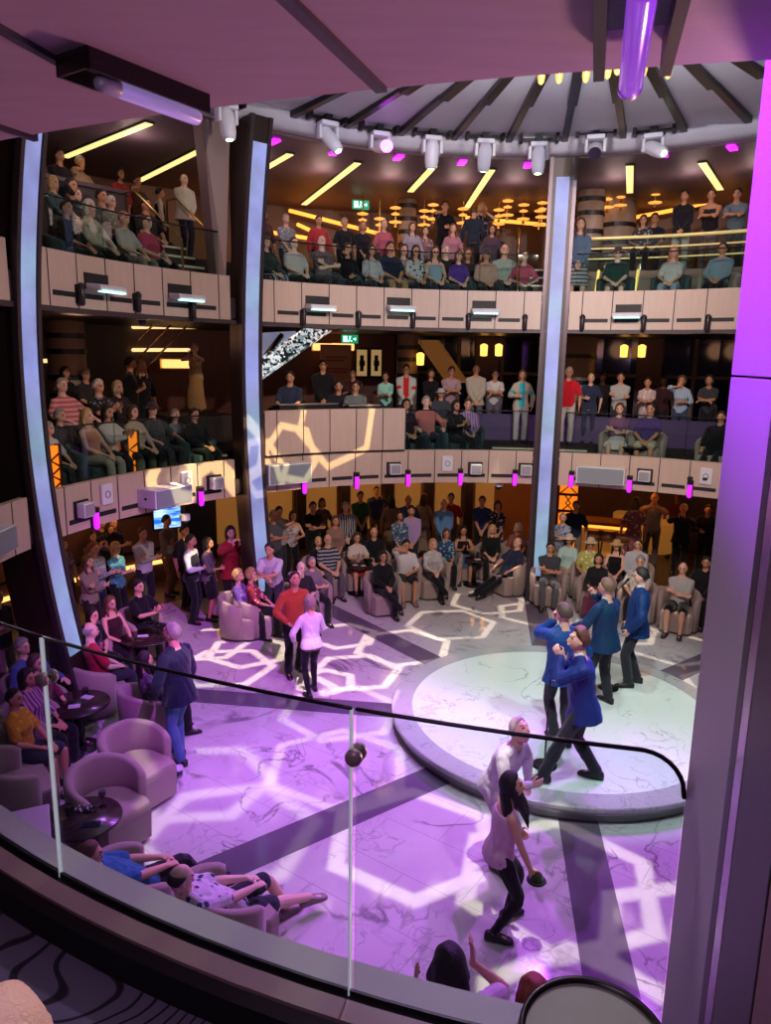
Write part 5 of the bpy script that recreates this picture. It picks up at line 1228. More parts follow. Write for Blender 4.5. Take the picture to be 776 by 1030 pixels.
CROWD = [
# ---- ground floor, standing by the bowed column
(63.5, 548, G, 't_side', 'w', None, S('tee', '#6a6870', 'floral', '#a8a0a8'), S('trousers', BK), ('bob', BRN), 'l', 'person in grey patterned top standing beside bowed column'),
(92.4, 540, G, 't_photo', 'w', None, S('tee', '#5a5660'), S('trousers', DG), ('bob', BRN), 'l', 'person in grey raising hands behind plaid shirted man'),
(114, 526, G, 't_cross', 'm', None, S('polo', BK), S('trousers', BK), ('short', DRK), 'l', 'man in black shirt with folded arms under the fascia', dict(belly=.03)),
(102, 526, G, 't_photo', 'm', None, S('shirt', '#2a2530'), S('trousers', BK), ('short', BRN), 'l', 'person in dark top half hidden under the fascia'),
(95, 552, G, 't_cross', 'm', None, S('shirt', '#7f8190', 'plaid', '#a0a2b0'), S('trousers', '#22263a'), ('short', RED_), 'l', 'man in pale plaid shirt with crossed arms beside teal blouse woman'),
(116.7, 551.5, G, 't_cross', 'w', None, S('mid', '#3f7f92', 'speck', '#6ab0bc'), S('trousers', BK), ('bob', BLD), 'l', 'woman in teal patterned blouse standing with crossed arms'),
(143.8, 537, G, 't_cross', 'm', -35, S('shirt', '#b8b2c4'), S('trousers', '#1b1c28'), ('crop', BRN), 'm', 'man in white shirt with crossed arms and dark jeans'),
(168, 524, G, 't_cross', 'm', -15, S('polo', '#6a6260'), S('trousers', '#7a6038'), ('short', DRK), 'm', 'man in grey polo and khaki trousers in front of screen'),
(186, 534, G, 't_side', 'm', -30, S('polo', BK), S('trousers', BK), ('short', DRK), 'm', 'person in black behind the waiter near the screen'),
(88.8, 565, G, 't_cross', 'w', None, S('shirt', '#8a7a70'), S('trousers', '#201a1c'), ('long', '#5a3a28'), 'l', 'long haired woman in beige cardigan standing in front row'),
(192.4, 544, G, 't_hold', 'm', -10, S('vest', '#23252f'), S('trousers', '#15151a'), ('short', DRK), 'm', 'waiter in white shirt and dark waistcoat', dict(sleeves='#c2c8d4')),
(209.5, 546.5, G, 't_hold', 'w', -5, S('mid', '#5f565e'), S('skirt', BK), ('bob', DRK), 'm', 'woman in grey top and black skirt beside the waiter'),
(232, 536, G, 't_photo', 'w', -60, S('jacket', '#8a1a28'), S('trousers', BK), ('bob', DRK), 'p', 'woman in red jacket taking a photo by second column', dict(scale=1.06)),
# ---- ground floor, seated by the bowed column
(139.3, 590, G, 's_clap', 'm', -25, S('tee', '#141318'), S('trousers', BK), ('short', DRK), 'l', 'dark haired man in black tee clapping beside the table', dict(chair=True)),
(111.3, 607, G, 's_lap', 'w', -30, S('tank', '#3a1420'), S('trousers', BK), ('long', '#6a4a30'), 'l', 'woman in dark red strappy top with long fair hair'),
(93.3, 619, G, 's_chin', 'w', -20, S('tee', '#15131a'), S('trousers', BK), ('bob', DRK), 'l', 'dark haired woman with glasses in black behind bald man'),
(91.5, 635, G, 's_lap', 'm', 38, S('tee', '#a8203a'), S('trousers', '#2b2b38'), ('ring', GRY), 'p', 'bald man in red tee seated with his back turned', dict(belly=.04)),
(22.7, 651, G, 's_arm', 'm', -15, S('shirt', '#4c5a90'), S('trousers', DG), ('short', GRY), 'l', 'grey haired man in blue shirt at the seated group table'),
(36, 667, G, 's_lap', 'w', -10, S('mid', '#6a2040'), S('trousers', BK), ('bob', '#5a4038'), 'l', 'brown haired woman in maroon top at seated group table'),
(27, 682, G, 's_lap', 'w', -8, S('mid', '#b880a8', 'vstripe', '#5a3a60'), S('trousers', BK), ('bob', DRK), 'm', 'dark haired woman with glasses and pink scarf'),
(14.5, 702, G, 's_lap', 'w', -5, S('tee', '#c08a20', 'floral', '#e0b030'), S('shorts', '#2a3038'), ('crop', DRK), 'm', 'short haired woman in bright yellow top'),
(-3, 600, G, 't_cross', 'm', -20, S('tee', '#1a1420'), S('trousers', '#8a7870'), ('short', BRN), 'l', 'man in black tee standing at frame edge with arms crossed'),
(146, 664, G, 's_lap', 'w', 35, S('mid', '#5a5260', 'speck', '#8a808c'), S('trousers', BK), ('long', DRK), 'l', 'woman in grey speckled sweater seated behind blazer man'),
(240, 579, G, 's_lap', 'w', -12, S('mid', '#6a4a90', 'floral', '#a070b0'), S('trousers', BK), ('curly', BLD), 'l', 'fair woman in purple flowered scarf behind red floral woman'),
(253, 578, G, 's_lap', 'w', -2, S('mid', '#8a2030', 'floral', '#d0a0a0'), S('trousers', BK), ('curly', '#a08050'), 'l', 'curly fair haired woman in red floral blouse'),
(271, 553, G, 't_rail', 'm', -100, S('polo', '#bcb4bc'), S('trousers', DG), ('short', DRK), 'm', 'man in white polo leaning over the bottle table'),
# ---- ground floor, under the booth
(275.3, 519, G, 't_cross', 'm', -60, S('polo', '#4f535c'), S('trousers', DG), ('short', GRY), 'm', 'grey shirted man standing just past the second column'),
(281, 515, G, 't_side', 'm', -60, S('polo', '#a8a0a0'), S('trousers', DG), ('short', DRK), 'm', 'man in pale shirt half hidden behind grey shirted man', dict(back=.5)),
(295, 519, G, 't_chin', 'w', -60, S('tank', '#c8b8bc', 'floral', '#7a6a78'), S('trousers', '#15151c'), ('bob', '#5a2a20'), 'l', 'woman in white sleeveless floral top and black trousers'),
(315, 510, G, 't_cross', 'm', -70, S('polo', '#14151c'), S('trousers', BK), ('short', DRK), 'm', 'heavy man in black shirt with folded arms', dict(belly=.04)),
(324, 506, G, 't_hold', 'w', -70, S('tee', '#5a4a50'), S('trousers', BK), ('bob', DRK), 'm', 'dark haired woman drinking behind the heavy black shirted man'),
(337.6, 524, G, 't_clasp', 'w', -70, S('mid', '#8a6a60'), S('trousers', '#4a3a38'), ('bob', BRN), 'm', 'woman in dusty brown top with shoulder bag'),
(348.4, 510, G, 't_clasp', 'm', -75, S('shirt', '#1a1a22', 'vstripe', '#a8a8b0'), S('trousers', BK), ('short', GRY), 'l', 'man in black and white striped shirt'),
(362.8, 499, G, 't_clasp', 'm', -75, S('polo', '#2a5a40'), S('trousers', '#1b1b22'), ('short', DRK), 'm', 'man in green polo standing under the purple lamps'),
(379, 494, G, 't_photo', 'm', -75, S('shirt', '#2c3560'), S('trousers', '#6a5848'), ('crop', DRK), 'm', 'man in dark blue shirt raising his arms behind crowd'),
(394, 503, G, 't_side', 'w', 100, S('mid', '#9a8070'), S('longskirt', '#8a7260'), ('long', DRK), 'm', 'long haired woman in beige turned away under the lamps'),
(320.4, 545, G, 's_lap', 'w', -65, S('mid', '#121318'), S('trousers', '#b8ae98'), ('crop', '#c8a868'), 'l', 'blond short haired woman in black top and cream trousers', dict(shoes='#2a2020')),
(330, 543, G, 's_lap', 'm', -65, S('polo', '#2a2c34', 'hstripe', '#a0a0a8'), S('trousers', '#5a5658'), ('ring', GRY), 'l', 'bald man in striped polo beside blond woman'),
(359.2, 541, G, 's_clap', 'w', -75, S('tee', '#c8bcb8'), S('skirt', '#a03038'), ('bob', BRN), 'l', 'woman in white blouse with red skirt behind small table'),
(376.5, 536, G, 's_lap', 'm', -80, S('jacket', '#15151a'), S('trousers', BK), ('ring', WHT), 'l', 'white haired man in black jacket with pale strap'),
(385.4, 560, G, 's_legx', 'w', -72, S('jacket', '#121216'), S('trousers', '#131317'), ('bob', DRK), 'm', 'dark haired woman in black with crossed legs and sandals'),
(303.3, 571, G, 's_chin', 'm', -60, S('polo', '#2a2028'), S('trousers', '#3a3038'), ('ring', GRY), 'p', 'bald man with red lit face resting chin on hand', dict(belly=.03)),
(314, 566, G, 's_cross', 'w', -60, S('mid', '#7a6a74'), S('trousers', BK), ('crop', GRY), 'l', 'grey haired woman with folded arms beside red lit man'),
(402.5, 519, G, 't_clasp', 'w', -80, S('mid', '#4a6078', 'floral', '#a8b8c0'), S('trousers', BK), ('bob', DRK), 'm', 'dark haired woman in blue floral blouse standing'),
(414, 514, G, 't_clasp', 'm', -85, S('shirt', '#a890bc'), S('trousers', '#2a2838'), ('short', DRK), 'm', 'man in lilac shirt with crossbody strap'),
(411, 503, G, 't_side', 'm', -85, S('polo', '#3a5080'), S('trousers', DG), ('ring', GRY), 'm', 'balding man in blue behind the lilac shirt man', dict()),
(427, 501, G, 't_side', 'w', 60, S('mid', '#a89080'), S('longskirt', '#8c7868'), ('long', '#4a2a1c'), 'l', 'woman in beige dress with long brown hair turned away'),
(447, 507, G, 't_clasp', 'm', -90, S('shirt', '#5a86b4'), S('trousers', '#2a2c3a'), ('ring', GRY), 'l', 'man in light blue long sleeved shirt standing', dict(belly=.03)),
(454, 501, G, 't_side', 'm', -90, S('polo', '#9a1a28'), S('trousers', BK), ('short', BRN), 'm', 'person in red behind the light blue shirt man'),
(485.5, 504, G, 't_clasp', 'm', -95, S('polo', '#2a3a66'), S('trousers', '#17171c'), ('short', DRK), 'm', 'man in navy polo beside curly woman in floral dress'),
(501, 509, G, 't_clasp', 'w', -95, S('mid', '#241c22', 'floral', '#a8989c'), S('longskirt', '#241c22', 'floral', '#a8989c'), ('curly', DRK), 'm', 'curly haired woman in black floral dress'),
(408.8, 548.5, G, 's_chin', 'm', -78, S('tee', '#cdc6c6'), S('shorts', '#1c1b20'), ('short', DRK), 'm', 'man in white tee and black shorts with hand at chin', dict(shoes='#7a6a60')),
(435.8, 547.5, G, 's_legx', 'w', -82, S('mid', '#a8a4a0', 'speck', '#d8d4cc'), S('trousers', '#131318'), ('bob', BLD), 'l', 'fair woman in sparkly grey top and black trousers'),
(449.4, 537, G, 's_lap', 'w', -85, S('mid', '#2c4a6a', 'floral', '#90b0c0'), S('trousers', BK), ('bob', '#5a3a2a'), 'm', 'seated woman in blue and white patterned blouse'),
(466.5, 534, G, 's_clap', 'w', -88, S('tank', '#15131a'), S('skirt', '#4a6a88'), ('long', DRK), 'm', 'woman in black top and denim skirt holding a drink'),
(495.4, 533, G, 's_lap', 'w', -95, S('mid', '#14161a'), S('trousers', BK), ('long', '#c0a068'), 'l', 'blond woman in black beside the glasses table'),
(521, 546, G, 's_out', 'm', -150, S('polo', '#232a48'), S('trousers', '#15161e'), ('ring', GRY), 'l', 'bearded bald man in navy polo stretching his legs', dict(belly=.04)),
(521.4, 531, G, 's_lap', 'w', -100, S('tee', '#7a4a48'), S('trousers', DG), ('bob', GRY), 'm', 'person in rust top behind the bearded man'),
(554, 551, G, 's_cross', 'm', -100, S('polo', '#3c3e42'), S('trousers', '#55555c'), ('short', DRK), 'm', 'man in dark grey polo with crossed arms below column', dict(shoes='#121214')),
(572.8, 543, G, 's_lap', 'w', -105, S('shirt', '#a8c8c0'), S('trousers', '#9cbcb2'), ('bob', DRK), 'm', 'woman in mint outfit with white sun hat', dict(hat='#c8b8a8')),
(566.5, 521, G, 't_cross', 'w', -105, S('mid', '#98a4b8', 'floral', '#4a5a80'), S('trousers', '#8a7868'), ('crop', GRY), 'l', 'woman in blue white patterned shirt beside the column'),
(580, 509, G, 't_side', 'm', -105, S('polo', '#1b2440'), S('trousers', '#7a6a5c'), ('short', DRK), 'm', 'man in navy polo standing before the orange lattice'),
(594.5, 547, G, 's_lap', 'm', -108, S('tee', '#a8a858', 'floral', '#d0d0b0'), S('trousers', DG), ('short', GRY), 'm', 'person in yellow green floral shirt and hat', dict(hat='#b8a888')),
(602.6, 562.5, G, 's_lap', 'w', -108, S('mid', '#18181c'), S('longskirt', '#5a2438'), ('bob', DRK), 'm', 'woman in black blouse and maroon skirt', dict(shoes='#b0a8a8')),
(620.6, 549, G, 's_lap', 'w', -112, S('tank', '#121216'), S('trousers', BK), ('long', DRK), 'l', 'woman in black sleeveless top with straw hat and lanyard', dict(hat='#b89868')),
(642, 547.5, G, 's_lap', 'm', -115, S('shirt', '#b0b4bc'), S('trousers', DG), ('short', DRK), 'l', 'man in white shirt seated behind the far singer'),
(644.5, 565, G, 's_lap', 'm', -115, S('tee', '#b4b0ac', 'speck', '#707078'), S('trousers', BK), ('short', GRY), 'l', 'older man in white patterned shirt behind far singer'),
(687.3, 572, G, 's_cross', 'm', -120, S('tee', '#a8a6a2'), S('shorts', '#141416'), ('ring', WHT), 'l', 'bald older man in grey tee and black shorts', dict(shoes='#2a2a30')),
(711, 566, G, 's_lap', 'm', -125, S('jacket', '#141216'), S('trousers', BK), ('short', DRK), 'm', 'person in black seated half hidden by the purple pillar'),
(640, 506, G, 't_side', 'w', 80, S('tee', '#8a5058', 'floral', '#c8b0a8'), S('longskirt', '#8a5058', 'floral', '#c8b0a8'), ('bob', BRN), 'm', 'woman in long red floral dress at the bar', dict(scale=1.08)),
(659, 501, G, 't_photo', 'm', -110, S('polo', '#8a8480'), S('trousers', '#5a5450'), ('ring', GRY), 'm', 'man in grey shirt with hands at his mouth, bar', dict(scale=1.1)),
(688, 512, G, 't_photo', 'm', -115, S('jacket', '#141318'), S('trousers', '#111114'), ('short', GRY), 'm', 'man in black suit and red shirt before bar end'),
(713, 513, G, 't_hold', 'm', -120, S('jacket', '#131116'), S('trousers', '#111113'), ('short', DRK), 'm', 'man in black standing next to the purple pillar'),
(682, 500, G, 't_side', 'm', -115, S('polo', '#4a1018'), S('trousers', BK), ('short', DRK), 'd', 'dark figure in red behind the black suited man'),
# ---- middle deck, bowed column bay
(49, 432, 'D', 's_lap', 'w', None, S('tee', '#c0bcc0'), S('trousers', DG), ('bob', GRY), 'l', 'person in white cropped by the bowed column'),
(60.6, 418.5, 'D', 's_lap', 'm', None, S('shirt', '#3a3d44'), S('trousers', BK), ('short', GRY), 'l', 'man in charcoal sweater in the front row, middle deck'),
(87.7, 418.6, 'D', 's_lap', 'w', None, S('tank', '#c07a60'), S('trousers', '#a8a090'), ('long', BLD), 'l', 'fair woman in orange sleeveless top'),
(108.3, 415, 'D', 's_clap', 'w', None, S('shirt', '#c4beb8'), S('trousers', '#26242c'), ('bob', DRK), 'm', 'dark haired woman in white cardigan clapping'),
(134, 414.7, 'D', 's_lap', 'w', None, S('mid', '#b8a48c'), S('trousers', BK), ('bob', BRN), 'l', 'woman in beige blouse above the lattice lamp'),
(153.4, 412.5, 'D', 's_arm', 'm', None, S('tee', '#3c4044'), S('trousers', DG), ('short', BRN), 'l', 'man in dark tee with a cap, middle deck', dict(hat='#3a3030')),
(176.6, 417.5, 'D', 's_lap', 'm', None, S('tee', '#707684'), S('shorts', '#4a5468'), ('short', GRY), 'l', 'man in grey tee and shorts by low steps'),
(196, 417, 'D', 's_lap', 'm', None, S('jacket', '#1a1a22'), S('trousers', '#15151a'), ('short', DRK), 'm', 'man in dark suit beside the low steps'),
(62, 386, 'E', 's_arm', 'm', None, S('tee', '#b86068', 'hstripe', '#d8a0a0'), S('trousers', BK), ('crop', GRY), 'p', 'large man in pink striped tee', dict(belly=.06)),
(99.3, 389, 'E', 's_clap', 'm', None, S('polo', '#22222a', 'floral', '#80808a'), S('trousers', BK), ('short', WHT), 'l', 'white haired man with glasses in black floral shirt', dict(belly=.03)),
(118.6, 390, 'E', 's_lap', 'w', None, S('jacket', '#2a2428'), S('trousers', BK), ('bob', '#b0a078'), 'l', 'fair woman in dark jacket behind beige blouse woman'),
(65.8, 375, 'F', 't_clasp', 'w', None, S('mid', '#141216'), S('trousers', BK), ('bob', DRK), 'l', 'dark haired woman in black before banded pillar'),
(86.4, 377, 'F', 's_lap', 'm', None, S('polo', '#3a3438'), S('trousers', BK), ('short', GRY), 'l', 'dim man in dark grey behind the white haired man', dict(floor=3.4)),
(131.5, 366, 'F', 't_cross', 'm', 20, S('polo', '#101014'), S('trousers', '#121216'), ('short', DRK), 'm', 'man in black standing by the brass rails', dict(r=9.7)),
(143, 369, 'F', 't_side', 'w', None, S('mid', '#1a1618'), S('trousers', BK), ('long', BLD), 'l', 'blond woman behind the man in black by brass rails', dict(r=9.9)),
(196, 352, 'F', 't_photo', 'w', -90, S('tank', '#b89870', 'speck', '#e0c8a0'), S('longskirt', '#b08a58'), ('bun', GRY), 'l', 'woman in long gold dress on the stair landing', dict(r=10.2, floor=Z6B + .62)),
# ---- middle deck, sound booth and middle bay
(292, 380, 'T', 's_lap', 'm', -95, S('polo', '#2a3248'), S('trousers', BK), ('short', DRK), 'm', 'technician in navy polo seated at the wide console', dict(floor=3.3, chair=False)),
(325, 368, 'T', 't_clasp', 'm', -80, S('jacket', '#141418'), S('trousers', BK), ('short', DRK), 'm', 'man in black standing behind the technicians', dict(r=9.4, floor=Z6B)),
(358, 389.5, 'T', 's_lap', 'm', -90, S('polo', '#6a7470'), S('trousers', BK), ('short', DRK), 'm', 'technician in grey polo at the smaller console', dict(floor=3.15, chair=False)),
(341, 389, 'F', 's_lap', 'm', -90, S('polo', '#20202a'), S('trousers', BK), ('short', DRK), 'm', 'dark figure between the two technicians', dict(r=8.9, floor=3.1, chair=False)),
(355, 376, 'F', 't_rail', 'm', -100, S('shirt', '#3a1a14'), S('trousers', BK), ('short', DRK), 'm', 'dim figure leaning below the framed pictures', dict(r=10.2)),
(388, 379, 'F', 't_rail', 'w', -95, S('mid', '#9adac8'), S('trousers', DG), ('bob', DRK), 'm', 'woman in pale mint top behind the booth end'),
(409, 372, 'F', 't_clasp', 'm', -90, S('tee', '#c02a20'), S('trousers', DG), ('short', DRK), 'm', 'man in bright red tee under white jacket', dict(over='#b8bcb8')),
(434, 376, 'F', 't_clasp', 'w', None, S('mid', '#151216'), S('trousers', BK), ('bob', DRK), 'm', 'dark haired woman in black below the slanted stair'),
(454.6, 374, 'F', 't_rail', 'm', None, S('polo', '#b09098'), S('trousers', DG), ('short', DRK), 'm', 'man in pale pink polo leaning on the rail'),
(479.4, 372, 'F', 't_clasp', 'm', None, S('jacket', '#b0a898'), S('trousers', '#5a5a60'), ('ring', GRY), 'm', 'tall man in cream jacket over patterned shirt'),
(498.6, 377, 'F', 't_rail', 'm', None, S('tee', '#cfc8c4'), S('trousers', '#5a586a'), ('short', DRK), 'm', 'man in white tee leaning on the rail'),
(526, 377.4, 'F', 't_hold', 'w', None, S('tee', '#2aa8b8'), S('trousers', '#b8b0b0'), ('bob', BRN), 'm', 'woman in turquoise top, cream cardigan and white trousers', dict(over='#b0a494', r=9.0)),
(409, 407, 'D', 's_lap', 'w', None, S('tee', '#2a1c24'), S('trousers', BK), ('bob', DRK), 'm', 'dark haired woman half hidden by the booth end'),
(429, 404.5, 'D', 's_arm', 'm', None, S('shirt', '#c0706c'), S('trousers', '#2a3040'), ('short', GRY), 'p', 'man in salmon pink shirt in the front row'),
(444, 396, 'E', 's_lap', 'm', None, S('shirt', '#3a4048'), S('trousers', BK), ('short', BRN), 'm', 'person in grey wearing a pale cap, middle bay', dict(hat='#a8a8b0')),
(459, 408.5, 'D', 's_clap', 'w', -60, S('mid', '#17131a'), S('trousers', BK), ('bob', DRK), 'm', 'dark haired woman in black turned sideways, front row'),
(471, 407, 'D', 's_lap', 'm', None, S('shirt', '#7a5a90', 'vstripe', '#b090b8'), S('trousers', '#2a2a34'), ('short', BRN), 'l', 'man in purple striped shirt in the front row'),
# ---- middle deck, bay past the straight column
(572.8, 375, 'I', 't_side', 'm', None, S('polo', '#c01828'), S('trousers', '#b8b0a8'), ('short', GRY), 'm', 'man in bright red polo and white trousers', dict(r=8.9)),
(595, 380.5, 'I', 't_hold', 'w', None, S('tee', '#28304c'), S('trousers', '#30364c'), ('crop', BLD), 'l', 'blond woman in navy with a drink'),
(625, 380, 'I', 't_cross', 'm', None, S('shirt', '#a8a8a4'), S('trousers', DG), ('short', DRK), 'm', 'man in pale grey shirt with arms crossed at rail'),
(652, 385, 'I', 't_rail', 'w', None, S('tee', '#c0a8a8', 'floral', '#d8ccc8'), S('trousers', '#a89898'), ('bun', DRK), 'm', 'woman in pale floral top with elbows on rail'),
(686.4, 383, 'I', 't_chin', 'w', None, S('mid', '#88a0bc', 'vstripe', '#b0c0d0'), S('trousers', '#3a4460'), ('curly', BRN), 'm', 'woman in light blue blouse with hand at chin'),
(714, 382.5, 'I', 't_rail', 'w', None, S('tee', '#3a3a40'), S('trousers', BK), ('curly', DRK), 'm', 'curly haired person in dark grey leaning on rail'),
(607, 380, 'F', 't_side', 'm', None, S('polo', '#1a1418'), S('trousers', BK), ('short', DRK), 'd', 'dim figure in black behind the navy woman', dict(r=10.6)),
(668, 384, 'F', 't_side', 'w', None, S('tee', '#3a1a20'), S('trousers', BK), ('bob', DRK), 'd', 'dim figure in dark red behind the light blue woman', dict(r=10.6)),
(623.8, 411.5, 'D', 's_cross', 'w', None, S('mid', '#7a5070'), S('skirt', '#c8c0c0'), ('bob', BRN), 'l', 'woman in mauve top and white skirt in armchair', dict(beige=True)),
(654.6, 411.5, 'D', 's_lap', 'm', None, S('tee', '#4a3a70'), S('shorts', '#b8b49c'), ('short', DRK), 'm', 'man in purple tee and light shorts in armchair', dict(beige=True)),
(726, 420, 'D', 's_out', 'm', None, S('jacket', '#121014'), S('trousers', BK), ('short', DRK), 'm', 'person in black armchair clothes cropped by purple pillar', dict(beige=True)),
# ---- upper deck, bowed column bay
(60, 157, 'C', 't_clasp', 'm', None, S('shirt', '#1a1620'), S('trousers', BK), ('short', DRK), 'm', 'dark haired man in black behind the parapet'),
(81, 164, 'C', 't_chin', 'm', None, S('tee', '#b89878'), S('trousers', DG), ('short', GRY), 'm', 'older man in beige shirt leaning behind the parapet'),
(121, 175.5, 'C', 't_clasp', 'w', None, S('mid', '#a83a30'), S('trousers', BK), ('bob', DRK), 'm', 'dark haired woman with glasses in red behind parapet'),
(138, 183, 'C', 't_chin', 'm', None, S('tee', '#5a3a30'), S('trousers', BK), ('short', BRN), 'm', 'face half hidden at the end of the parapet'),
(54, 188, 'A', 's_legx', 'w', None, S('mid', '#4a5a5e'), S('shorts', '#4a4640'), ('bob', BLD), 'l', 'fair woman in grey teal top with long bare legs', dict(floor=6.55, chair=False, r=8.3, shoes='#b8b0b8')),
(72, 186, 'B', 's_chin', 'm', None, S('shirt', '#161620'), S('trousers', BK), ('short', DRK), 'm', 'dark clothed person filming with a phone', dict(r=9.0)),
(77, 197, 'B', 's_lap', 'm', None, S('shirt', '#2c4a8a'), S('trousers', BK), ('crop', GRY), 'p', 'man in royal blue shirt'),
(67, 209.5, 'A', 's_lap', 'w', None, S('mid', '#18161c'), S('trousers', BK), ('crop', DRK), 'm', 'dark clothed woman in front of the royal blue shirt'),
(90, 209.5, 'A', 's_lap', 'w', None, S('jacket', '#c0b0a0'), S('trousers', '#17171e'), ('bob', WHT), 'l', 'white haired woman in cream jacket'),
(102.6, 198, 'B', 's_lap', 'm', None, S('shirt', '#5a585c'), S('trousers', BK), ('short', DRK), 'm', 'man in grey shirt behind the white haired woman'),
(112, 204, 'B', 's_lap', 'm', None, S('tee', '#8a8078', 'floral', '#b8a898'), S('trousers', DG), ('short', WHT), 'l', 'white haired man in patterned grey shirt', dict(r=8.5)),
(125, 220, 'A', 's_lap', 'w', None, S('tee', '#c8bcb4'), S('trousers', '#8a8078'), ('crop', '#a86a48'), 'l', 'short fair haired woman in white tee'),
(148, 224, 'A', 's_lap', 'w', None, S('tee', '#c04868'), S('trousers', BK), ('crop', BRN), 'p', 'person in bright pink tee beside the lit steps'),
(147, 206.5, 'B', 's_lap', 'm', None, S('polo', '#2a2428'), S('trousers', BK), ('short', DRK), 'm', 'dark haired person behind the bright pink tee'),
(161.4, 197, 'C', 't_side', 'm', 20, S('vest', '#1a1a20'), S('trousers', BK), ('short', DRK), 'm', 'waiter in white shirt standing at the top of steps', dict(sleeves='#c8c0b4')),
(185.5, 181, 'C', 't_clasp', 'm', None, S('jacket', '#c0beb4'), S('trousers', '#252a3c'), ('ring', GRY), 'p', 'bald man in white jacket at the head of steps', dict(r=9.6)),
# ---- upper deck, middle bay
(266, 226, 'B', 't_side', 'w', None, S('mid', '#4a2a30'), S('trousers', BK), ('bob', BRN), 'm', 'person in dark red cropped by second column'),
(288, 225.5, 'B', 't_clasp', 'm', None, S('tee', '#7a7c84', 'floral', '#a8a8b0'), S('trousers', DG), ('short', GRY), 'l', 'man in grey patterned shirt standing in second row'),
(268, 244.5, 'A', 's_lap', 'w', None, S('jacket', '#2c3a38'), S('trousers', '#3a3a48', 'vstripe', '#a8a8b0'), ('bob', BRN), 'l', 'woman in dark green jacket and striped trousers'),
(296, 245, 'A', 's_lap', 'm', None, S('tee', '#c8bcb8'), S('trousers', BK), ('crop', BRN), 'p', 'man in white tee next to striped trousers woman'),
(321, 231.5, 'B', 't_side', 'm', None, S('shirt', '#a83038'), S('trousers', BK), ('short', DRK), 'm', 'dark haired man in red shirt'),
(324, 243.5, 'A', 's_cross', 'm', None, S('tee', '#6a5a5c'), S('trousers', DG), ('ring', GRY), 'p', 'man in taupe tee with folded arms'),
(347, 232, 'B', 't_side', 'm', None, S('tee', '#151820'), S('trousers', BK), ('short', GRY), 'm', 'man in black tee standing in second row'),
(350, 250.5, 'A', 's_chin', 'w', None, S('mid', '#16141a'), S('trousers', BK), ('long', DRK), 'm', 'dark haired woman in black with hand at chin'),
(365, 238.5, 'B', 't_clasp', 'w', None, S('mid', '#1a1820'), S('trousers', BK), ('bob', '#8a5a40'), 'm', 'brown haired woman in black with folded hands'),
(374, 252.5, 'A', 's_lap', 'w', None, S('mid', '#c0bcb8', 'speck', '#7a7a80'), S('trousers', '#22242e'), ('long', DRK), 'm', 'long haired woman in white patterned top'),
(386.5, 238, 'B', 't_side', 'w', None, S('tee', '#b0586a'), S('trousers', DG), ('crop', GRY), 'l', 'person in pink between black dress and navy polo'),
(393, 249.5, 'A', 's_lap', 'm', None, S('polo', '#20283c'), S('trousers', '#a08058'), ('short', DRK), 'm', 'man in navy polo and khaki trousers'),
(415, 236, 'B', 't_side', 'w', None, S('shirt', '#9a90a0'), S('trousers', DG), ('long', BRN), 'l', 'long haired woman in light lilac jacket'),
(406.4, 252, 'A', 's_lap', 'w', None, S('tee', '#8a7a80'), S('trousers', DG), ('bob', BRN), 'l', 'small woman in dusty grey next to navy polo', dict(r=8.0)),
(418.5, 253, 'A', 's_lap', 'w', None, S('tee', '#c4c0c0', 'floral', '#2a2a30'), S('trousers', '#20222a'), ('long', DRK), 'm', 'black haired woman in white printed tee'),
(428, 238.5, 'B', 't_side', 'w', None, S('tee', '#7a5a60', 'floral', '#b0989c'), S('trousers', DG), ('bob', BRN), 'l', 'woman in mauve floral top in second row'),
(438, 254, 'A', 's_lap', 'w', None, S('tank', '#90a8b8'), S('trousers', '#2c2c36'), ('long', BRN), 'l', 'woman in pale blue sleeveless top'),
(449, 253, 'A', 's_lap', 'm', None, S('shirt', '#1e1c24'), S('trousers', '#2e2a2c'), ('crop', GRY), 'p', 'big man in dark sweater', dict(belly=.06)),
(455.7, 239, 'B', 't_side', 'w', None, S('tee', '#a87080'), S('trousers', DG), ('long', '#6a4030'), 'l', 'woman in rose top standing behind big man'),
(462, 258, 'A', 's_lap', 'w', None, S('tee', '#5a3a90'), S('trousers', DG), ('bob', BRN), 'l', 'small person in violet behind big man shoulder', dict(r=8.0)),
(471, 256, 'A', 's_lap', 'w', None, S('mid', '#2a2226'), S('trousers', BK), ('long', BRN), 'm', 'brown haired woman in dark top'),
(489.7, 257, 'A', 's_lap', 'm', None, S('shirt', '#c09888'), S('trousers', '#26262e'), ('short', GRY), 'm', 'man in peach sweater wearing a cap', dict(hat='#3a3440')),
(508, 252, 'A', 's_lap', 'm', None, S('tee', '#a0aca0'), S('trousers', '#3a3a40'), ('ring', WHT), 'l', 'white haired man in pale green tee', dict(belly=.03)),
(495, 240, 'B', 't_side', 'w', None, S('mid', '#4a3a48'), S('trousers', BK), ('bob', DRK), 'm', 'dark haired woman in plum behind peach sweater'),
(501, 236.5, 'B', 't_side', 'm', None, S('polo', '#2a2630'), S('trousers', BK), ('short', DRK), 'd', 'dark figure behind the pale green tee', dict(r=9.1)),
(448, 208, 'C', 't_chin', 'm', None, S('tee', '#141318'), S('trousers', BK), ('short', DRK), 'm', 'man in black tee at the upper rail'),
(477, 213, 'C', 't_side', 'm', 80, S('shirt', '#20283a'), S('trousers', '#20242e'), ('short', BRN), 'm', 'man in navy turned away at upper rail', dict(r=9.7)),
(485, 209, 'C', 't_photo', 'w', None, S('tee', '#1c1820', 'floral', '#807080'), S('trousers', '#a89080'), ('long', BLD), 'l', 'blond woman in dark top at the upper rail', dict(r=10.3)),
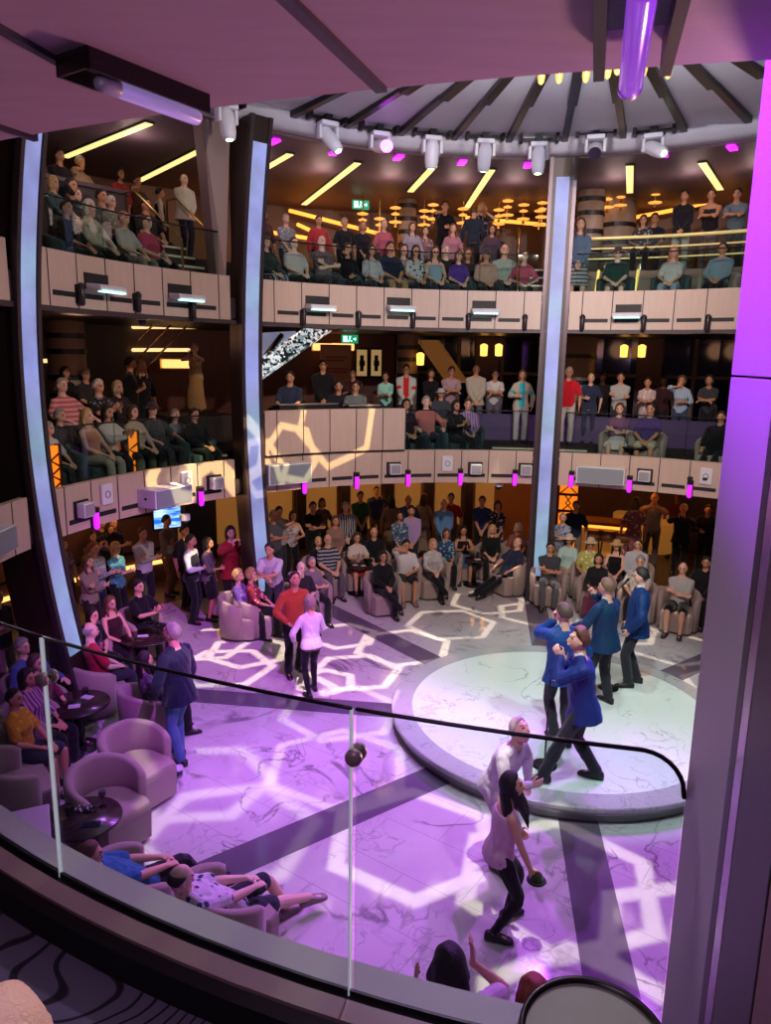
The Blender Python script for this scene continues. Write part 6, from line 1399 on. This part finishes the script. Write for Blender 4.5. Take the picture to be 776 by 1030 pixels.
(528, 258, 'A', 's_lean', 'w', None, S('tee', '#c05870'), S('trousers', '#1c1a22'), ('bob', BRN), 'p', 'person in rose tee with dark bag by lit steps'),
# ---- upper deck, bay past the straight column
(584.5, 226, 'A', 't_clasp', 'w', None, S('shirt', '#5a7088'), S('skirt', '#a8a8a8', 'hstripe', '#50505a'), ('long', BRN), 'l', 'woman in denim jacket and striped skirt', dict(r=7.9)),
(622, 255.5, 'A', 's_lap', 'm', None, S('tee', '#2a4440'), S('shorts', '#6a5a50'), ('short', BRN), 'p', 'man in dark green tee and shorts with a cap', dict(hat='#4a3a38')),
(678, 254.5, 'A', 's_lap', 'w', None, S('tee', '#cac4c0'), S('trousers', '#8a9cb0'), ('long', '#b06a50'), 'l', 'long red haired woman in white top and jeans'),
(727.5, 250.5, 'A', 's_lap', 'm', None, S('shirt', '#8a9aa8'), S('trousers', '#1a1a20'), ('short', DRK), 'm', 'man in grey blue shirt in armchair', dict(beige=True)),
(689, 197.5, 'H', 't_clasp', 'w', None, S('jacket', '#1c1a22'), S('trousers', '#b8b4b0'), ('short', DRK), 'm', 'person in dark jacket and white trousers on terrace'),
(716, 196.5, 'H', 't_rail', 'm', None, S('tank', '#2a2028'), S('trousers', '#7a5a60'), ('short', DRK), 'm', 'man in dark vest leaning on the terrace rail'),
(742, 195.5, 'H', 't_rail', 'm', None, S('tee', '#6a7888'), S('trousers', DG), ('short', DRK), 'm', 'man in grey blue tee leaning beside purple pillar'),
(647.6, 222, 'H', 's_lap', 'w', None, S('mid', '#3a3440', 'floral', '#a0a0a8'), S('trousers', BK), ('bob', DRK), 'm', 'dark haired woman seated on the terrace'),
(659, 220.5, 'H', 's_lap', 'm', None, S('polo', '#1c2436'), S('trousers', BK), ('short', DRK), 'm', 'man in dark blue seated on the terrace'),
]
def hat_mesh():
    return MB().lathe([(.002, .10), (.06, .095), (.085, .06), (.092, .0), (.155, -.012), (.155, -.004), (.10, .008), (.002, .08)], 24).mesh('hat', True)
HAT = hat_mesh()
for row in CROWD:
    o = row[11] if len(row) > 11 else {}
    o = dict(o); hat = o.pop('hat', None); over = o.pop('over', None); slv = o.pop('sleeves', None); o.pop('back', None)
    n0 = len(COL.objects)
    loc, h, J, sc = put(*row[:11], **o)
    root = [x for x in list(COL.objects)[n0:] if x.get('category') == 'person'][0]
    if hat:
        hm = slotted('hat', HAT, [cloth(hat)], root); hm.matrix_local = Matrix.Translation(J['hc'] + Vector((0, -.005, .045))) @ J['HR'].to_4x4()
    if slv or over:
        pn, sx, vx = row[3], row[4], o.get('vox', .012)
        tm = cached(('shirtunder' if slv else 'over', pn, sx), lambda: build_top(J, sx, 'long', vx, .009 if slv else .02, -.08 if slv else -.14, 0, .02, POSES[pn].get('seated', False), 'shirt'))
        if slv: slotted('shirt', tm, [cloth(slv)], root)
        else:
            # open cardigan: the front strip of faces is left out so the top beneath shows
            key = ('overopen', pn, sx)
            if key not in CACHE:
                import bmesh
                m2 = tm.copy(); bm = bmesh.new(); bm.from_mesh(m2)
                dead = [f for f in bm.faces if abs(f.calc_center_median().x) < .065 and f.normal.y > .25 and J['pel'].z - .2 < f.calc_center_median().z < J['pel'].z + .55 and f.calc_center_median().y < J['pel'].y + .19]
                bmesh.ops.delete(bm, geom=dead, context='FACES'); bm.to_mesh(m2); bm.free(); CACHE[key] = m2
            slotted('cardigan', CACHE[key], [cloth(over)], root)
# ------------------------------------------------------------------ singers and dancers, posed one by one
HV = .0075
P('sing_a', **{**STAND, 'pz': .885, 'lean': 7, 'feet': ((-.09, .37, .085), (.10, -.20, .085)), 'hands': ((-.02, .26, .50), (.05, .20, .42)), 'elbow': ((-.8, -.1, -1), (.8, -.1, -1)), 'palm_l': (1, -.3, 0), 'palm_r': (-1, -.3, 0), 'curl': 1.0, 'hdir': (0, .5, .85), 'head': (12, -14, 0), 'toe': ((-.05, 1, 0), (.35, 1, 0))})
P('sing_b', **{**STAND, 'pz': .90, 'lean': 2, 'feet': ((-.05, -.02, .085), (.06, -.16, .085)), 'hands': ((-.05, .20, .53), (.20, .16, .02)), 'elbow': ((-.8, -.2, -.8), (1, -.5, -.5)), 'palm_l': (.6, -1, 0), 'curl': 1.0, 'hdir': (0, .3, .9), 'head': (25, 0, 0)})
P('sing_c', **{**STAND, 'lean': 2, 'feet': ((-.13, .05, .085), (.12, -.04, .085)), 'hands': ((-.22, .34, .10), (.01, .22, .52)), 'elbow': ((-.8, -.4, -.7), (1, -.1, -.5)), 'palm_l': (1, 0, 0), 'palm_r': (-1, -.3, 0), 'curl': 1.0, 'hdir_r': (-.2, .4, .8), 'head': (12, 0, 0)})
P('sing_d', **{**STAND, 'pz': .92, 'lean': -2, 'feet': ((-.10, .06, .085), (.10, -.08, .085)), 'hands': ((-.26, .12, -.02), (.26, .08, -.06)), 'palm': 'in', 'curl': .5, 'head': (0, 6, 0)})
P('dance_man', **{**STAND, 'pz': .92, 'lean': 10, 'feet': ((-.12, -.06, .085), (.12, .10, .085)), 'hands': ((-.14, .30, .02), (.20, .30, .06)), 'elbow': ((-1, -.6, -.3), (1, -.6, -.3)), 'palm': (0, -.3, 1), 'curl': .5, 'head': (0, -22, 0)})
P('dance_woman', **{**STAND, 'pz': .91, 'lean': 4, 'feet': ((-.10, -.14, .085), (.10, .10, .085)), 'hands': ((-.24, .18, .02), (.16, .30, .06)), 'elbow': ((-1, -.6, -.3), (1, -.6, -.3)), 'palm': (0, -.3, 1), 'curl': .5, 'head': (0, 5, 0)})
P('bend', **{**STAND, 'pz': .88, 'lean': 24, 'feet': ((-.12, -.08, .085), (.12, .14, .085)), 'hands': ((-.26, .22, -.02), (.10, .46, .20)), 'elbow': ((-1, -.5, .1), (1, -.2, -.6)), 'palm': 'in', 'curl': .5, 'head': (-8, -38, 0)})
P('groove', **{**STAND, 'pz': .85, 'lean': 6, 'roll': 2, 'feet': ((-.14, .16, .085), (.13, -.06, .085)), 'hands': ((-.22, .24, .06), (.20, .24, -.08)), 'elbow': ((-1, -.7, -.1), (1, -.9, -.2)), 'palm': 'in', 'curl': .9, 'head': (-20, -14, 0), 'knee': ((-.15, 1, .3), (.25, 1, .3)), 'toe': ((-.3, 1, 0), (.4, 1, 0))})
P('stroll', **{**STAND, 'lean': 5, 'feet': ((-.09, -.06, .085), (.10, .12, .085)), 'hands': ((-.26, .16, -.04), (.25, .10, -.08)), 'palm': 'in', 'curl': .4, 'head': (10, -10, 0)})
P('recline', **{**SEAT, 'pz': .50, 'lean': -26, 'feet': ((-.10, .52, .085), (-.02, .78, .16)), 'knee': ((-.15, 1, .7), (.1, 1, .9)), 'hands': ((-.04, .34, .20), (.08, .34, .22)), 'palm': (0, -.4, -1), 'curl': .6, 'head': (-10, -6, 0)})
P('lounge', **{**SEAT, 'pz': .46, 'lean': -48, 'feet': ((-.10, .62, .085), (-.02, .86, .14)), 'knee': ((-.15, 1, .7), (.1, 1, .9)), 'hands': ((-.06, .20, .16), (.08, .22, .16)), 'palm': (0, -.4, -1), 'curl': .6, 'head': (-10, 10, 0)})
P('applaud', **{**SEAT, 'lean': 4, 'hands': ((-.17, .24, .34), (.17, .26, .52)), 'elbow': ((-1, -.2, -.5), (1, .1, -.6)), 'palm': 'in', 'curl': .12, 'hdir': (0, .25, 1), 'head': (0, 0, 0)})
def hero(hx, hy, fl, pose, sex, head, top, bottom, hair, skin, label, sc, **o):
    n0 = len(COL.objects)
    r = put(hx, hy, 'G', pose, sex, head, top, bottom, hair, skin, label, floor=fl, scale=sc, vox=HV, detail=True, chair=o.pop('chair', False), **o)
    return r + ([x for x in list(COL.objects)[n0:] if x.get('category') == 'person'][0],)
def velvet(col):
    m = cloth(col, None, 'velvet'); b = m.node_tree.nodes['Principled BSDF']; b.inputs['Sheen Weight'].default_value = .12; b.inputs['Sheen Tint'].default_value = srgb('#6080ff'); b.inputs['Roughness'].default_value = .6
    return (col, None, 'velvet')
def collar(root, J, sex, col='#d8d6d8'):
    mb = MB(); c = J['nb'] + J['u']*.012 + J['f']*.004
    rings = []
    for i in range(25):
        t = 2*pi*i/24; d = J['sd']*math.cos(t) + J['f']*math.sin(t); h = .040 - .02*max(0, math.sin(t))
        rings.append([c + d*(.058) - J['u']*.02, c + d*(.064) - J['u']*.02, c + d*(.062) + J['u']*h*.7, c + d*(.057) + J['u']*h])
    mb.loft(rings, cap=False); o = obj('shirt_collar', mb, cloth(col), root, True)
    return o
def microphone(root, p, d, label=None):
    d = Vector(d).normalized(); p = Vector(p)
    m = thing('microphone', label, 'microphone', p)
    obj('handle', MB().tube([Vector((0, 0, 0)) - d*.15, Vector((0, 0, 0))], [.010, .014], 10), M_BLACK, m, True)
    obj('grille', MB().ball(d*.018, .025), mat('mic_mesh', '#55555a', .4, .6), m, True)
    return m
def W(loc, h, sc, q):      # body-frame point to world
    return Matrix.Translation(loc) @ Matrix.Rotation(h - pi/2, 4, 'Z') @ (Vector(q)*sc)
for m_ in ('#1b2866', '#1a3f78', '#14324e', '#123062'): velvet(m_)
JK = lambda c: ('jacket', c, None, 'velvet')
TR = ('trousers', '#26262c')
a = hero(582, 644, SZ, 'sing_a', 'm', 172, JK('#1b2866'), TR, ('quiff', '#5a3424'), 'l', 'front singer in royal blue velvet jacket stepping with both hands on microphone', 1.11)
collar(a[4], a[2], 'm')
J = a[2]; mic = microphone(None, W(a[0], a[1], a[3], (J['wr0'] + J['wr1'])/2 + Vector((.01, .03, .10))), W(a[0], a[1], a[3], J['hc']) - W(a[0], a[1], a[3], J['wr1']), 'microphone in both hands of the front singer')
b = hero(567, 617, SZ, 'sing_b', 'm', 100, JK('#1a3f78'), TR, ('short', '#4a3a28'), 'l', 'singer in bright blue jacket seen from behind, hand at mouth', 1.07); collar(b[4], b[2], 'm')
J = b[2]; microphone(None, W(b[0], b[1], b[3], J['wr0'] + Vector((.03, .04, .09))), (0, 0, 1), 'microphone in raised hand of the bright blue singer')
c_ = hero(610, 591, SZ, 'sing_c', 'm', 128, JK('#14324e'), TR, ('short', '#6a5238'), 'l', 'singer in teal navy jacket reaching to his microphone stand', 1.07); collar(c_[4], c_[2], 'm')
J = c_[2]; microphone(None, W(c_[0], c_[1], c_[3], J['wr1'] + Vector((-.02, .05, .08))), (0, -.3, 1), 'microphone at the mouth of the teal navy singer')
d_ = hero(645, 580, SZ, 'sing_d', 'm', 168, JK('#123062'), TR, ('short', '#1a120e'), 'l', 'far singer in blue jacket with arms down, dark hair', 1.07); collar(d_[4], d_[2], 'm')
mic_stand(548, 770, 1.18, 'microphone stand in front of the front singer, base near his shoe')
mic_stand(571, 738, 1.22, 'microphone stand beside the bright blue singer')
t, p = mic_stand(586, 706, 1.22, 'microphone stand held by the teal navy singer')
t, p = mic_stand(612, 692, 1.50, 'boom microphone stand reaching up to the far singer')
hd = W(d_[0], d_[1], d_[3], d_[2]['hc'] + Vector((0, .16, -.05))) - p
obj('boom', MB().tube([(0, 0, 1.50), hd], .009, 8), M_BLACK, t, True); obj('microphone_head', MB().tube([hd - (hd - Vector((0, 0, 1.5))).normalized()*.18, hd], [.012, .022], 10), M_BLACK, t, True)
# dancers
hero(297, 583, 0, 'dance_man', 'm', -62, S('shirt', '#a04028'), S('trousers', '#17151a'), ('short', '#1a1214'), 'm', 'man in rust red shirt dancing hand in hand', 1.0)
hero(311.5, 606.5, 0, 'dance_woman', 'w', 118, S('shirt', '#d8ccd8'), S('tight', '#15141a'), ('curly', '#8a7868'), 'l', 'woman in white blouse dancing with the rust red shirt man', .90)
wm = hero(524, 735, 0, 'bend', 'm', -42, S('shirt', '#d2c4d8'), S('trousers', '#c8b8d0'), ('short', '#a8a0a4'), 'p', 'grey haired man in white shirt bending forward beside stage', 1.0)
gw = hero(516, 790, 0, 'groove', 'w', 8, S('tank', '#d8b0cc'), S('tight', '#15121a'), ('mane', '#120c12'), 'l', 'woman with long black hair dancing in sleeveless top and black leggings', .94, shoes='#141016')
q = W(gw[0], gw[1], gw[3], gw[2]['wr1'] + Vector((0, .06, -.09)))
bg = thing('black_cap', 'black cap held in the dancing long haired woman hand', 'cap', q); obj('crown', MB().lathe([(.005, .06), (.045, .04), (.06, 0), (.058, -.02), (.005, -.02)], 18), cloth('#100e12'), bg, True); obj('peak', MB().lathe([(.0605, -.02), (.085, -.025), (.085, -.018), (.061, -.01)], 18), cloth('#100e12'), bg, True)
hero(172.5, 636.5, 0, 'stroll', 'm', 155, S('jacket', '#1b2036'), S('trousers', '#4a6a94'), ('short', '#8a827c'), 'l', 'grey haired man in navy blazer and blue jeans walking', 1.05)
# people close below the railing
def lower(*a, **k): return hero(*a, **k)
lower(182, 884, 0, 'lounge', 'm', 40, S('tee', '#cfc4d2', 'floral', '#2a3a5a'), S('shorts', '#2a2a3a'), ('ring', '#2a2020'), 'p', 'balding man in floral shirt and shorts reclining below railing', 1.0, chair=True, shoes='#8a7878')
lower(90, 860, 0, 'lounge', 'm', 38, S('tee', '#2a6a98'), S('trousers', '#221c2c'), ('crop', '#6a4038'), 'l', 'person in blue tee lounging below the railing', 1.0, chair=True)
lower(452, 972, 0, 'applaud', 'w', 92, S('tee', '#d0b8d0'), S('trousers', '#2a2430'), ('mane', '#0f0a0c'), 'l', 'black haired woman raising her hands to clap below railing', 1.09, chair=True)
lower(537, 1003, 0, 's_lap', 'w', 92, S('tee', '#c8b0c4'), S('trousers', '#2a2430'), ('bob', '#a84a38'), 'l', 'red haired woman seen from above beside the cocktail table', 1.06, chair=True)
P('sit_low', **{**SEAT, 'pz': .46, 'lean': -4, 'hands': ((-.08, .16, .06), (.08, .16, .06)), 'palm': (0, 0, -1)})
bl = hero(0, 1066, Z6 - .05, 'sit_low', 'w', 92, S('tee', '#8a6a90'), S('trousers', BK), ('bob', '#d8b890'), 'l', 'blond head of a person seated close to camera', .92)
# small tables between the beige armchairs of the middle deck
for px, py, l in ((638, 447, 'small round table between the two seated armchair people, middle deck'),):
    p = on_cyl(px, py, 7.5); round_table(Vector((p.x, p.y, Z6)), l, .28, .5)
# ------------------------------------------------------------------ light
def lamp(name, typ, loc, energy, col, target=None, **k):
    l = D.lights.new(name, typ); l.energy = energy; l.color = srgb(col)[:3]
    for a, v in k.items(): setattr(l, a, v)
    o = D.objects.new(name, l); COL.objects.link(o); o.location = loc
    if target is not None: o.rotation_euler = (Vector(target) - Vector(loc)).to_track_quat('-Z', 'Y').to_euler()
    return o
def spot(name, loc, tgt, energy, col, ang, blend=.5, rad=.05): return lamp(name, 'SPOT', loc, energy, col, tgt, spot_size=math.radians(ang), spot_blend=blend, shadow_soft_size=rad)
def gobo(name, loc, tgt, hexes, energy, col, ang, dist=None, w=.055, soft=.02):
    """spot with hexagon outlines; hexes = (cx, cy, r, rot) in metres in the plane facing the lamp at the target"""
    o = spot(name, loc, tgt, energy, col, ang, .25, .012); l = o.data; l.use_nodes = True; nt = l.node_tree; L = nt.links.new
    em = [n for n in nt.nodes if n.type == 'EMISSION'][0]
    tc = nn(nt, 'ShaderNodeTexCoord'); sp = nn(nt, 'ShaderNodeSeparateXYZ'); L(tc.outputs['Normal'], sp.inputs[0])
    def M(op, a, b=None):
        n = nn(nt, 'ShaderNodeMath', operation=op)
        for i, v in enumerate((a, b)):
            if v is None: continue
            if isinstance(v, (int, float)): n.inputs[i].default_value = v
            else: L(v, n.inputs[i])
        return n.outputs[0]
    dist = dist or (Vector(tgt) - Vector(loc)).length
    iz = M('DIVIDE', dist, M('ABSOLUTE', sp.outputs[2])); X, Y = M('MULTIPLY', sp.outputs[0], iz), M('MULTIPLY', sp.outputs[1], iz)
    tot = None
    for cx, cy, r, rot in hexes:
        c, s = math.cos(rot), math.sin(rot)
        dx, dy = M('SUBTRACT', X, cx), M('SUBTRACT', Y, cy)
        u = M('ABSOLUTE', M('ADD', M('MULTIPLY', dx, c), M('MULTIPLY', dy, s))); v = M('ABSOLUTE', M('SUBTRACT', M('MULTIPLY', dy, c), M('MULTIPLY', dx, s)))
        d = M('MAXIMUM', M('ADD', M('MULTIPLY', u, .8660), M('MULTIPLY', v, .5)), v)
        g = nn(nt, 'ShaderNodeMapRange'); g.inputs['From Min'].default_value = w + soft; g.inputs['From Max'].default_value = w - soft; L(M('ABSOLUTE', M('SUBTRACT', d, r*.866)), g.inputs['Value'])
        tot = g.outputs[0] if tot is None else M('MAXIMUM', tot, g.outputs[0])
    L(tot, em.inputs['Strength'])
    return o
w = D.worlds.new('world'); bpy.context.scene.world = w; w.use_nodes = True
w.node_tree.nodes['Background'].inputs[0].default_value = srgb('#6a5a78'); w.node_tree.nodes['Background'].inputs[1].default_value = .09
VIO, GOB, COOL, WARM = '#d25cff', '#fff0d0', '#dcf2ee', '#ffb478'
# violet washes on the marble
spot('violet_wash', (3.5, 14.0, 8.6), (.2, 5.6, 0), 3200, VIO, 44, .95)
spot('violet_wash', (-1.2, 13.8, 8.6), (-.9, 7.4, 0), 2000, '#d078f4', 40, .9)
spot('violet_wash', (5.5, 13.0, 8.6), (2.1, 5.4, 0), 2200, '#d060f8', 40, .9)
spot('violet_wash', (1.0, 3.5, 8.6), (-2.2, 10.6, 0), 3600, '#c854f8', 40, .9)
spot('pale_fill', (4.6, 13.9, 8.6), (-2.9, 7.4, .5), 1500, '#dcb8d8', 44, .9)  # pale fill added to lighten the armchairs
# cool white on the stage, softer white behind it
spot('stage_light', (1.0, 5.0, 8.7), (SX + .3, SY + .2, .3), 1050, COOL, 36, .5, .08)
spot('stage_light', (4.2, 4.8, 8.7), (SX + .2, SY + .3, .3), 800, COOL, 36, .5, .08)
spot('stage_light', (2.3, 9.4, 8.8), (SX, SY, .2), 430, '#d8f8ec', 36, .35, .08)
spot('back_wash', (2.0, 5.0, 8.7), (2.2, 14.2, .6), 260, '#e8d8d0', 62, .9, .2)
spot('crowd_wash', (3.5, 5.0, 8.7), (-2.5, 13.4, .8), 220, '#e0c0d8', 50, .9, .2)
spot('crowd_wash', (1.5, 5.0, 8.7), (6.0, 13.0, .8), 240, '#e8d0c8', 46, .9, .2)
# patterns
TH = math.radians(12)
def down(hexes, at, energy, ang=70, z=8.7, w=.055, soft=.02):
    cx, cy = at
    # lamp looks straight down; its local x runs along world x, local y along world y
    o = gobo('pattern_light', (cx, cy, z), (cx, cy, 0), [((x - cx), (y - cy), r, t) for x, y, r, t in hexes], energy, GOB, ang, z, w, soft)
    o.rotation_euler = (0, 0, 0)
    return o
down([(-1.62, 7.08, .92, .25), (-2.15, 8.05, .82, .1)], (-1.6, 7.6), 1500, 30, 8.7, .085, .05)
down([(-.55, 8.45, .90, .5), (-.60, 9.9, .86, .3)], (-.6, 9.0), 1500, 34, 8.7, .065, .025)
down([(1.75, 6.40, .98, .3), (.35, 7.0, .90, .5), (2.75, 5.6, .80, .2), (1.6, 4.7, .85, .45)], (1.5, 5.9), 2300, 40, 8.7, .085, .03)
down([(-3.2, 12.4, .80, .2), (-2.35, 12.1, .70, .5), (-2.6, 11.4, .78, .1)], (-2.7, 12.0), 2600, 32, 8.7, .07, .015)
down([(-.75, 12.9, .62, .4), (-.45, 11.3, .72, .2), (.35, 12.4, .85, .35), (-.9, 10.9, .45, .6)], (-.3, 12.0), 2600, 34, 8.7, .07, .015)
down([(2.2, 15.0, .80, .3), (1.3, 13.6, .85, .15), (3.0, 14.3, .7, .4)], (2.2, 14.3), 1700, 32, 8.7, .06, .02)
down([(5.2, 12.6, .85, .3), (4.4, 13.4, .8, .1), (5.6, 10.9, .8, .5)], (5.0, 12.2), 1500, 40, 8.7, .06, .02)
# pattern spilling over the sound booth and the lower fascia
bpt = on_cyl(318, 450, 6.75)
gobo('pattern_light', (3.2, 6.0, 8.6), bpt, [(-.55, -.15, .55, .9), (.45, .5, .85, .3), (-1.2, -.4, .5, .2)], 5500, '#ffe0a0', 22, None, .06, .015)
lpt = on_cyl(190, 488, 6.75)
gobo('pattern_light', (4.2, 7.5, 8.6), lpt, [(-.3, .1, .5, .9), (.5, -.3, .6, .3), (1.1, .3, .5, .2)], 6500, '#ffe0a0', 22, None, .10, .02)
gobo('pattern_light', (3.0, 12.5, 8.4), on_plane(150, 900, 2.92), [(.1, 0, .45, .2), (-.4, .2, .4, .5)], 900, '#e8ffb0', 12, None, .08, .03)
# soft light on the fascias and the seated decks
for a, e in ((160, 8), (150, 9), (140, 9), (124, 8), (114, 8), (104, 8), (94, 8), (86, 7), (72, 8), (62, 8), (54, 7)):
    lamp('deck_glow', 'POINT', pol(8.6, a, 8.55), e*.9, '#f4ccc4', shadow_soft_size=.25)
    lamp('deck_glow', 'POINT', pol(8.4, a, 5.40), e*.40, '#ffb890', shadow_soft_size=.25)
    lamp('deck_glow', 'POINT', pol(8.0, a, 2.40), e*.30, '#ffc0a0', shadow_soft_size=.25)
for a in (120, 110, 100, 90, 72, 60): lamp('cove_glow', 'POINT', pol(11.4, a, 7.9), 8, '#ff9a40', shadow_soft_size=.3)
for a in (125, 115, 106, 96, 87): lamp('shop_glow', 'POINT', pol(10.6, a, 1.9), 5, '#ffae60', shadow_soft_size=.3)
for a in (74, 66, 58): lamp('bar_glow', 'POINT', pol(10.3, a, 2.1), 7, '#ff9a40', shadow_soft_size=.3)
for a in (164, 152, 141): lamp('aisle_glow', 'POINT', pol(9.6, a, 2.0), 6, '#ffb070', shadow_soft_size=.3)
# dome and soffit; spots added to brighten fascias, coping, lamp heads, pillar and floor
lamp('dome_glow', 'AREA', (CX, CY, 7.2), 150, '#cfd2dc', (CX, CY, 9), shape='DISK', size=5)
spot('fascia_fill', (2.6, 4.4, 8.6), (2.2, 15.2, 4.4), 1500, '#f4dccc', 62, .9, .05)
spot('fascia_fill', (4.6, 5.6, 8.6), (-4.0, 12.4, 4.6), 1100, '#f4dccc', 58, .9, .05)
spot('fascia_fill', (.2, 5.2, 8.6), (5.6, 14.0, 4.6), 1000, '#f4dccc', 50, .9, .05)
spot('soffit_wash', (3.6, 5.8, 3.0), (-.1, 1.3, 5.63), 520, '#f4b4b4', 100, .9, .4)
spot('coping_wash', (1.6, 9.5, 8.6), (-.5, 2.4, 2.9), 1300, '#d0a8d8', 26, .9, .1)
spot('lamp_fill', (1.6, 2.6, 8.5), (2.2, 14.8, 8.75), 1500, '#e8e4f4', 60, .9, .05)
spot('dancer_fill', (-.8, 3.2, 8.6), (1.3, 6.5, .9), 420, '#f4b8f0', 15, .9, .05)  # extra spot added to lift the dancers' dark side
spot('pillar_fill', (-2.6, 3.4, 4.6), (.86, 1.8, 3.9), 90, '#d8c8dc', 40, .9, .1)
spot('floor_wash', (3.6, 4.0, 8.6), (-.6, 8.2, 0), 700, '#e4c0ea', 40, .95, .05)
# purple lamp aimed at the near pillar
spot('pillar_wash', (-2.3, 4.6, 7.4), (.86, 1.8, 5.7), 4200, '#ac38ff', 26, .9, .05)
lamp('near_fill', 'AREA', (-.6, .4, 5.4), 20, '#b8a0c8', (-.6, 1.2, 2.7), shape='DISK', size=1.0)
# ------------------------------------------------------------------ camera
cam = D.objects.new('camera', D.cameras.new('camera')); COL.objects.link(cam)
cam.location = EYE
cam.data.sensor_fit = 'HORIZONTAL'; cam.data.sensor_width = 36; cam.data.lens = F_PX/776*36
R = Matrix.Rotation(pi/2 - PITCH, 4, 'X') @ Matrix.Rotation(ROLL, 4, 'Z')
cam.rotation_euler = R.to_euler(); cam.data.clip_start = .05
sc_ = bpy.context.scene; sc_.camera = cam
sc_.view_settings.view_transform = 'Standard'; sc_.view_settings.look = 'None'; sc_.view_settings.exposure = 0.75
sc_.cycles.use_denoising = True; sc_.cycles.max_bounces = 6; sc_.cycles.transparent_max_bounces = 16
sc_.cycles.sample_clamp_indirect = 4.0; sc_.cycles.use_light_tree = True
